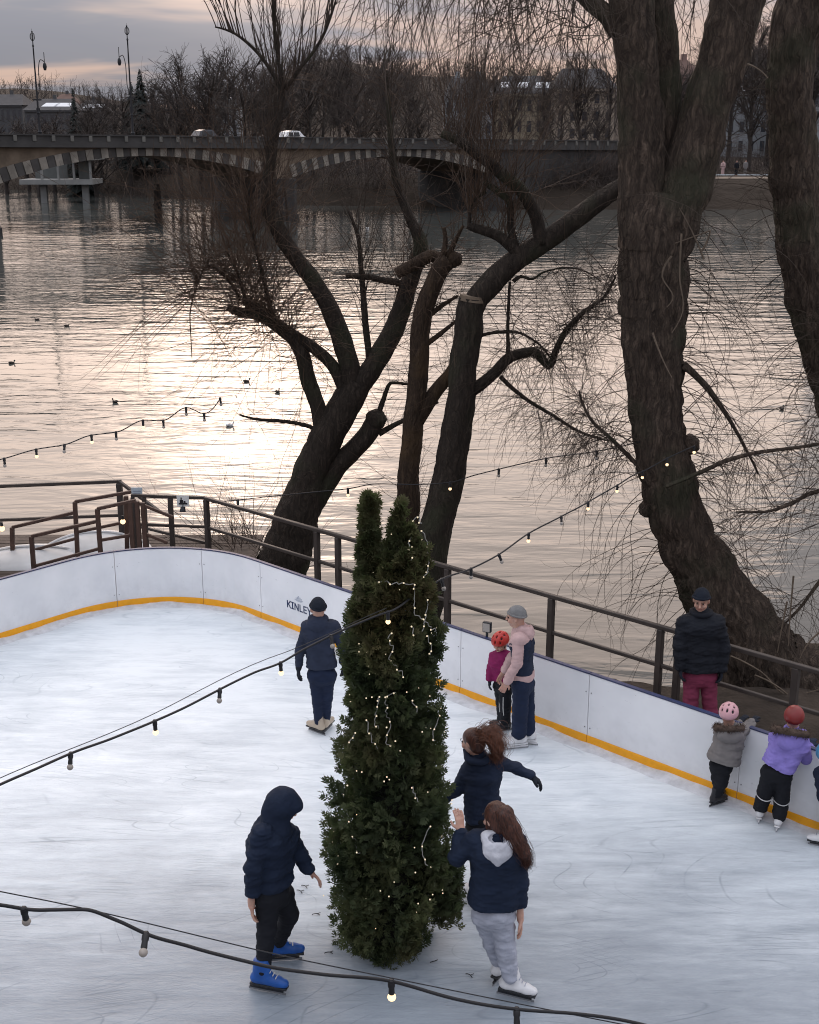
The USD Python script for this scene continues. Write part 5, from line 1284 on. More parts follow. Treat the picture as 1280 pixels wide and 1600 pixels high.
M['coat_grey'] = cloth('grey_quilted_coat_cloth', (0.20, 0.185, 0.18))
M['lilac'] = cloth('lilac_jacket_cloth', (0.27, 0.22, 0.60))
M['fur'] = cloth('brown_fur_trim', (0.10, 0.07, 0.055), 1.0, 0.5, 0.01, 60)
M['reflect'] = mat('reflective_strip', (0.5, 0.5, 0.5), 0.4, 0.1)
M['glove'] = cloth('dark_glove_cloth', (0.014, 0.017, 0.026))
def hair_mat(name, c0, c1):
    return usdkit.material(stage, L + name, {'tc': ('texture_coordinate', {}), 'm': ('mapping', {'scale': (1, 1, .15)}), 'n': ('noise_texture', {'scale': 110.0, 'detail': 3.0}), 'r': ('rgb_ramp', {'ramp': [(.35, c0), (.65, c1)]}), 'b': ('bump', {'distance': .004, 'strength': 1.0}), 'p': ('principled_bsdf', {'roughness': .45, 'specular_ior_level': .4})},
        [('tc.object', 'm.vector'), ('m.vector', 'n.vector'), ('n.fac', 'r.fac'), ('r.color', 'p.base_color'), ('n.fac', 'b.height'), ('b.normal', 'p.normal')], surface='p.BSDF')
M['hair_red'] = hair_mat('auburn_hair', (.035, .012, .006), (.15, .052, .024))
M['hair_brown'] = hair_mat('dark_auburn_hair', (.018, .007, .005), (.075, .027, .016))
M['helmet_red'] = mat('red_helmet_shell', (0.42, 0.035, 0.028), 0.3, 0.15, 4)
M['helmet_dkred'] = mat('dark_red_helmet_shell', (0.15, 0.018, 0.018), 0.3, 0.15, 4)
M['helmet_pink'] = mat('pink_helmet_shell', (0.60, 0.34, 0.37), 0.3, 0.12, 4)
M['helmet_blue'] = mat('blue_helmet_shell', (0.05, 0.20, 0.34), 0.3, 0.12, 4)
M['boot_blue'] = mat('blue_skate_boot', (0.012, 0.075, 0.30), 0.4, 0.25, 7, 0.001, 40)
M['boot_white'] = mat('white_skate_boot', (0.66, 0.66, 0.67), 0.4, 0.12, 7, 0.001, 40)
M['boot_beige'] = mat('beige_skate_boot', (0.46, 0.38, 0.29), 0.5, 0.15, 7, 0.001, 40)
M['boot_black'] = mat('black_skate_boot', (0.012, 0.012, 0.015), 0.4, 0.2, 7, 0.001, 40)
M['blade'] = mat('steel_blade', (0.35, 0.35, 0.36), 0.25, 0.1, metal=0.9)
M['eye'] = mat('dark_eye', (0.02, 0.015, 0.012), 0.2, 0.1)
M['lips'] = mat('lips', (0.30, 0.12, 0.10), 0.5, 0.1)
M['brow'] = mat('brow', (0.05, 0.03, 0.02), 0.8, 0.1)

def add_head(S, c, f, u, s=1.0, neck=None):
    f = nrm(f); u = nrm(np.asarray(u) - np.dot(u, f) * f); r = np.cross(f, u)
    ax = np.array([r, f, u])
    S.ell(c + u * .022 * s - f * .008 * s, np.array([.074, .094, .092]) * s, ax, .02)
    S.ell(c - u * .045 * s + f * .022 * s, np.array([.056, .066, .066]) * s, ax, .03)
    S.ell(c - u * .088 * s + f * .056 * s, np.array([.026, .024, .022]) * s, ax, .02)
    S.cap(c + f * .088 * s + u * .012 * s, c + f * .108 * s - u * .024 * s, .010 * s, .015 * s, .012)
    for q in (-1, 1):
        S.ell(c + r * q * .031 * s + f * .098 * s + u * .006 * s, np.array([.017, .014, .011]) * s, ax, 0, sub=True)
        S.ell(c + r * q * .078 * s - f * .004 * s - u * .006 * s, np.array([.010, .020, .032]) * s, ax, .008)
        S.ell(c + r * q * .042 * s + f * .070 * s - u * .030 * s, np.array([.022, .02, .02]) * s, ax, .02)
    S.cap(c + r * .022 * s + f * .082 * s - u * .055 * s, c - r * .022 * s + f * .082 * s - u * .055 * s, .008 * s, .008 * s, .006)
    if neck is not None:
        S.cap(c - u * .05 * s - f * .02 * s, neck, .056 * s, .062 * s, .03)
    return f, u, r
def face_parts(t, body, c, f, u, r, s=1.0):
    for q in (-1, 1):
        m = trimesh.creation.icosphere(2, .0085 * s); m.apply_translation(c + r * q * .031 * s + f * .086 * s + u * .006 * s); part(body, 'eye', m, M['eye'], smooth=True)
        part(body, 'eyebrow', MB().tube(spline([c + r * q * .014 * s + f * .099 * s + u * .024 * s, c + r * q * .032 * s + f * .098 * s + u * .030 * s, c + r * q * .050 * s + f * .084 * s + u * .024 * s], n=7), .0032 * s, 5), M['brow'])
    part(body, 'mouth', MB().tube(spline([c - r * .022 * s + f * .086 * s - u * .055 * s, c + f * .096 * s - u * .053 * s, c + r * .022 * s + f * .086 * s - u * .055 * s], n=7), np.array([.003, .0055, .007, .0075, .007, .0055, .003]) * s, 6), M['lips'])
def add_hand(S, w, d, palm_n, s=1.0, curl=0.5, thumb=1, fat=0.0):
    """Hand from wrist w pointing along d, the palm facing palm_n; five fingers."""
    d = nrm(d); n = nrm(np.asarray(palm_n, float) - np.dot(palm_n, d) * d); x = np.cross(d, n)
    S.cap(w - d * .03 * s, w + d * .02 * s, .026 * s + fat, .027 * s + fat, .012)
    for q in (-.026, -.009, .009, .026):
        S.cap(w + d * .022 * s + x * q * .8 * s, w + d * .088 * s + x * q * s, .0135 * s + fat, .0115 * s + fat, .012)
    for k, (q, ln) in enumerate(((-.030, .062), (-.010, .078), (.010, .084), (.029, .074))):
        q = q * thumb; a = w + d * .088 * s + x * q * s
        d1 = nrm(d + n * curl * .5 + x * q * 1.8); d2 = nrm(d + n * curl * 1.3 + x * q * 1.2); d3 = nrm(d * .7 + n * curl * 2.0)
        b = a + d1 * ln * .48 * s; c = b + d2 * ln * .32 * s; e = c + d3 * ln * .25 * s
        S.cap(a, b, .0098 * s + fat, .0092 * s + fat, .004); S.cap(b, c, .0092 * s + fat, .0086 * s + fat, .004); S.cap(c, e, .0086 * s + fat, .0076 * s + fat, .004)
    a = w + d * .022 * s + x * .024 * s * thumb; b = a + nrm(d * .75 + x * .75 * thumb + n * .3) * .045 * s; c = b + nrm(d + x * .25 * thumb + n * .35) * .034 * s
    S.cap(a, b, .0135 * s + fat, .0115 * s + fat, .008); S.cap(b, c, .0112 * s + fat, .0092 * s + fat, .004)
def skate(t, ankle, toe, m, s=1.0, low=0.0, shaft=None, lace=True, up=(0, 0, 1), holder='black_metal'):
    """A skate below an ankle, toe direction toe (horizontal)."""
    f = nrm([toe[0], toe[1], toe[2] if len(toe) > 2 else 0.0]); u = nrm(np.asarray(up, float) - np.dot(up, f) * f); r = np.cross(f, u)
    sole = ankle - u * .085 * s
    S = Field(ankle - .30 * s, ankle + .30 * s, .009 * (1 if s > .8 else .8))
    S.cap(sole - f * .055 * s + u * .035 * s, sole + f * .12 * s + u * .032 * s, .041 * s, .040 * s, .01)
    S.cap(sole + f * .12 * s + u * .032 * s, sole + f * .175 * s + u * .026 * s, .042 * s, .034 * s, .02)
    S.cap(sole - f * .035 * s + u * .05 * s, ankle + u * .10 * s - f * .012 * s, .045 * s, .052 * s, .03)
    S.cap(sole + f * .055 * s + u * .05 * s, ankle + u * .08 * s + f * .015 * s, .038 * s, .040 * s, .03)
    S.cut(sole + u * .002, -u); S.cut(ankle + u * .12 * s, u)
    b = part(t, 'skate_boot', wrinkle(S.mesh(), .003, 25, 3), m, smooth=True)
    part(b, 'sole', MB().bar(sole - f * .095 * s - u * .008 * s, sole + f * .20 * s - u * .008 * s, .066 * s, .018 * s, u, ch=.004), M[holder])
    ax = np.array([f, r, u])
    part(b, 'blade_holder', MB().box(sole - f * .05 * s - u * .032 * s, (.05 * s, .022 * s, .036 * s), ax).box(sole + f * .11 * s - u * .032 * s, (.06 * s, .022 * s, .036 * s), ax).box(sole + f * .03 * s - u * .046 * s, (.27 * s, .012 * s, .016 * s), ax), M[holder])
    part(b, 'blade', MB().box(sole + f * .035 * s - u * .062 * s, (.30 * s, .0045, .022 * s), ax, .002), M['blade'])
    if lace:
        lm = MB()
        for k in range(5):
            q = sole + f * (.115 - .022 * k) * s + u * (.072 + .021 * k) * s
            lm.tube([q - r * .026 * s, q + u * .006 * s, q + r * .026 * s], .0042 * s, 4)
        part(b, 'laces', lm, M['reflect'] if m is not M['boot_white'] else M['light_grey'])
    return b
def limb_field(S, pts, rad, k=.03):
    for a, b, ra, rb in zip(pts[:-1], pts[1:], rad[:-1], rad[1:]):
        S.cap(a, b, ra, rb, k)
def torso_field(S, pel, chest, sL, sR, rad_hip=.125, rad_waist=.12, rad_chest=.125, fwd=(0, 1, 0), hipw=.07, k=.05, low=None):
    """Trunk as a stack of lying capsules from the hips to the shoulders."""
    ax = nrm(sR - sL); m_ = (sL + sR) / 2; w = np.linalg.norm(sR - sL) / 2
    h0 = pel if low is None else low
    for q in np.linspace(0, 1, 9):
        c = h0 * (1 - q) + (m_ - [0, 0, .06]) * q + (chest - (pel + m_) / 2) * math.sin(q * math.pi)
        hw = hipw * (1 - q) + max(w - .085, .02) * q
        rr = np.interp(q, [0, .4, .8, 1], [rad_hip, rad_waist, rad_chest, rad_chest * .82])
        S.cap(c - ax * hw, c + ax * hw, rr, rr, k)
    S.cap(sL, sR, .07, .07, k)

class Person:
    def __init__(self, label, Y, J, height=1.7, group=None, skates=1.0):
        """J: joints as (px, py, dy): where the photograph shows them, and how far before or behind Y they are."""
        self.J = {k: (at_y(q[0], q[1], Y + q[2]) if len(q) == 3 else np.array(q[:3])) for k, q in J.items()}
        self.s = height / 1.72; self.hs = max(self.s, .86)
        for q in 'LR':
            if skates: self.J['ank' + q] = on_z(J['ank' + q][0], J['ank' + q][1], .160 * skates)
        foot = self.J['ankL'] * .5 + self.J['ankR'] * .5
        self.t = thing('person', label, 'person', (foot[0], foot[1], 0), group=group)
        pts = np.array(list(self.J.values())); self.lo, self.hi = pts.min(0) - .32, pts.max(0) + .32
    def body(self, face, up=(0, 0, 1), hands=('L', 'R'), hand_dir=None, palm=None, curl=.5, h=.0075):
        J, s = self.J, self.s
        S = Field(self.lo, self.hi, h)
        self.f, self.u, self.r = add_head(S, J['head'], face, up, self.hs, J['neck'])
        S.cap(J['neck'], J['chest'], .055 * s, .065 * s, .04)
        for q in 'LR':
            S.cap(J['chest'] + (J['sh' + q] - J['chest']) * .3, J['sh' + q], .055 * s, .045 * s, .03)
            limb_field(S, [J['sh' + q], J['el' + q], J['wr' + q]], [.040 * s, .032 * s, .025 * s])
            limb_field(S, [J['hip' + q], J['kn' + q], J['ank' + q]], [.065 * s, .045 * s, .033 * s])
            if q in hands:
                d = J['wr' + q] - J['el' + q] if hand_dir is None or q not in hand_dir else np.array(hand_dir[q], float)
                pn = np.array([0, 0, -1.0]) if palm is None or q not in palm else np.array(palm[q], float)
                add_hand(S, J['wr' + q] + nrm(J['wr' + q] - J['el' + q]) * .02, d, pn, s, curl, 1 if q == 'L' else -1)
        S.cap(J['pel'], J['chest'], .075 * s, .065 * s, .04)
        S.cap(J['hipL'], J['hipR'], .065 * s, .065 * s, .04)
        self.b = part(self.t, 'body', S.mesh(), M['skin'], smooth=True)
        face_parts(self.t, self.b, J['head'], self.f, self.u, self.r, self.hs)
    def gloves(self, which='LR', m='glove', hand_dir=None, palm=None, curl=.6):
        J, s = self.J, self.s
        for q in which:
            w = J['wr' + q]; d = nrm(w - J['el' + q]) if hand_dir is None or q not in hand_dir else nrm(hand_dir[q])
            S = Field(w - .22, w + .22, .006)
            S.cap(w - nrm(w - J['el' + q]) * .03, w + d * .01, .040 * s, .036 * s, .01)
            pn = np.array([0, 0, -1.0]) if palm is None or q not in palm else np.array(palm[q], float)
            add_hand(S, w + d * .015, d, pn, s, curl, 1 if q == 'L' else -1, .0035)
            part(self.t, 'glove', S.mesh(), M[m], smooth=True)
    def trousers(self, m, r=(.105, .078, .066), cuff=.10, seat=.115, flare=None, amp=.007):
        J, s = self.J, self.s
        S = Field(self.lo, self.hi, .011)
        S.cap(J['hipL'], J['hipR'], seat * s, seat * s, .04)
        S.cap(J['pel'], (J['hipL'] + J['hipR']) / 2, .12 * s, .11 * s, .05)
        for q in 'LR':
            a = J['ank' + q] + (J['kn' + q] - J['ank' + q]) * cuff
            limb_field(S, [J['hip' + q], J['kn' + q], a], [r[0] * s, r[1] * s, r[2] * s], .02)
            d = nrm(J['kn' + q] - J['ank' + q])
        self.tr = part(self.t, 'trousers', wrinkle(wrinkle(S.mesh(), amp * 1.4, 10, 5, (1, 1, 2.2)), amp * .7, 28, 6, (.8, .8, 2.4)), m, smooth=True)
    def jacket(self, m, arm=(.074, .062, .052), rad=(.135, .125, .13), hem=None, hipw=.075, amp=.008, name='jacket', sleeves='LR', cuff=.0, collar=True, quilt=0, arm_m=None, cutlist=(), hood=None, h=.011):
        J, s = self.J, self.s
        fields = []
        S = Field(self.lo, self.hi, h)
        low = J['pel'] if hem is None else hem
        torso_field(S, J['pel'], J['chest'], J['shL'], J['shR'], rad[0] * s, rad[1] * s, rad[2] * s, hipw=hipw * s, low=low)
        if collar: S.cap(J['neck'] - [0, 0, .05 * s], J['neck'] + [0, 0, .02 * s], .10 * s, .078 * s, .04)
        if hood is not None:
            for c, r_ in hood: S.ell(J['neck'] + np.array(c) * s, np.array(r_) * s, None, .035)
        A = S if arm_m is None else Field(self.lo, self.hi, h)
        for q in sleeves:
            a, b, c = J['sh' + q], J['el' + q], J['wr' + q]
            limb_field(A, [a, b, c + nrm(c - b) * cuff], [arm[0] * s, arm[1] * s, arm[2] * s], .025)
        up = nrm((J['shL'] + J['shR']) / 2 - low)
        out = []
        for F_, mm, nm_ in ((S, m, name), (A, arm_m, 'sleeves')):
            if F_ is S and nm_ == 'sleeves': continue
            if F_ is S and arm_m is None or F_ is S:
                F_.cut(low, -up) if arm_m is not None or True and self._hem_ok(sleeves, low, up) else None
            for cc, nn in cutlist: F_.cut(cc, nn)
            v, f = wrinkle(wrinkle(F_.mesh(), amp * 2.1, 9, 9, (1, 1, 1.9)), amp * 1.0, 26, 19, (.8, .8, 2.2))
            if quilt:
                z = (v - low) @ up; n = np.array(trimesh.Trimesh(v, f, process=False).vertex_normals)
                v = v + n * ((np.abs(np.sin(z / quilt * np.pi)) ** .5 - .8) * .010)[:, None]
            out.append(part(self.t, nm_, (v, f), mm, smooth=True))
        self.jk = out[0]
        return out
    def cuffs(self, m, r=.05, which='LR'):
        J, s = self.J, self.s
        for q in which:
            d = nrm(J['wr' + q] - J['el' + q]); e1 = nrm(np.cross(d, [.3, .5, .8])); e2 = np.cross(d, e1); c = J['wr' + q] - d * .012
            part(self.jk, 'cuff', MB().tube([c + (e1 * math.cos(a) + e2 * math.sin(a)) * r * s for a in np.linspace(0, 6.283, 18)], .009 * s, 6, cap=False), m, smooth=True)
    def _hem_ok(self, sleeves, low, up):
        return True
    def beanie(self, m, drop=0.0, pom=False):
        J, s = self.J, self.hs; c = J['head']; ax = np.array([self.r, self.f, self.u])
        S = Field(c - .25, c + .25, .008)
        S.ell(c + self.u * .035 * s - self.f * .012 * s, np.array([.086, .106, .100]) * s, ax, .01)
        S.cut(c + self.u * .022 * s, -(self.u * 1.0 - self.f * .28))
        a = part(self.t, 'beanie', wrinkle(S.mesh(), .003, 30, 2), m, smooth=True)
        n_ = nrm(self.u - self.f * .28); e1 = self.r; e2 = np.cross(n_, e1)
        th = np.linspace(0, 2 * np.pi, 25)
        rim = [c + self.u * .035 * s - self.f * .012 * s + e1 * math.cos(t_) * .087 * s + e2 * math.sin(t_) * .104 * s for t_ in th]
        part(a, 'brim', MB().tube(rim, .013 * s, 7, cap=False), m, smooth=True)
    def helmet(self, m, vents=True):
        J, s = self.J, self.hs; c = J['head']; ax = np.array([self.r, self.f, self.u])
        S = Field(c - .3, c + .3, .007)
        S.ell(c + self.u * .034 * s - self.f * .010 * s, np.array([.110, .134, .114]) * s, ax, .01)
        S.ell(c + self.u * .02 * s - self.f * .018 * s, np.array([.092, .114, .100]) * s, ax, 0, sub=True)
        S.cut(c + self.u * .004 * s, -(self.u - self.f * .22))
        vs = []
        if vents:
            for a_ in (-.6, 0, .6):
                for e_ in (-.95, -.25, .45, 1.1):
                    d = nrm(self.r * math.sin(a_) + (self.u * math.cos(e_) + self.f * math.sin(e_)) * math.cos(a_))
                    p_ = c + self.u * .034 * s - self.f * .010 * s + (d @ ax.T * np.array([.110, .134, .114]) * s) @ ax
                    S.ell(p_, np.array([.013, .026, .03]) * s, ax, 0, sub=True)
        hm = part(self.t, 'helmet', S.mesh(), m, smooth=True)
        I = Field(c - .3, c + .3, .009); I.ell(c + self.u * .03 * s - self.f * .012 * s, np.array([.095, .118, .103]) * s, ax, 0); I.cut(c + self.u * .008 * s, -(self.u - self.f * .22))
        part(hm, 'liner', I.mesh(), M['black_rubber'], smooth=True)
        st = [c + self.r * q * .082 * s + self.u * .0 * s for q in (-1, 1)]
        part(hm, 'strap', MB().tube(spline([st[0], c - self.u * .06 * s + self.f * .03 * s - self.r * .06 * s, c - self.u * .115 * s + self.f * .05 * s, c - self.u * .06 * s + self.f * .03 * s + self.r * .06 * s, st[1]], n=20), .006 * s, 5), M['black_rubber'])
    def fur_trim(self, c, ax1, ax2, rad, r=.03, seed=0, m='fur'):
        g = np.random.default_rng(seed)
        th = np.linspace(0, 2 * np.pi, 34); ring_ = np.array([c + ax1 * math.cos(a) * rad[0] + ax2 * math.sin(a) * rad[1] for a in th])
        k = part(self.t, 'fur_trim', wrinkle(MB().tube(ring_, r, 9, cap=False).get(), .008, 40, seed), M[m], smooth=True)
        N = 700; i = g.integers(0, len(th) - 1, N); base = ring_[i] + (ring_[i + 1] - ring_[i]) * g.random(N)[:, None]
        d = g.normal(0, 1, (N, 3)); d /= np.linalg.norm(d, axis=1, keepdims=True)
        P, R = grow(base + d * r * .7, d, g.uniform(.6, 1.5, N) * r, seed + 1, 4, .5, 6, .0035, .0012)
        part(k, 'fur_hairs', MB().add(*many_tubes(P, R)), M[m])

# --- hooded skater at the lower left
p = Person('hunched skater in a dark hooded jacket and bright blue skates, left of the conifer', 8.75, {
    'head': (443, 1262, .02), 'neck': (430, 1292, 0), 'chest': (424, 1322, .02), 'pel': (427, 1392, 0), 'shL': (450, 1302, .16), 'shR': (409, 1303, -.14),
    'elL': (466, 1332, .20), 'wrL': (481, 1357, .16), 'elR': (396, 1357, -.20), 'wrR': (393, 1409, -.16), 'hipL': (438, 1398, .10), 'hipR': (418, 1399, -.08),
    'knL': (452, 1430, .12), 'ankL': (434, 1474, .28), 'knR': (417, 1453, -.10), 'ankR': (410, 1520, -.12)}, 1.74, skates=1.05)
p.body((.86, .22, -.45), (.38, .08, .9), hand_dir={'R': (.05, 0, -1), 'L': (.7, .0, -.72)}, palm={'R': (1, .2, 0), 'L': (-.5, -.4, -.6)}, curl=.45)
p.trousers(M['black_cloth'], (.102, .076, .058), .10, .108)
p.jacket(M['navy2'], (.074, .066, .056), (.130, .132, .130), hem=p.J['pel'] + [0, 0, .05], hipw=.05, amp=.010, quilt=.11, hood=[((-.07, .02, -.03), (.105, .11, .09)), ((-.02, .02, .02), (.10, .11, .09))])
S = Field(p.J['head'] - .3, p.J['head'] + .3, .009); ax = np.array([p.r, p.f, p.u]); hc = p.J['head']
S.ell(hc + p.u * .03 - p.f * .025, (.118, .135, .135), ax, .02); S.cap(hc - p.f * .05 - p.u * .06, p.J['neck'], .10, .13, .05); S.ell(hc + p.u * .062 + p.f * .062, (.095, .075, .055), ax, .03)
S.ell(hc - p.u * .02 + p.f * .125, (.070, .075, .088), ax, 0, sub=True)
part(p.jk, 'hood', wrinkle(S.mesh(), .008, 14, 4), M['navy2'], smooth=True)
skate(p.t, p.J['ankR'], (.93, -.28), M['boot_blue'], 1.05); skate(p.t, p.J['ankL'], (.97, .1), M['boot_blue'], 1.05)

# --- skater in the dark beanie, seen from behind
p = Person('skater in a dark beanie and slate blue jacket seen from behind by the lettered panel', 12.97, {
    'head': (497, 951, 0), 'neck': (497.5, 968, 0), 'chest': (499, 992, 0), 'pel': (503, 1048, 0), 'shL': (480, 980, 0), 'shR': (521, 978, 0),
    'elL': (469, 1015, .0), 'wrL': (467, 1041, .03), 'elR': (535, 1009, .0), 'wrR': (537, 1034, .03), 'hipL': (494, 1055, 0), 'hipR': (512, 1055, 0),
    'knL': (496, 1091, .02), 'ankL': (498, 1129, 0), 'knR': (511, 1089, .04), 'ankR': (510, 1125, .06)}, 1.68, skates=.86)
p.body((-.28, .96, -.08), hands=())
p.gloves('LR', palm={'L': (1, 0, 0), 'R': (-1, 0, 0)})
p.trousers(M['dk_blue_cloth'], (.092, .064, .048), .06, .102)
p.jacket(M['navy_grey'], (.064, .055, .046), (.112, .092, .108), hem=p.J['pel'] + [0, 0, .05], hipw=.062, amp=.007, hood=[((0, -.07, -.02), (.12, .06, .075))])
S = Field(p.J['neck'] - .3, p.J['neck'] + .3, .009); S.ell(p.J['neck'] + [0, -.075, -.045], (.115, .06, .075), None, .02); S.cap(p.J['neck'] + [-.05, -.01, .0], p.J['neck'] + [.05, -.01, .0], .068, .068, .03)
part(p.jk, 'hood', wrinkle(S.mesh(), .010, 16, 4), M['navy_grey'], smooth=True)
p.beanie(M['dark_knit'])
skate(p.t, p.J['ankL'], (-.72, .55), M['boot_beige'], .86); skate(p.t, p.J['ankR'], (.35, .9), M['boot_beige'], .86)

# --- woman in grey beanie with the child
p = Person('woman in a grey beanie and pale pink and navy ski jacket beside the boards', 12.69, {
    'head': (807, 964, 0), 'neck': (812, 982, .0), 'chest': (816, 1012, 0), 'pel': (817, 1062, 0), 'shL': (811, 999, -.15), 'shR': (822, 996, .15),
    'elL': (808, 1036, -.20), 'wrL': (793, 1064, -.16), 'elR': (800, 1028, .22), 'wrR': (790, 1046, .22), 'hipL': (814, 1070, -.08), 'hipR': (821, 1068, .08),
    'knL': (813, 1107, -.09), 'ankL': (811, 1149, -.08), 'knR': (823, 1104, .08), 'ankR': (825, 1143, .08)}, 1.66)
p.body((-.94, .22, -.10), hands=('L', 'R'), palm={'L': (0, .8, -.3), 'R': (0, -.8, -.3)})
p.trousers(M['dk_blue_cloth'], (.102, .088, .086), .10, .108)
nk, pl = p.J['neck'], p.J['pel']
zc_ = p.J['chest'][2]
p.jacket(M['navy'], (.066, .058, .050), (.112, .098, .108), hem=pl + [0, 0, .03], hipw=.045, amp=.006, arm_m=M['pale_pink'], collar=False)
S = Field(p.lo, p.hi, .011); torso_field(S, pl, p.J['chest'], p.J['shL'], p.J['shR'], .116, .102, .113, hipw=.045); S.cap(nk - [0, 0, .05], nk + [0, 0, .01], .09, .07, .04); S.cap(p.J['shL'], p.J['shR'], .08, .08, .03); S.cut(p.J['shL'] - [0, 0, .07], (.35, 0, -1))
part(p.jk, 'yoke', wrinkle(S.mesh(), .005, 14, 3), M['pale_pink'], smooth=True, label='pale pink shoulder yoke')
S = Field(p.lo, p.hi, .011); torso_field(S, pl, p.J['chest'], p.J['shL'], p.J['shR'], .119, .106, .113, hipw=.045, low=pl + [0, 0, .03]); S.cut(pl + [0, 0, .10], (0, 0, 1)); S.cut(pl + [0, 0, .02], (0, 0, -1))
part(p.jk, 'hem_band', wrinkle(S.mesh(), .004, 14, 3), M['pale_pink'], smooth=True, label='pale pink hem band')
S = Field(nk - .3, nk + .3, .009); S.ell(nk + [.085, -.02, -.04], (.075, .10, .095), None, .03); S.cap(nk + [.02, -.06, .0], nk + [.02, .06, .0], .062, .062, .04); S.ell(nk + [.07, 0, .05], (.05, .07, .045), None, 0, sub=True)
part(p.jk, 'hood', wrinkle(S.mesh(), .008, 14, 3), M['pale_pink'], smooth=True)
p.beanie(M['grey_knit'])
skate(p.t, p.J['ankL'], (-.95, -.22), M['boot_white'], 1.0, holder='boot_white'); skate(p.t, p.J['ankR'], (-.9, .2), M['boot_white'], 1.0, holder='boot_white')

# --- child with the red helmet
p = Person('small child in a red helmet and magenta jacket beside the grey-beanie woman', 13.05, {
    'head': (782, 1004, 0), 'neck': (784, 1022, .0), 'chest': (785, 1036, 0), 'pel': (786, 1066, 0), 'shL': (791, 1026, -.06), 'shR': (774, 1027, .05),
    'elL': (792, 1046, -.10), 'wrL': (789, 1062, -.12), 'elR': (768, 1045, .06), 'wrR': (766, 1060, .02), 'hipL': (790, 1072, -.04), 'hipR': (782, 1072, .04),
    'knL': (790, 1099, -.06), 'ankL': (790, 1128, -.04), 'knR': (784, 1098, .03), 'ankR': (785, 1125, .05)}, 1.16, skates=.72)
p.body((-.55, -.75, -.35), hands=())
p.gloves('LR', palm={'L': (0, 1, 0), 'R': (1, 0, 0)})
p.trousers(M['black_cloth'], (.112, .094, .085), .10, .12)
p.jacket(M['magenta'], (.080, .074, .066), (.135, .128, .13), hem=p.J['pel'] + [0, 0, .03], hipw=.05, amp=.008)
p.helmet(M['helmet_red'])
for q in 'LR': part(p.tr, 'side_stripe', MB().tube(spline([p.J['kn' + q] + [-.03, -.055, .1], p.J['kn' + q] + [-.03, -.062, 0], p.J['ank' + q] + [-.02, -.058, .08]], n=8), .005, 4), M['reflect'])
skate(p.t, p.J['ankL'], (-.93, -.3), M['boot_black'], .72); skate(p.t, p.J['ankR'], (-.9, .1), M['boot_black'], .72)

# --- woman with the ponytail
p = Person('woman with a curly red ponytail and navy jacket, one arm stretched out to the right', 9.9, {
    'head': (738, 1158, 0), 'neck': (748, 1182, .0), 'chest': (753, 1216, 0), 'pel': (755, 1278, 0), 'shL': (735, 1199, .0), 'shR': (777, 1190, 0),
    'elL': (714, 1234, .02), 'wrL': (699, 1246, .05), 'elR': (806, 1200, .02), 'wrR': (828, 1211, .0), 'hipL': (745, 1290, 0), 'hipR': (767, 1290, 0),
    'knL': (746, 1340, .02), 'ankL': (745, 1392, 0), 'knR': (768, 1338, .1), 'ankR': (770, 1378, .18)}, 1.66)
p.body((-.78, .58, -.28), hands=('L',), palm={'L': (0, -.5, -1)})
p.gloves('R', hand_dir={'R': (.75, 0, -.6)}, palm={'R': (-.5, 0, -.7)}, curl=.8)
p.trousers(M['black_cloth'], (.092, .068, .055), .1, .105)
p.jacket(M['navy'], (.068, .056, .046), (.112, .10, .115), hem=p.J['pel'] - [0, 0, .02], hipw=.065, amp=.008)
part(p.jk, 'collar', wrinkle(MB().tube(spline([p.J['neck'] + [-.10, .05, .04], p.J['neck'] + [-.09, -.06, .0], p.J['neck'] + [.02, -.10, .0], p.J['neck'] + [.10, -.03, .02]], n=14), .032, 8).get(), .006, 20, 3), M['navy'], smooth=True)
def strands(t, base, tips, N, r, seed, m, curl=.25, spread=.02, n=12):
    g = np.random.default_rng(seed); base = np.asarray(base); tips = np.asarray(tips)
    lines = []
    c = spline(np.vstack([base, tips]), n=n)
    P = np.zeros((N, n, 3)); off = g.normal(0, 1, (N, 3)); ph = g.uniform(0, 6.28, (N, 3)); sw = np.sin(np.linspace(.25, 1, n) * np.pi * .9)
    tt = np.linspace(0, 1, n)
    for i in range(n):
        P[:, i] = c[i] + off * spread * (0.35 + sw[i]) + np.sin(ph + tt[i] * 14) * curl * .02 * tt[i] + g.normal(0, .0015, (N, 3))
    return part(t, 'hair_strands', MB().add(*many_tubes(P, np.full((N, n), r) * np.linspace(1, .4, n)[None])), m)
def hair_cap(p, m, fac=1.0):
    c, s = p.J['head'], p.hs; ax = np.array([p.r, p.f, p.u])
    S = Field(c - .3, c + .3, .008)
    S.ell(c + p.u * .026 * s - p.f * .022 * s, np.array([.084, .098, .100]) * s * fac, ax, .01); S.ell(c - p.u * .03 * s - p.f * .045 * s, np.array([.078, .07, .085]) * s * fac, ax, .02)
    S.ell(c - p.u * .045 * s + p.f * .105 * s, np.array([.066, .10, .105]) * s, ax, 0, sub=True)
    return part(p.t, 'hair', wrinkle(S.mesh(), .005, 26, 3, (1, 1, .5)), m, smooth=True)
hb = hair_cap(p, M['hair_brown'])
c = p.J['head'] + p.u * .04 - p.f * .10
part(hb, 'hair_tie', MB().tube([c + nrm([.6, -.5, .4]) * .0 + [np.cos(a) * .0, np.cos(a) * .03, np.sin(a) * .03] for a in np.linspace(0, 6.28, 12)], .009, 5, cap=False), M['black_cloth'])
S = Field(c - .4, c + .4, .009)
pts = [c, c + [.05, -.02, .035], c + [.11, -.03, .0], c + [.135, -.035, -.08], c + [.13, -.03, -.155]]
for a, b, ra, rb in zip(pts[:-1], pts[1:], (.03, .052, .062, .055), (.052, .062, .055, .025)): S.cap(a, b, ra, rb, .03)
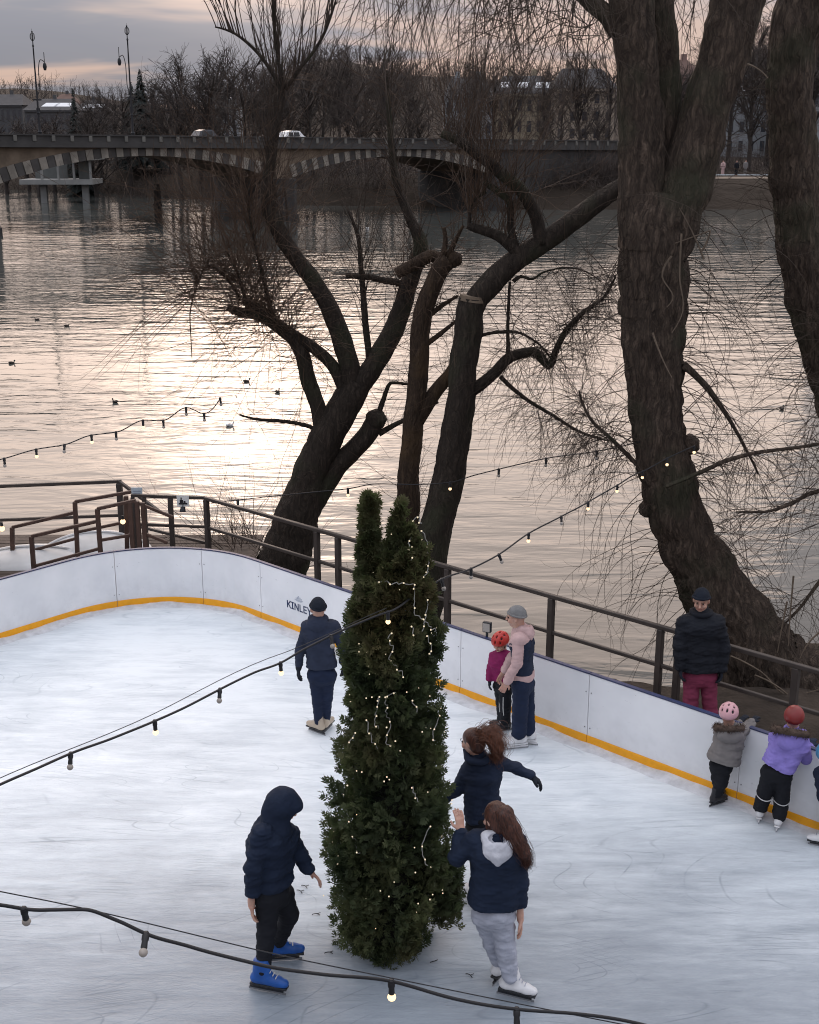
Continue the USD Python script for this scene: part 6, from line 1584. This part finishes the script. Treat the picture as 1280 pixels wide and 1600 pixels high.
pt_ = part(p.t, 'ponytail', wrinkle(S.mesh(), .016, 26, 8), M['hair_red'], smooth=True)
strands(pt_, [c, c + [.06, -.02, .045], c + [.12, -.03, -.01]], [c + [.145, -.035, -.10], c + [.13, -.03, -.20]], 420, .0017, 3, M['hair_red'], 1.0, .034)
skate(p.t, p.J['ankL'], (-.4, .9), M['boot_white'], .98); skate(p.t, p.J['ankR'], (.3, .9), M['boot_white'], .98)

# --- woman with the long hair
p = Person('woman with long auburn hair, pale hood and light grey trousers reaching towards the conifer', 8.5, {
    'head': (775, 1278, .02), 'neck': (778, 1304, .0), 'chest': (778, 1340, 0), 'pel': (772, 1418, 0), 'shL': (743, 1312, .0), 'shR': (808, 1316, 0),
    'elL': (714, 1341, .02), 'wrL': (720, 1303, .10), 'elR': (813, 1377, -.02), 'wrR': (813, 1430, -.02), 'hipL': (758, 1430, 0.02), 'hipR': (784, 1430, -.02),
    'knL': (770, 1470, .12), 'ankL': (781, 1503, .34), 'knR': (790, 1482, -.02), 'ankR': (799, 1530, -.02)}, 1.74, skates=1.02)
p.body((-.62, .72, -.25), hand_dir={'L': (-.12, .35, .95), 'R': (.08, -.05, -1)}, palm={'L': (-.5, .9, 0), 'R': (-1, 0, 0)}, curl=.35)
p.trousers(M['light_grey'], (.096, .076, .068), .14, .108, amp=.010)
p.jacket(M['navy2'], (.072, .063, .053), (.130, .120, .125), hem=p.J['pel'] + [0, 0, .03], hipw=.07, amp=.008)
nk = p.J['neck']
S = Field(nk - .32, nk + .32, .009); S.ell(nk + [-.005, -.115, -.055], (.115, .055, .105), None, .03); S.cap(nk + [-.085, -.06, .015], nk + [.085, -.06, .005], .05, .05, .05); S.cap(nk + [-.01, -.125, -.10], nk + [-.005, -.12, -.16], .05, .03, .05); S.ell(nk + [-.005, -.11, .035], (.075, .04, .05), None, 0, sub=True)
part(p.jk, 'hood', wrinkle(S.mesh(), .012, 16, 3), M['hood_white'], smooth=True, label='pale grey hood lying on the back')
hb = hair_cap(p, M['hair_brown'], 1.06)
S = Field(nk - .5, nk + .5, .009); h0 = p.J['head'] - p.f * .04
pts = [h0 + [.03, -.03, .05], h0 + [.08, -.05, -.06], nk + [.13, -.08, .0], nk + [.19, -.10, -.09], nk + [.225, -.10, -.20]]
for a, b, ra, rb in zip(pts[:-1], pts[1:], (.075, .066, .052, .042), (.066, .052, .042, .014)): S.cap(a, b, ra, rb, .04)
S.cap(h0 + [-.04, .0, .0], h0 + [-.075, .02, -.13], .06, .03, .04)
lh = part(hb, 'long_hair', wrinkle(S.mesh(), .012, 30, 8, (1, 1, .4)), M['hair_brown'], smooth=True)
strands(lh, pts[:3], pts[3:], 360, .0018, 5, M['hair_brown'], .5, .026)
skate(p.t, p.J['ankR'], (.88, -.35), M['boot_white'], 1.02); skate(p.t, p.J['ankL'], (.5, .8), M['boot_white'], 1.0)

# --- man outside the boards
p = Person('man in a black coat and dusky pink trousers standing by the river railing', 12.98, {
    'head': (1096, 938, 0), 'neck': (1096, 957, .02), 'chest': (1096, 985, .02), 'pel': (1094, 1052, 0), 'shL': (1122, 972, 0), 'shR': (1070, 972, 0),
    'elL': (1131, 1012, -.03), 'wrL': (1128, 1042, -.06), 'elR': (1062, 1010, -.03), 'wrR': (1063, 1040, -.06), 'hipL': (1107, 1058, 0), 'hipR': (1081, 1058, 0),
    'knL': (1110, 1112, -.02), 'ankL': (1111, 1164, 0), 'knR': (1079, 1110, -.02), 'ankR': (1077, 1162, 0)}, 1.78, skates=0)
p.body((-.32, -.92, -.20), hands=())
p.gloves('LR', palm={'L': (-1, 0, 0), 'R': (1, 0, 0)})
p.trousers(M['pink_trousers'], (.090, .078, .070), .04, .10)
p.jacket(M['black_coat'], (.080, .073, .062), (.138, .132, .13), hem=p.J['pel'] + [0, 0, .05], hipw=.078, amp=.009)
part(p.jk, 'collar', wrinkle(MB().tube([p.J['neck'] + [.10 * math.cos(a), .09 * math.sin(a), .0] for a in np.linspace(0, 6.28, 20)], .035, 8, cap=False).get(), .005, 20, 3), M['black_coat'], smooth=True)
p.beanie(M['dark_knit'])
for q, dx in (('L', .25), ('R', -.3)):
    a = p.J['ank' + q]; S = Field(a - .3, a + .3, .01); S.cap(a + [0, .05, -.06], a + [dx * .15, -.16, -.075], .05, .042, .02); S.cap(a + [0, .02, -.05], a + [0, 0, .1], .055, .06, .03); S.cut([0, 0, a[2] - .115], (0, 0, -1))
    part(p.t, 'boot', S.mesh(), M['boot_black'], smooth=True)

# --- child in the pink helmet leaning on the boards
p = Person('child in a pink helmet and grey quilted coat leaning on the boards', 11.45, {
    'head': (1139, 1116, .0), 'neck': (1140, 1133, .0), 'chest': (1140, 1153, 0), 'pel': (1130, 1192, 0), 'shL': (1128, 1143, .05), 'shR': (1155, 1141, -.02),
    'elL': (1140, 1150, .22), 'wrL': (1156, 1130, .30), 'elR': (1164, 1140, .06), 'wrR': (1174, 1129, .13), 'hipL': (1121, 1196, .03), 'hipR': (1133, 1197, -.02),
    'knL': (1122, 1221, .05), 'ankL': (1124, 1238, .08), 'knR': (1128, 1222, -.02), 'ankR': (1119, 1243, -.04)}, 1.16, skates=.72)
p.body((.42, .88, .0), hands=())
p.gloves('LR', 'glove', palm={'L': (0, 0, -1), 'R': (0, 0, -1)})
p.trousers(M['black_cloth'], (.108, .088, .076), .1, .12)
p.jacket(M['coat_grey'], (.084, .078, .068), (.180, .15, .135), hem=p.J['pel'] + [0, 0, .02], hipw=.07, amp=.007, quilt=.085)
nk = p.J['neck']
p.fur_trim(nk + [-.01, -.03, -.012], np.array([1.0, 0, 0]), nrm(np.array([0, 1.0, -.35])), (.125, .11), .030, 5)
S = Field(nk - .25, nk + .25, .009); S.ell(nk + [-.01, -.10, -.06], (.13, .065, .085), None, .02); part(p.jk, 'hood', wrinkle(S.mesh(), .006, 14, 3), M['coat_grey'], smooth=True)
p.helmet(M['helmet_pink'])
skate(p.t, p.J['ankL'], (.55, .8), M['boot_black'], .70); skate(p.t, p.J['ankR'], (.86, .45), M['boot_black'], .72)

# --- child in the lilac jacket
p = Person('child in a dark red helmet and lilac fur-hooded jacket at the boards', 11.0, {
    'head': (1241, 1122, .0), 'neck': (1237, 1139, .0), 'chest': (1233, 1163, 0), 'pel': (1215, 1203, 0), 'shL': (1213, 1154, .06), 'shR': (1254, 1162, -.04),
    'elL': (1212, 1166, .22), 'wrL': (1232, 1160, .34), 'elR': (1260, 1184, .06), 'wrR': (1266, 1168, .16), 'hipL': (1204, 1207, .03), 'hipR': (1224, 1209, -.02),
    'knL': (1196, 1236, .05), 'ankL': (1188, 1263, .06), 'knR': (1222, 1243, .0), 'ankR': (1218, 1276, -.04)}, 1.32, skates=.80)
p.body((.35, .90, .05), hands=())
p.gloves('LR', 'navy', palm={'L': (0, 0, -1), 'R': (0, 0, -1)})
p.trousers(M['black_cloth'], (.110, .094, .090), .08, .12)
for q in 'LR':
    c = p.J['kn' + q] - [0, 0, .06]
    part(p.tr, 'knee_strip', MB().tube([c + [math.cos(a) * .074, math.sin(a) * .074, .010 * math.cos(2 * a)] for a in np.linspace(0, 6.28, 22)], .006, 4, cap=False), M['reflect'])
p.jacket(M['lilac'], (.082, .074, .064), (.138, .13, .13), hem=p.J['pel'] + [0, 0, .03], hipw=.07, amp=.009)
nk = p.J['neck']
S = Field(nk - .3, nk + .3, .009); S.ell(nk + [-.03, -.10, -.07], (.135, .06, .105), None, .02); S.cap(nk + [-.10, -.05, -.02], nk + [.09, -.05, -.03], .055, .055, .03)
part(p.jk, 'hood', wrinkle(S.mesh(), .008, 14, 3), M['lilac'], smooth=True)
p.fur_trim(nk + [-.02, -.045, -.005], nrm(np.array([1.0, 0, -.18])), nrm(np.array([0, 1.0, -.4])), (.155, .12), .034, 8)
p.helmet(M['helmet_dkred'], vents=False)
skate(p.t, p.J['ankL'], (.30, .85), M['boot_white'], .80, holder='boot_white'); skate(p.t, p.J['ankR'], (.45, .8), M['boot_white'], .80, holder='boot_white')

# --- child cut off by the right edge
p = Person('child in a blue helmet at the boards, cut off at the right edge', 10.75, {
    'head': (1291, 1179, .0), 'neck': (1294, 1200, .0), 'chest': (1296, 1216, 0), 'pel': (1300, 1256, 0), 'shL': (1284, 1207, .04), 'shR': (1312, 1209, -.04),
    'elL': (1288, 1225, .2), 'wrL': (1296, 1210, .3), 'elR': (1322, 1230, .1), 'wrR': (1326, 1212, .2), 'hipL': (1294, 1262, .03), 'hipR': (1310, 1262, -.02),
    'knL': (1292, 1285, .03), 'ankL': (1288, 1306, .02), 'knR': (1312, 1288, .0), 'ankR': (1312, 1312, -.04)}, 1.1, skates=.74)
p.body((.35, .90, .05), hands=())
p.gloves('LR', 'glove')
p.trousers(M['black_cloth'], (.105, .088, .08), .1, .12)
p.jacket(M['navy'], (.08, .074, .066), (.135, .125, .125), hem=p.J['pel'] + [0, 0, .02], hipw=.06, amp=.008)
p.helmet(M['helmet_blue'])
skate(p.t, p.J['ankL'], (-.75, .3), M['boot_white'], .74); skate(p.t, p.J['ankR'], (.5, .8), M['boot_white'], .74)

# --- tiny figures on the far bank
def far_person(px, Y, h, label, coat, seed):
    base = at_y(px, 290, Y); z = ground_z(base[0], Y) if Y > 150 else 1; b = np.array([base[0], Y, z])
    t = thing('person', label, 'person', b); k = h / 1.75
    S = Field(b - [.5, .4, .1], b + [.5, .4, 1.95], .03)
    for q in (-1, 1):
        S.cap(b + [.09 * q, 0, .06], b + [.09 * q, 0, .85 * k], .075, .09, .03); S.cap(b + [.2 * q, 0, 1.38 * k], b + [.25 * q, -.03, .85 * k], .06, .05, .03); S.cap(b + [.09 * q, 0, .04], b + [.1 * q, -.14, .04], .045, .04, .02)
    S.cap(b + [0, 0, .85 * k], b + [0, 0, 1.36 * k], .15, .17, .04); S.cap(b + [0, 0, 1.4 * k], b + [0, 0, 1.5 * k], .07, .06, .03); S.ell(b + [0, -.01, 1.62 * k], (.085, .10, .12), None, .02)
    part(t, 'body', S.mesh(), M['skin'], smooth=True)
    S = Field(b - [.5, .4, .1], b + [.5, .4, 1.95], .03)
    for q in (-1, 1): S.cap(b + [.2 * q, 0, 1.38 * k], b + [.25 * q, -.03, .9 * k], .08, .07, .03); S.cap(b + [.09 * q, 0, .1], b + [.09 * q, 0, .85 * k], .09, .105, .03)
    S.cap(b + [0, 0, .8 * k], b + [0, 0, 1.36 * k], .17, .19, .04)
    part(t, 'clothes', S.mesh(), coat, smooth=True)
    S = Field(b + [-.3, -.3, 1.4 * k], b + [.3, .3, 1.95 * k], .025); S.ell(b + [0, .015, 1.67 * k], (.095, .11, .10), None, 0); part(t, 'hair', S.mesh(), M['hair_brown'], smooth=True)
far_person(846, 158, 1.75, 'figure in dark clothes on the far bank, the left of two beneath the town houses', M['black_cloth'], 1)
far_person(862, 160, 1.7, 'figure in navy on the far bank, the right of two beneath the town houses', M['navy'], 2)
far_person(1128, 159, 1.7, 'figure in pale pink standing behind the far barrier', M['pale_pink'], 3)
far_person(1149, 156.5, 1.75, 'dark figure standing in front of the far barrier', M['black_cloth'], 4)
far_person(1163, 160, 1.7, 'figure in grey behind the far barrier, right of the dark one', M['coat_grey'], 5)
# ------------------------------------------------------------------ the conifer on the ice
M['thuja'] = usdkit.material(stage, L + 'conifer_spray', {'g': ('geometry', {}), 'n': ('noise_texture', {'scale': 3.0, 'detail': 3.0}), 'w': ('noise_texture', {'scale': 0.9, 'detail': 2.0}),
    'r': ('rgb_ramp', {'ramp': [(.3, (.022, .034, .016)), (.5, (.058, .070, .032)), (.72, (.130, .135, .060))]}), 'm': ('mix_color', {'b': (.085, .058, .022)}), 'sz': ('separate_xyz', {}), 'bz': ('map_range', {'from_min': 2.7, 'from_max': 3.5, 'to_min': 0.0, 'to_max': 0.22, 'clamp': True}), 'wb': ('math', {'math_type': 'add'}), 'k': ('map_range', {'from_min': .52, 'from_max': .68, 'to_min': 0.0, 'to_max': .75, 'clamp': True}),
    'p': ('principled_bsdf', {'roughness': .7, 'specular_ior_level': .3}), 't': ('translucent_bsdf', {'color': (.08, .12, .045)}), 'x': ('mix_closure', {'fac': .22})},
    [('g.position', 'n.vector'), ('g.position', 'w.vector'), ('n.fac', 'r.fac'), ('g.position', 'sz.vector'), ('sz.z', 'bz.value'), ('w.fac', 'wb.value1'), ('bz.result', 'wb.value2'), ('wb.value', 'k.value'), ('k.result', 'm.fac'), ('r.color', 'm.a'), ('m.result', 'p.base_color'), ('p.BSDF', 'x.closure1'), ('t.BSDF', 'x.closure2')], surface='x.closure')
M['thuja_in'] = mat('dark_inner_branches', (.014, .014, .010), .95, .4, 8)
tb = on_z(606, 1474, 0)
th = thing('conifer_tree', 'tall narrow conifer wound with fairy lights standing on the ice', 'tree', tb)
# half widths at heights of the main column, (z, radius, centre offset x)
prof = np.array([(0.0, .33, .0), (.12, .39, .0), (.45, .45, .02), (.9, .455, .02), (1.35, .415, .0), (1.8, .37, .02), (2.3, .335, .04), (2.75, .32, .04), (3.05, .27, .06), (3.3, .20, .08), (3.5, .11, .12), (3.62, .03, .12)])
prof2 = np.array([(2.0, .05, -.20), (2.5, .11, -.18), (3.0, .08, -.13), (3.35, .045, -.12), (3.65, .016, -.12), (3.9, .006, -.11)])
g = np.random.default_rng(31)
def column_points(pf, N, lump, seed):
    gg = np.random.default_rng(seed)
    z = gg.uniform(pf[0, 0], pf[-1, 0], N * 3); w = np.interp(z, pf[:, 0], pf[:, 1]); keep = gg.random(len(z)) < (w / pf[:, 1].max()) ** .7; z = z[keep][:N]
    a = gg.uniform(0, 2 * np.pi, len(z)); w = np.interp(z, pf[:, 0], pf[:, 1]); cx = np.interp(z, pf[:, 0], pf[:, 2])
    n_ = meshkit.fbm(np.stack([np.cos(a) * 2.4, np.sin(a) * 2.4, z * 1.5 + w * 2], 1), 3, seed) - .5
    depth = 1 - .42 * gg.random(len(z)) ** 1.4
    rr = w * (1 + lump * n_) * depth
    return np.stack([cx + rr * np.cos(a), rr * np.sin(a), z], 1), a, depth
tk_ = MB(); tk_.tube(spline([[0, 0, 0], [.01, 0, 1.5], [.06, 0, 3.0], [.1, 0, 3.6]], n=14) + tb, np.linspace(.07, .012, 14), 9); tk_.tube(spline([[-.05, 0, .0], [-.12, 0, 1.5], [-.12, 0, 3.0], [-.09, 0, 3.8]], n=14) + tb, np.linspace(.05, .008, 14), 8)
part(th, 'trunk', tk_, M['thuja_in'])
def plumes(pf, n_pl, per, size, seed):
    """Sprays gathered into upright plumes, so that the outline is lumpy and light shows between them."""
    gg = np.random.default_rng(seed); C, A, _ = column_points(pf, n_pl, .5, seed)
    w = np.interp(C[:, 2], pf[:, 0], pf[:, 1]); k = np.repeat(np.arange(len(C)), per); q = gg.normal(0, 1, (len(k), 3)); q /= np.maximum(np.linalg.norm(q, axis=1, keepdims=True), .6)
    sz = (size * gg.uniform(.6, 1.3, len(C)) * np.clip(w / .45, .22, 1))[k][:, None]
    rad_ = np.stack([np.cos(A), np.sin(A), 0 * A], 1)[k]
    p = C[k] + q * sz * [1.0, 1.0, 2.1]; p[:, :2] += rad_[:, :2] * (q[:, 2:3] * sz * .35)
    return p, A[k] + gg.normal(0, .5, len(k)), k
P_, A_, D_ = plumes(prof, 350, 46, .076, 3); P2_, A2_, D2_ = plumes(prof2, 150, 26, .058, 4); P3_, A3_, D3_ = plumes(np.array([(2.5, .25, .05), (2.9, .25, .05), (3.2, .20, .07), (3.45, .12, .10), (3.65, .035, .13), (3.8, .008, .13)]), 130, 32, .07, 6); P2_, A2_, D2_ = np.vstack([P2_, P3_]), np.concatenate([A2_, A3_]), np.concatenate([D2_, D3_])
P4_, A4_, D4_ = plumes(np.array([(3.2, .05, -.13), (3.5, .035, -.12), (3.75, .018, -.115), (3.95, .004, -.11)]), 40, 20, .05, 7); P2_, A2_, D2_ = np.vstack([P2_, P4_]), np.concatenate([A2_, A4_]), np.concatenate([D2_, D4_])
P_, A_, D_ = np.vstack([P_, P2_]), np.concatenate([A_, A2_]), np.concatenate([D_, D2_])
P_[:, 2] = np.abs(P_[:, 2])
Pi, Ai, Di = column_points(prof * [1, .72, 1], 5200, .4, 12)
P_, A_, D_ = np.vstack([P_, Pi]), np.concatenate([A_, Ai]), np.concatenate([D_, Di])
# a gap low on the right, and a drooping lobe there
gap = (P_[:, 0] > .30) & (P_[:, 2] > .02) & (P_[:, 2] < .42) & (P_[:, 1] < .25)
P_, A_, D_ = P_[~gap], A_[~gap], D_[~gap]
lobe = np.array([.46, -.04, .50]) + np.clip(g.normal(0, 1, (900, 3)), -1.5, 1.5) * [.075, .09, .16]
P_ = np.vstack([P_, lobe]); A_ = np.concatenate([A_, g.normal(0, .8, 900)]); D_ = np.concatenate([D_, g.uniform(.7, 1, 900)])
N = len(P_)
outw = np.stack([np.cos(A_), np.sin(A_), 0 * A_], 1)
dirs = outw * g.uniform(.35, 1.0, N)[:, None] + np.array([0, 0, 1.0]) * g.uniform(.1, 1.0, N)[:, None] + g.normal(0, .35, (N, 3)); dirs /= np.linalg.norm(dirs, axis=1, keepdims=True)
sidev = np.cross(dirs, outw + g.normal(0, .6, (N, 3))); sidev /= np.linalg.norm(sidev, axis=1, keepdims=True)
ln = g.uniform(.05, .11, N)[:, None]; wd = ln * .10
# each spray: a stem leaf and six side leaflets, flat kites with a slight fold
nrm_ = np.cross(sidev, dirs)
leafs = [(0.0, 1.0, 0.0, 1.0), (.10, .50, 1, .55), (.10, .50, -1, .55), (.34, .46, 1, .62), (.34, .46, -1, .62), (.56, .36, 1, .7), (.56, .36, -1, .7)]
VV, FF, cnt = [], [], 0
for s0, l_, sg, along_ in leafs:
    a = P_ + dirs * ln * s0; d = dirs * (along_) + sidev * sg * (.75 if sg else 0) + nrm_ * g.normal(0, .18, (N, 1)); d /= np.linalg.norm(d, axis=1, keepdims=True)
    sd_ = np.cross(d, nrm_); e = a + d * ln * l_; m = a + d * ln * l_ * .5
    q = np.stack([a, m + sd_ * wd * (1.0 if sg else .8), e, m - sd_ * wd * (1.0 if sg else .8)], 1).reshape(-1, 3)
    b0_ = cnt + np.arange(N) * 4
    FF.append(np.vstack([np.stack([b0_, b0_ + 1, b0_ + 2], 1), np.stack([b0_, b0_ + 2, b0_ + 3], 1)])); VV.append(q); cnt += N * 4
part(th, 'foliage', (np.vstack(VV) + tb, np.vstack(FF)), M['thuja'], kind='stuff')
# inner twigs that close the view through the crown
SS = np.stack([g.uniform(-.02, .06, 420), 0 * np.zeros(420), g.uniform(.05, 3.3, 420)], 1); aa = g.uniform(0, 6.28, 420); ww = np.interp(SS[:, 2], prof[:, 0], prof[:, 1])
Pb, Rb = grow(SS + tb, np.stack([np.cos(aa), np.sin(aa), np.full(420, .8)], 1), ww * .95, 61, 7, -.2, .6, .010, .004)
part(th, 'branches', MB().add(*many_tubes(Pb, Rb, 4)), M['thuja_in'], kind='stuff')
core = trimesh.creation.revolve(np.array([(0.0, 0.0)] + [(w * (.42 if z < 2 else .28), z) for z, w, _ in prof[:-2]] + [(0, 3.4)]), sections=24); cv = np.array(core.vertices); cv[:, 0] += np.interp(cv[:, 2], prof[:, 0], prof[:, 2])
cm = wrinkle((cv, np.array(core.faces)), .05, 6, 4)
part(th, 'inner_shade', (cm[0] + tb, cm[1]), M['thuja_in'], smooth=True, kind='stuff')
# fairy lights: cable pieces that show, with small lit lamps
fl = thing('fairy_lights', 'white fairy lights wound round the conifer on the ice', 'fairy lights', tb)
def on_crown(px, py, lift=.035):
    d = ray(px, py); o = np.array([0, 0, EYE]); best = None
    for Yq in np.linspace(tb[1] - .75, tb[1] + .1, 240):
        q = o + d * Yq / d[1]; z = q[2]
        r_ = np.interp(z, prof[:, 0], prof[:, 1]); x_ = q[0] - tb[0] - np.interp(z, prof[:, 0], prof[:, 2])
        if math.hypot(x_, q[1] - tb[1]) < r_ * .99: best = q; break
    if best is None: best = o + d * tb[1] / d[1]
    dir_ = np.array([best[0] - tb[0], best[1] - tb[1], 0]); return best + nrm(dir_) * lift
runs = [[(636, 814), (643, 808), (648, 820)], [(638, 832), (632, 852), (636, 866), (634, 875)], [(650, 828), (657, 850), (661, 880), (658, 895), (641, 911), (641, 935), (642, 955), (658, 970), (672, 985)], [(641, 911), (615, 908), (595, 905), (592, 908)], [(660, 935), (658, 960), (652, 985)], [(659, 992), (666, 1008), (664, 1022)], [(611, 985), (606, 996), (612, 1012), (608, 1024), (618, 1040), (628, 1052)], [(638, 975), (641, 992), (638, 1008)],
        [(606, 1082), (616, 1080)], [(595, 1083), (590, 1110), (588, 1130), (592, 1136)], [(604, 1082), (604, 1110), (610, 1130), (604, 1148), (610, 1165)], [(680, 1105), (676, 1122), (668, 1148), (672, 1155)], [(562, 1140), (556, 1152), (552, 1156)], [(577, 1120), (584, 1150), (592, 1166)], [(640, 1090), (646, 1110)], [(548, 1258), (552, 1290), (560, 1312), (566, 1330)], [(640, 1225), (648, 1250)], [(664, 1290), (655, 1320), (662, 1350)]]
for rn in runs:
    q = np.array([on_crown(x, y, .045) for x, y in rn]); c = spline(q, n=max(6, 6 * len(q))); c = c + (meshkit.noise(c * 40, 3)[:, None] - .5) * .03
    part(fl, 'cable', MB().tube(c, .0038, 5), M['white_cable'])
    for k in range(0, len(c), 7):
        m = trimesh.creation.icosphere(1, .0065); m.apply_translation(c[k] + [0, -.012, 0]); part(fl, 'lamp', m, M['led'])
gl = np.random.default_rng(12)
for k in range(95):
    y = gl.uniform(830, 1465); hw = np.interp(y, [800, 900, 1000, 1100, 1200, 1300, 1400, 1470], [25, 52, 66, 74, 92, 104, 100, 84]); x = np.interp(y, [800, 1000, 1470], [632, 618, 606]) + gl.uniform(-1, 1) * hw
    q = on_crown(x, y, gl.uniform(-.02, .035)); m = trimesh.creation.icosphere(1, gl.uniform(.004, .007)); m.apply_translation(q); part(fl, 'lamp', m, M['led'])

# ------------------------------------------------------------------ festoon strings
def festoon(name, label, pts, lamps, r=.010, wire=None, scale=1.0):
    line = np.array([at_y(x, y, Y) for x, y, Y in pts]); c = spline(line, n=max(30, 10 * len(pts)))
    t = thing(name, label, 'string lights', c[0])
    part(t, 'cable', MB().tube(c, r, 7), M['black_rubber'], smooth=True)
    if wire is not None:
        w_ = np.array([at_y(x, y, Y) for x, y, Y in wire]); part(t, 'support_wire', MB().tube(spline(w_, n=24), r * .35, 5), M['black_metal'])
    for (px, on, tilt) in lamps:
        f = c[:, 1] * _c - (c[:, 2] - EYE) * _s; i = np.argmin(np.abs(640 + FPX * c[:, 0] / f - px)); a = c[i]
        d = nrm([tilt[0], tilt[1], -1.0 if len(tilt) < 3 else tilt[2]])
        s = scale
        sock = trimesh.creation.revolve(np.array([(0, .0), (.014, .0), (.019, -.008), (.019, -.03), (.0155, -.036), (.0175, -.07), (.0145, -.076), (0, -.076)]) * s, sections=14); sock.invert()
        R_ = trimesh.geometry.align_vectors([0, 0, -1], d)
        sock.apply_transform(R_); sock.apply_translation(a + d * .002)
        sk = part(t, 'socket', MB().mesh(sock).box(a, (.030 * s, .030 * s, .026 * s), None, .005), M['black_rubber'], smooth=35)
        prof_ = np.array([(0, -.118), (.010, -.1165), (.019, -.109), (.0235, -.097), (.0215, -.086), (.0145, -.0765), (0, -.0765)]) * s
        bl = trimesh.creation.revolve(prof_, sections=16)
        bl.apply_transform(R_); bl.apply_translation(a + d * .002)
        part(sk, 'bulb', bl, M['bulb_on'] if on else M['bulb_off'], smooth=True)
festoon('festoon_lights', 'string of bulbs crossing the picture from the lower left up to the big right trunk',
        [(-60, 1246, 5.7), (0, 1226, 6.05), (55, 1202, 6.3), (114, 1176, 6.6), (180, 1152, 6.9), (239, 1128, 7.15), (300, 1100, 7.45), (342, 1078, 7.65), (395, 1052, 7.95), (438, 1036, 8.2), (480, 1012, 8.4), (520, 992, 8.5), (560, 974, 8.58), (604, 957, 8.66), (650, 928, 9.1), (690, 905, 9.6), (735, 889, 10.2), (780, 866, 10.9), (827, 833, 11.8), (877, 807, 12.6), (920, 784, 13.3), (965, 758, 14.0), (1003, 737, 14.7), (1043, 716, 14.95), (1085, 697, 15.2)],
        [(114, False, (.0, -.5)), (239, True, (.03, 0)), (342, False, (0, -.8)), (438, True, (.03, 0)), (520, False, (.2, -.6)), (604, True, (0, 0)), (690, False, (.3, -.3)), (735, False, (0, 0)), (780, False, (.4, 0)), (827, True, (0, 0)), (877, False, (0, -.6)), (920, True, (0, 0)), (965, True, (0, .2)), (1003, True, (0, 0)), (1043, True, (0, -.2)), (1085, True, (0, -.2))],
        r=.0078, scale=.78, wire=[(-60, 1232, 5.7), (0, 1216, 6.05), (239, 1116, 7.15), (438, 1022, 8.2), (604, 950, 8.64)])
festoon('festoon_lights', 'nearest string of bulbs, sagging across the bottom of the picture',
        [(-80, 1404, 3.55), (0, 1414, 3.58), (60, 1422, 3.6), (130, 1421, 3.6), (180, 1437, 3.6), (228, 1459, 3.6), (300, 1480, 3.62), (400, 1506, 3.62), (500, 1522, 3.65), (615, 1534, 3.68), (700, 1558, 3.68), (808, 1577, 3.7), (900, 1584, 3.72), (1000, 1600, 3.75), (1120, 1630, 3.75)],
        [(38, False, (-.02, .3)), (228, False, (0, -1.6, -1)), (615, True, (.02, 0)), (808, False, (0, -.5))], r=.0062, scale=.64,
        wire=[(-80, 1378, 3.55), (0, 1393, 3.58), (120, 1417, 3.6), (400, 1484, 3.62), (640, 1534, 3.68), (1000, 1606, 3.75)])
festoon('festoon_lights', 'string of bulbs over the water at the left, ending in the hanging twigs',
        [(-40, 728, 16.0), (8, 716, 16.2), (57, 702, 16.5), (100, 695, 16.7), (143, 680, 17.0), (182, 675, 17.2), (222, 657, 17.5), (255, 657, 17.7), (290, 637, 17.9), (320, 646, 18.1), (344, 622, 18.3)],
        [(8, False, (0, 0)), (57, True, (0, 0)), (100, False, (0, -.5)), (143, True, (0, 0)), (182, False, (0, 0)), (222, True, (0, 0)), (255, False, (0, 0)), (290, False, (0, 0)), (320, False, (0, 0)), (344, False, (.1, 0))], r=.008, scale=1.0)
festoon('festoon_lights', 'string of bulbs slung from the leaning willow to the big trunk',
        [(330, 786, 19.0), (420, 776, 18.8), (500, 768, 18.6), (542, 764, 18.5), (590, 756, 18.4), (640, 757, 18.3), (702, 754, 18.1), (740, 743, 17.8), (780, 733, 17.5), (855, 716, 16.9), (933, 705, 16.2), (1000, 690, 15.4)],
        [(372, False, (0, -.4)), (542, True, (0, 0)), (702, True, (0, 0)), (780, False, (0, 0)), (855, False, (0, 0)), (933, False, (0, 0))], r=.008, scale=1.0)
for k, (px, py, Y) in enumerate(((192, 815, 19.3), (3, 826, 17.6))):
    c = at_y(px, py, Y); t = thing('hanging_bulb', ('lit bulb hanging among the posts of the gangway rails', 'lit bulb under the eave of the white hut')[k], 'light bulb', c)
    m = trimesh.creation.icosphere(2, .042); m.apply_translation(c); part(t, 'bulb', m, M['bulb_on'], smooth=True)
    part(t, 'socket', MB().tube([c + [0, 0, .035], c + [0, 0, .10]], [.022, .018], 10), M['black_rubber'])
# twigs and leaves dropped on the ice
dg = np.random.default_rng(40)
for k, (x, y) in enumerate(((480, 1388), (472, 1396), (520, 1490), (672, 1504), (738, 1528), (500, 1430))):
    c = on_z(x, y, .006); m = MB()
    a_ = dg.uniform(0, 3)
    m.tube(spline([c, c + [.03 * math.cos(a_), .03 * math.sin(a_), .008], c + [.07 * math.cos(a_ + .3), .07 * math.sin(a_ + .3), .002]], n=6), .0035, 5).tube([c + [.03 * math.cos(a_), .03 * math.sin(a_), .006], c + [.03 * math.cos(a_) + .03, .03 * math.sin(a_) + .02, .004]], .003, 5)
    single('fallen_twig', m, M['thuja_in'], ['fallen sprig on the ice between the hooded skater and the conifer, the upper one', 'fallen sprig on the ice just below the upper one by the hooded skater', 'scrap of twig on the ice in front of the conifer at its left', 'scrap of twig on the ice in front of the conifer at its right', 'scrap of twig on the ice left of the white skate', 'tiny sprig on the ice at the left foot of the conifer'][k], 'twig')
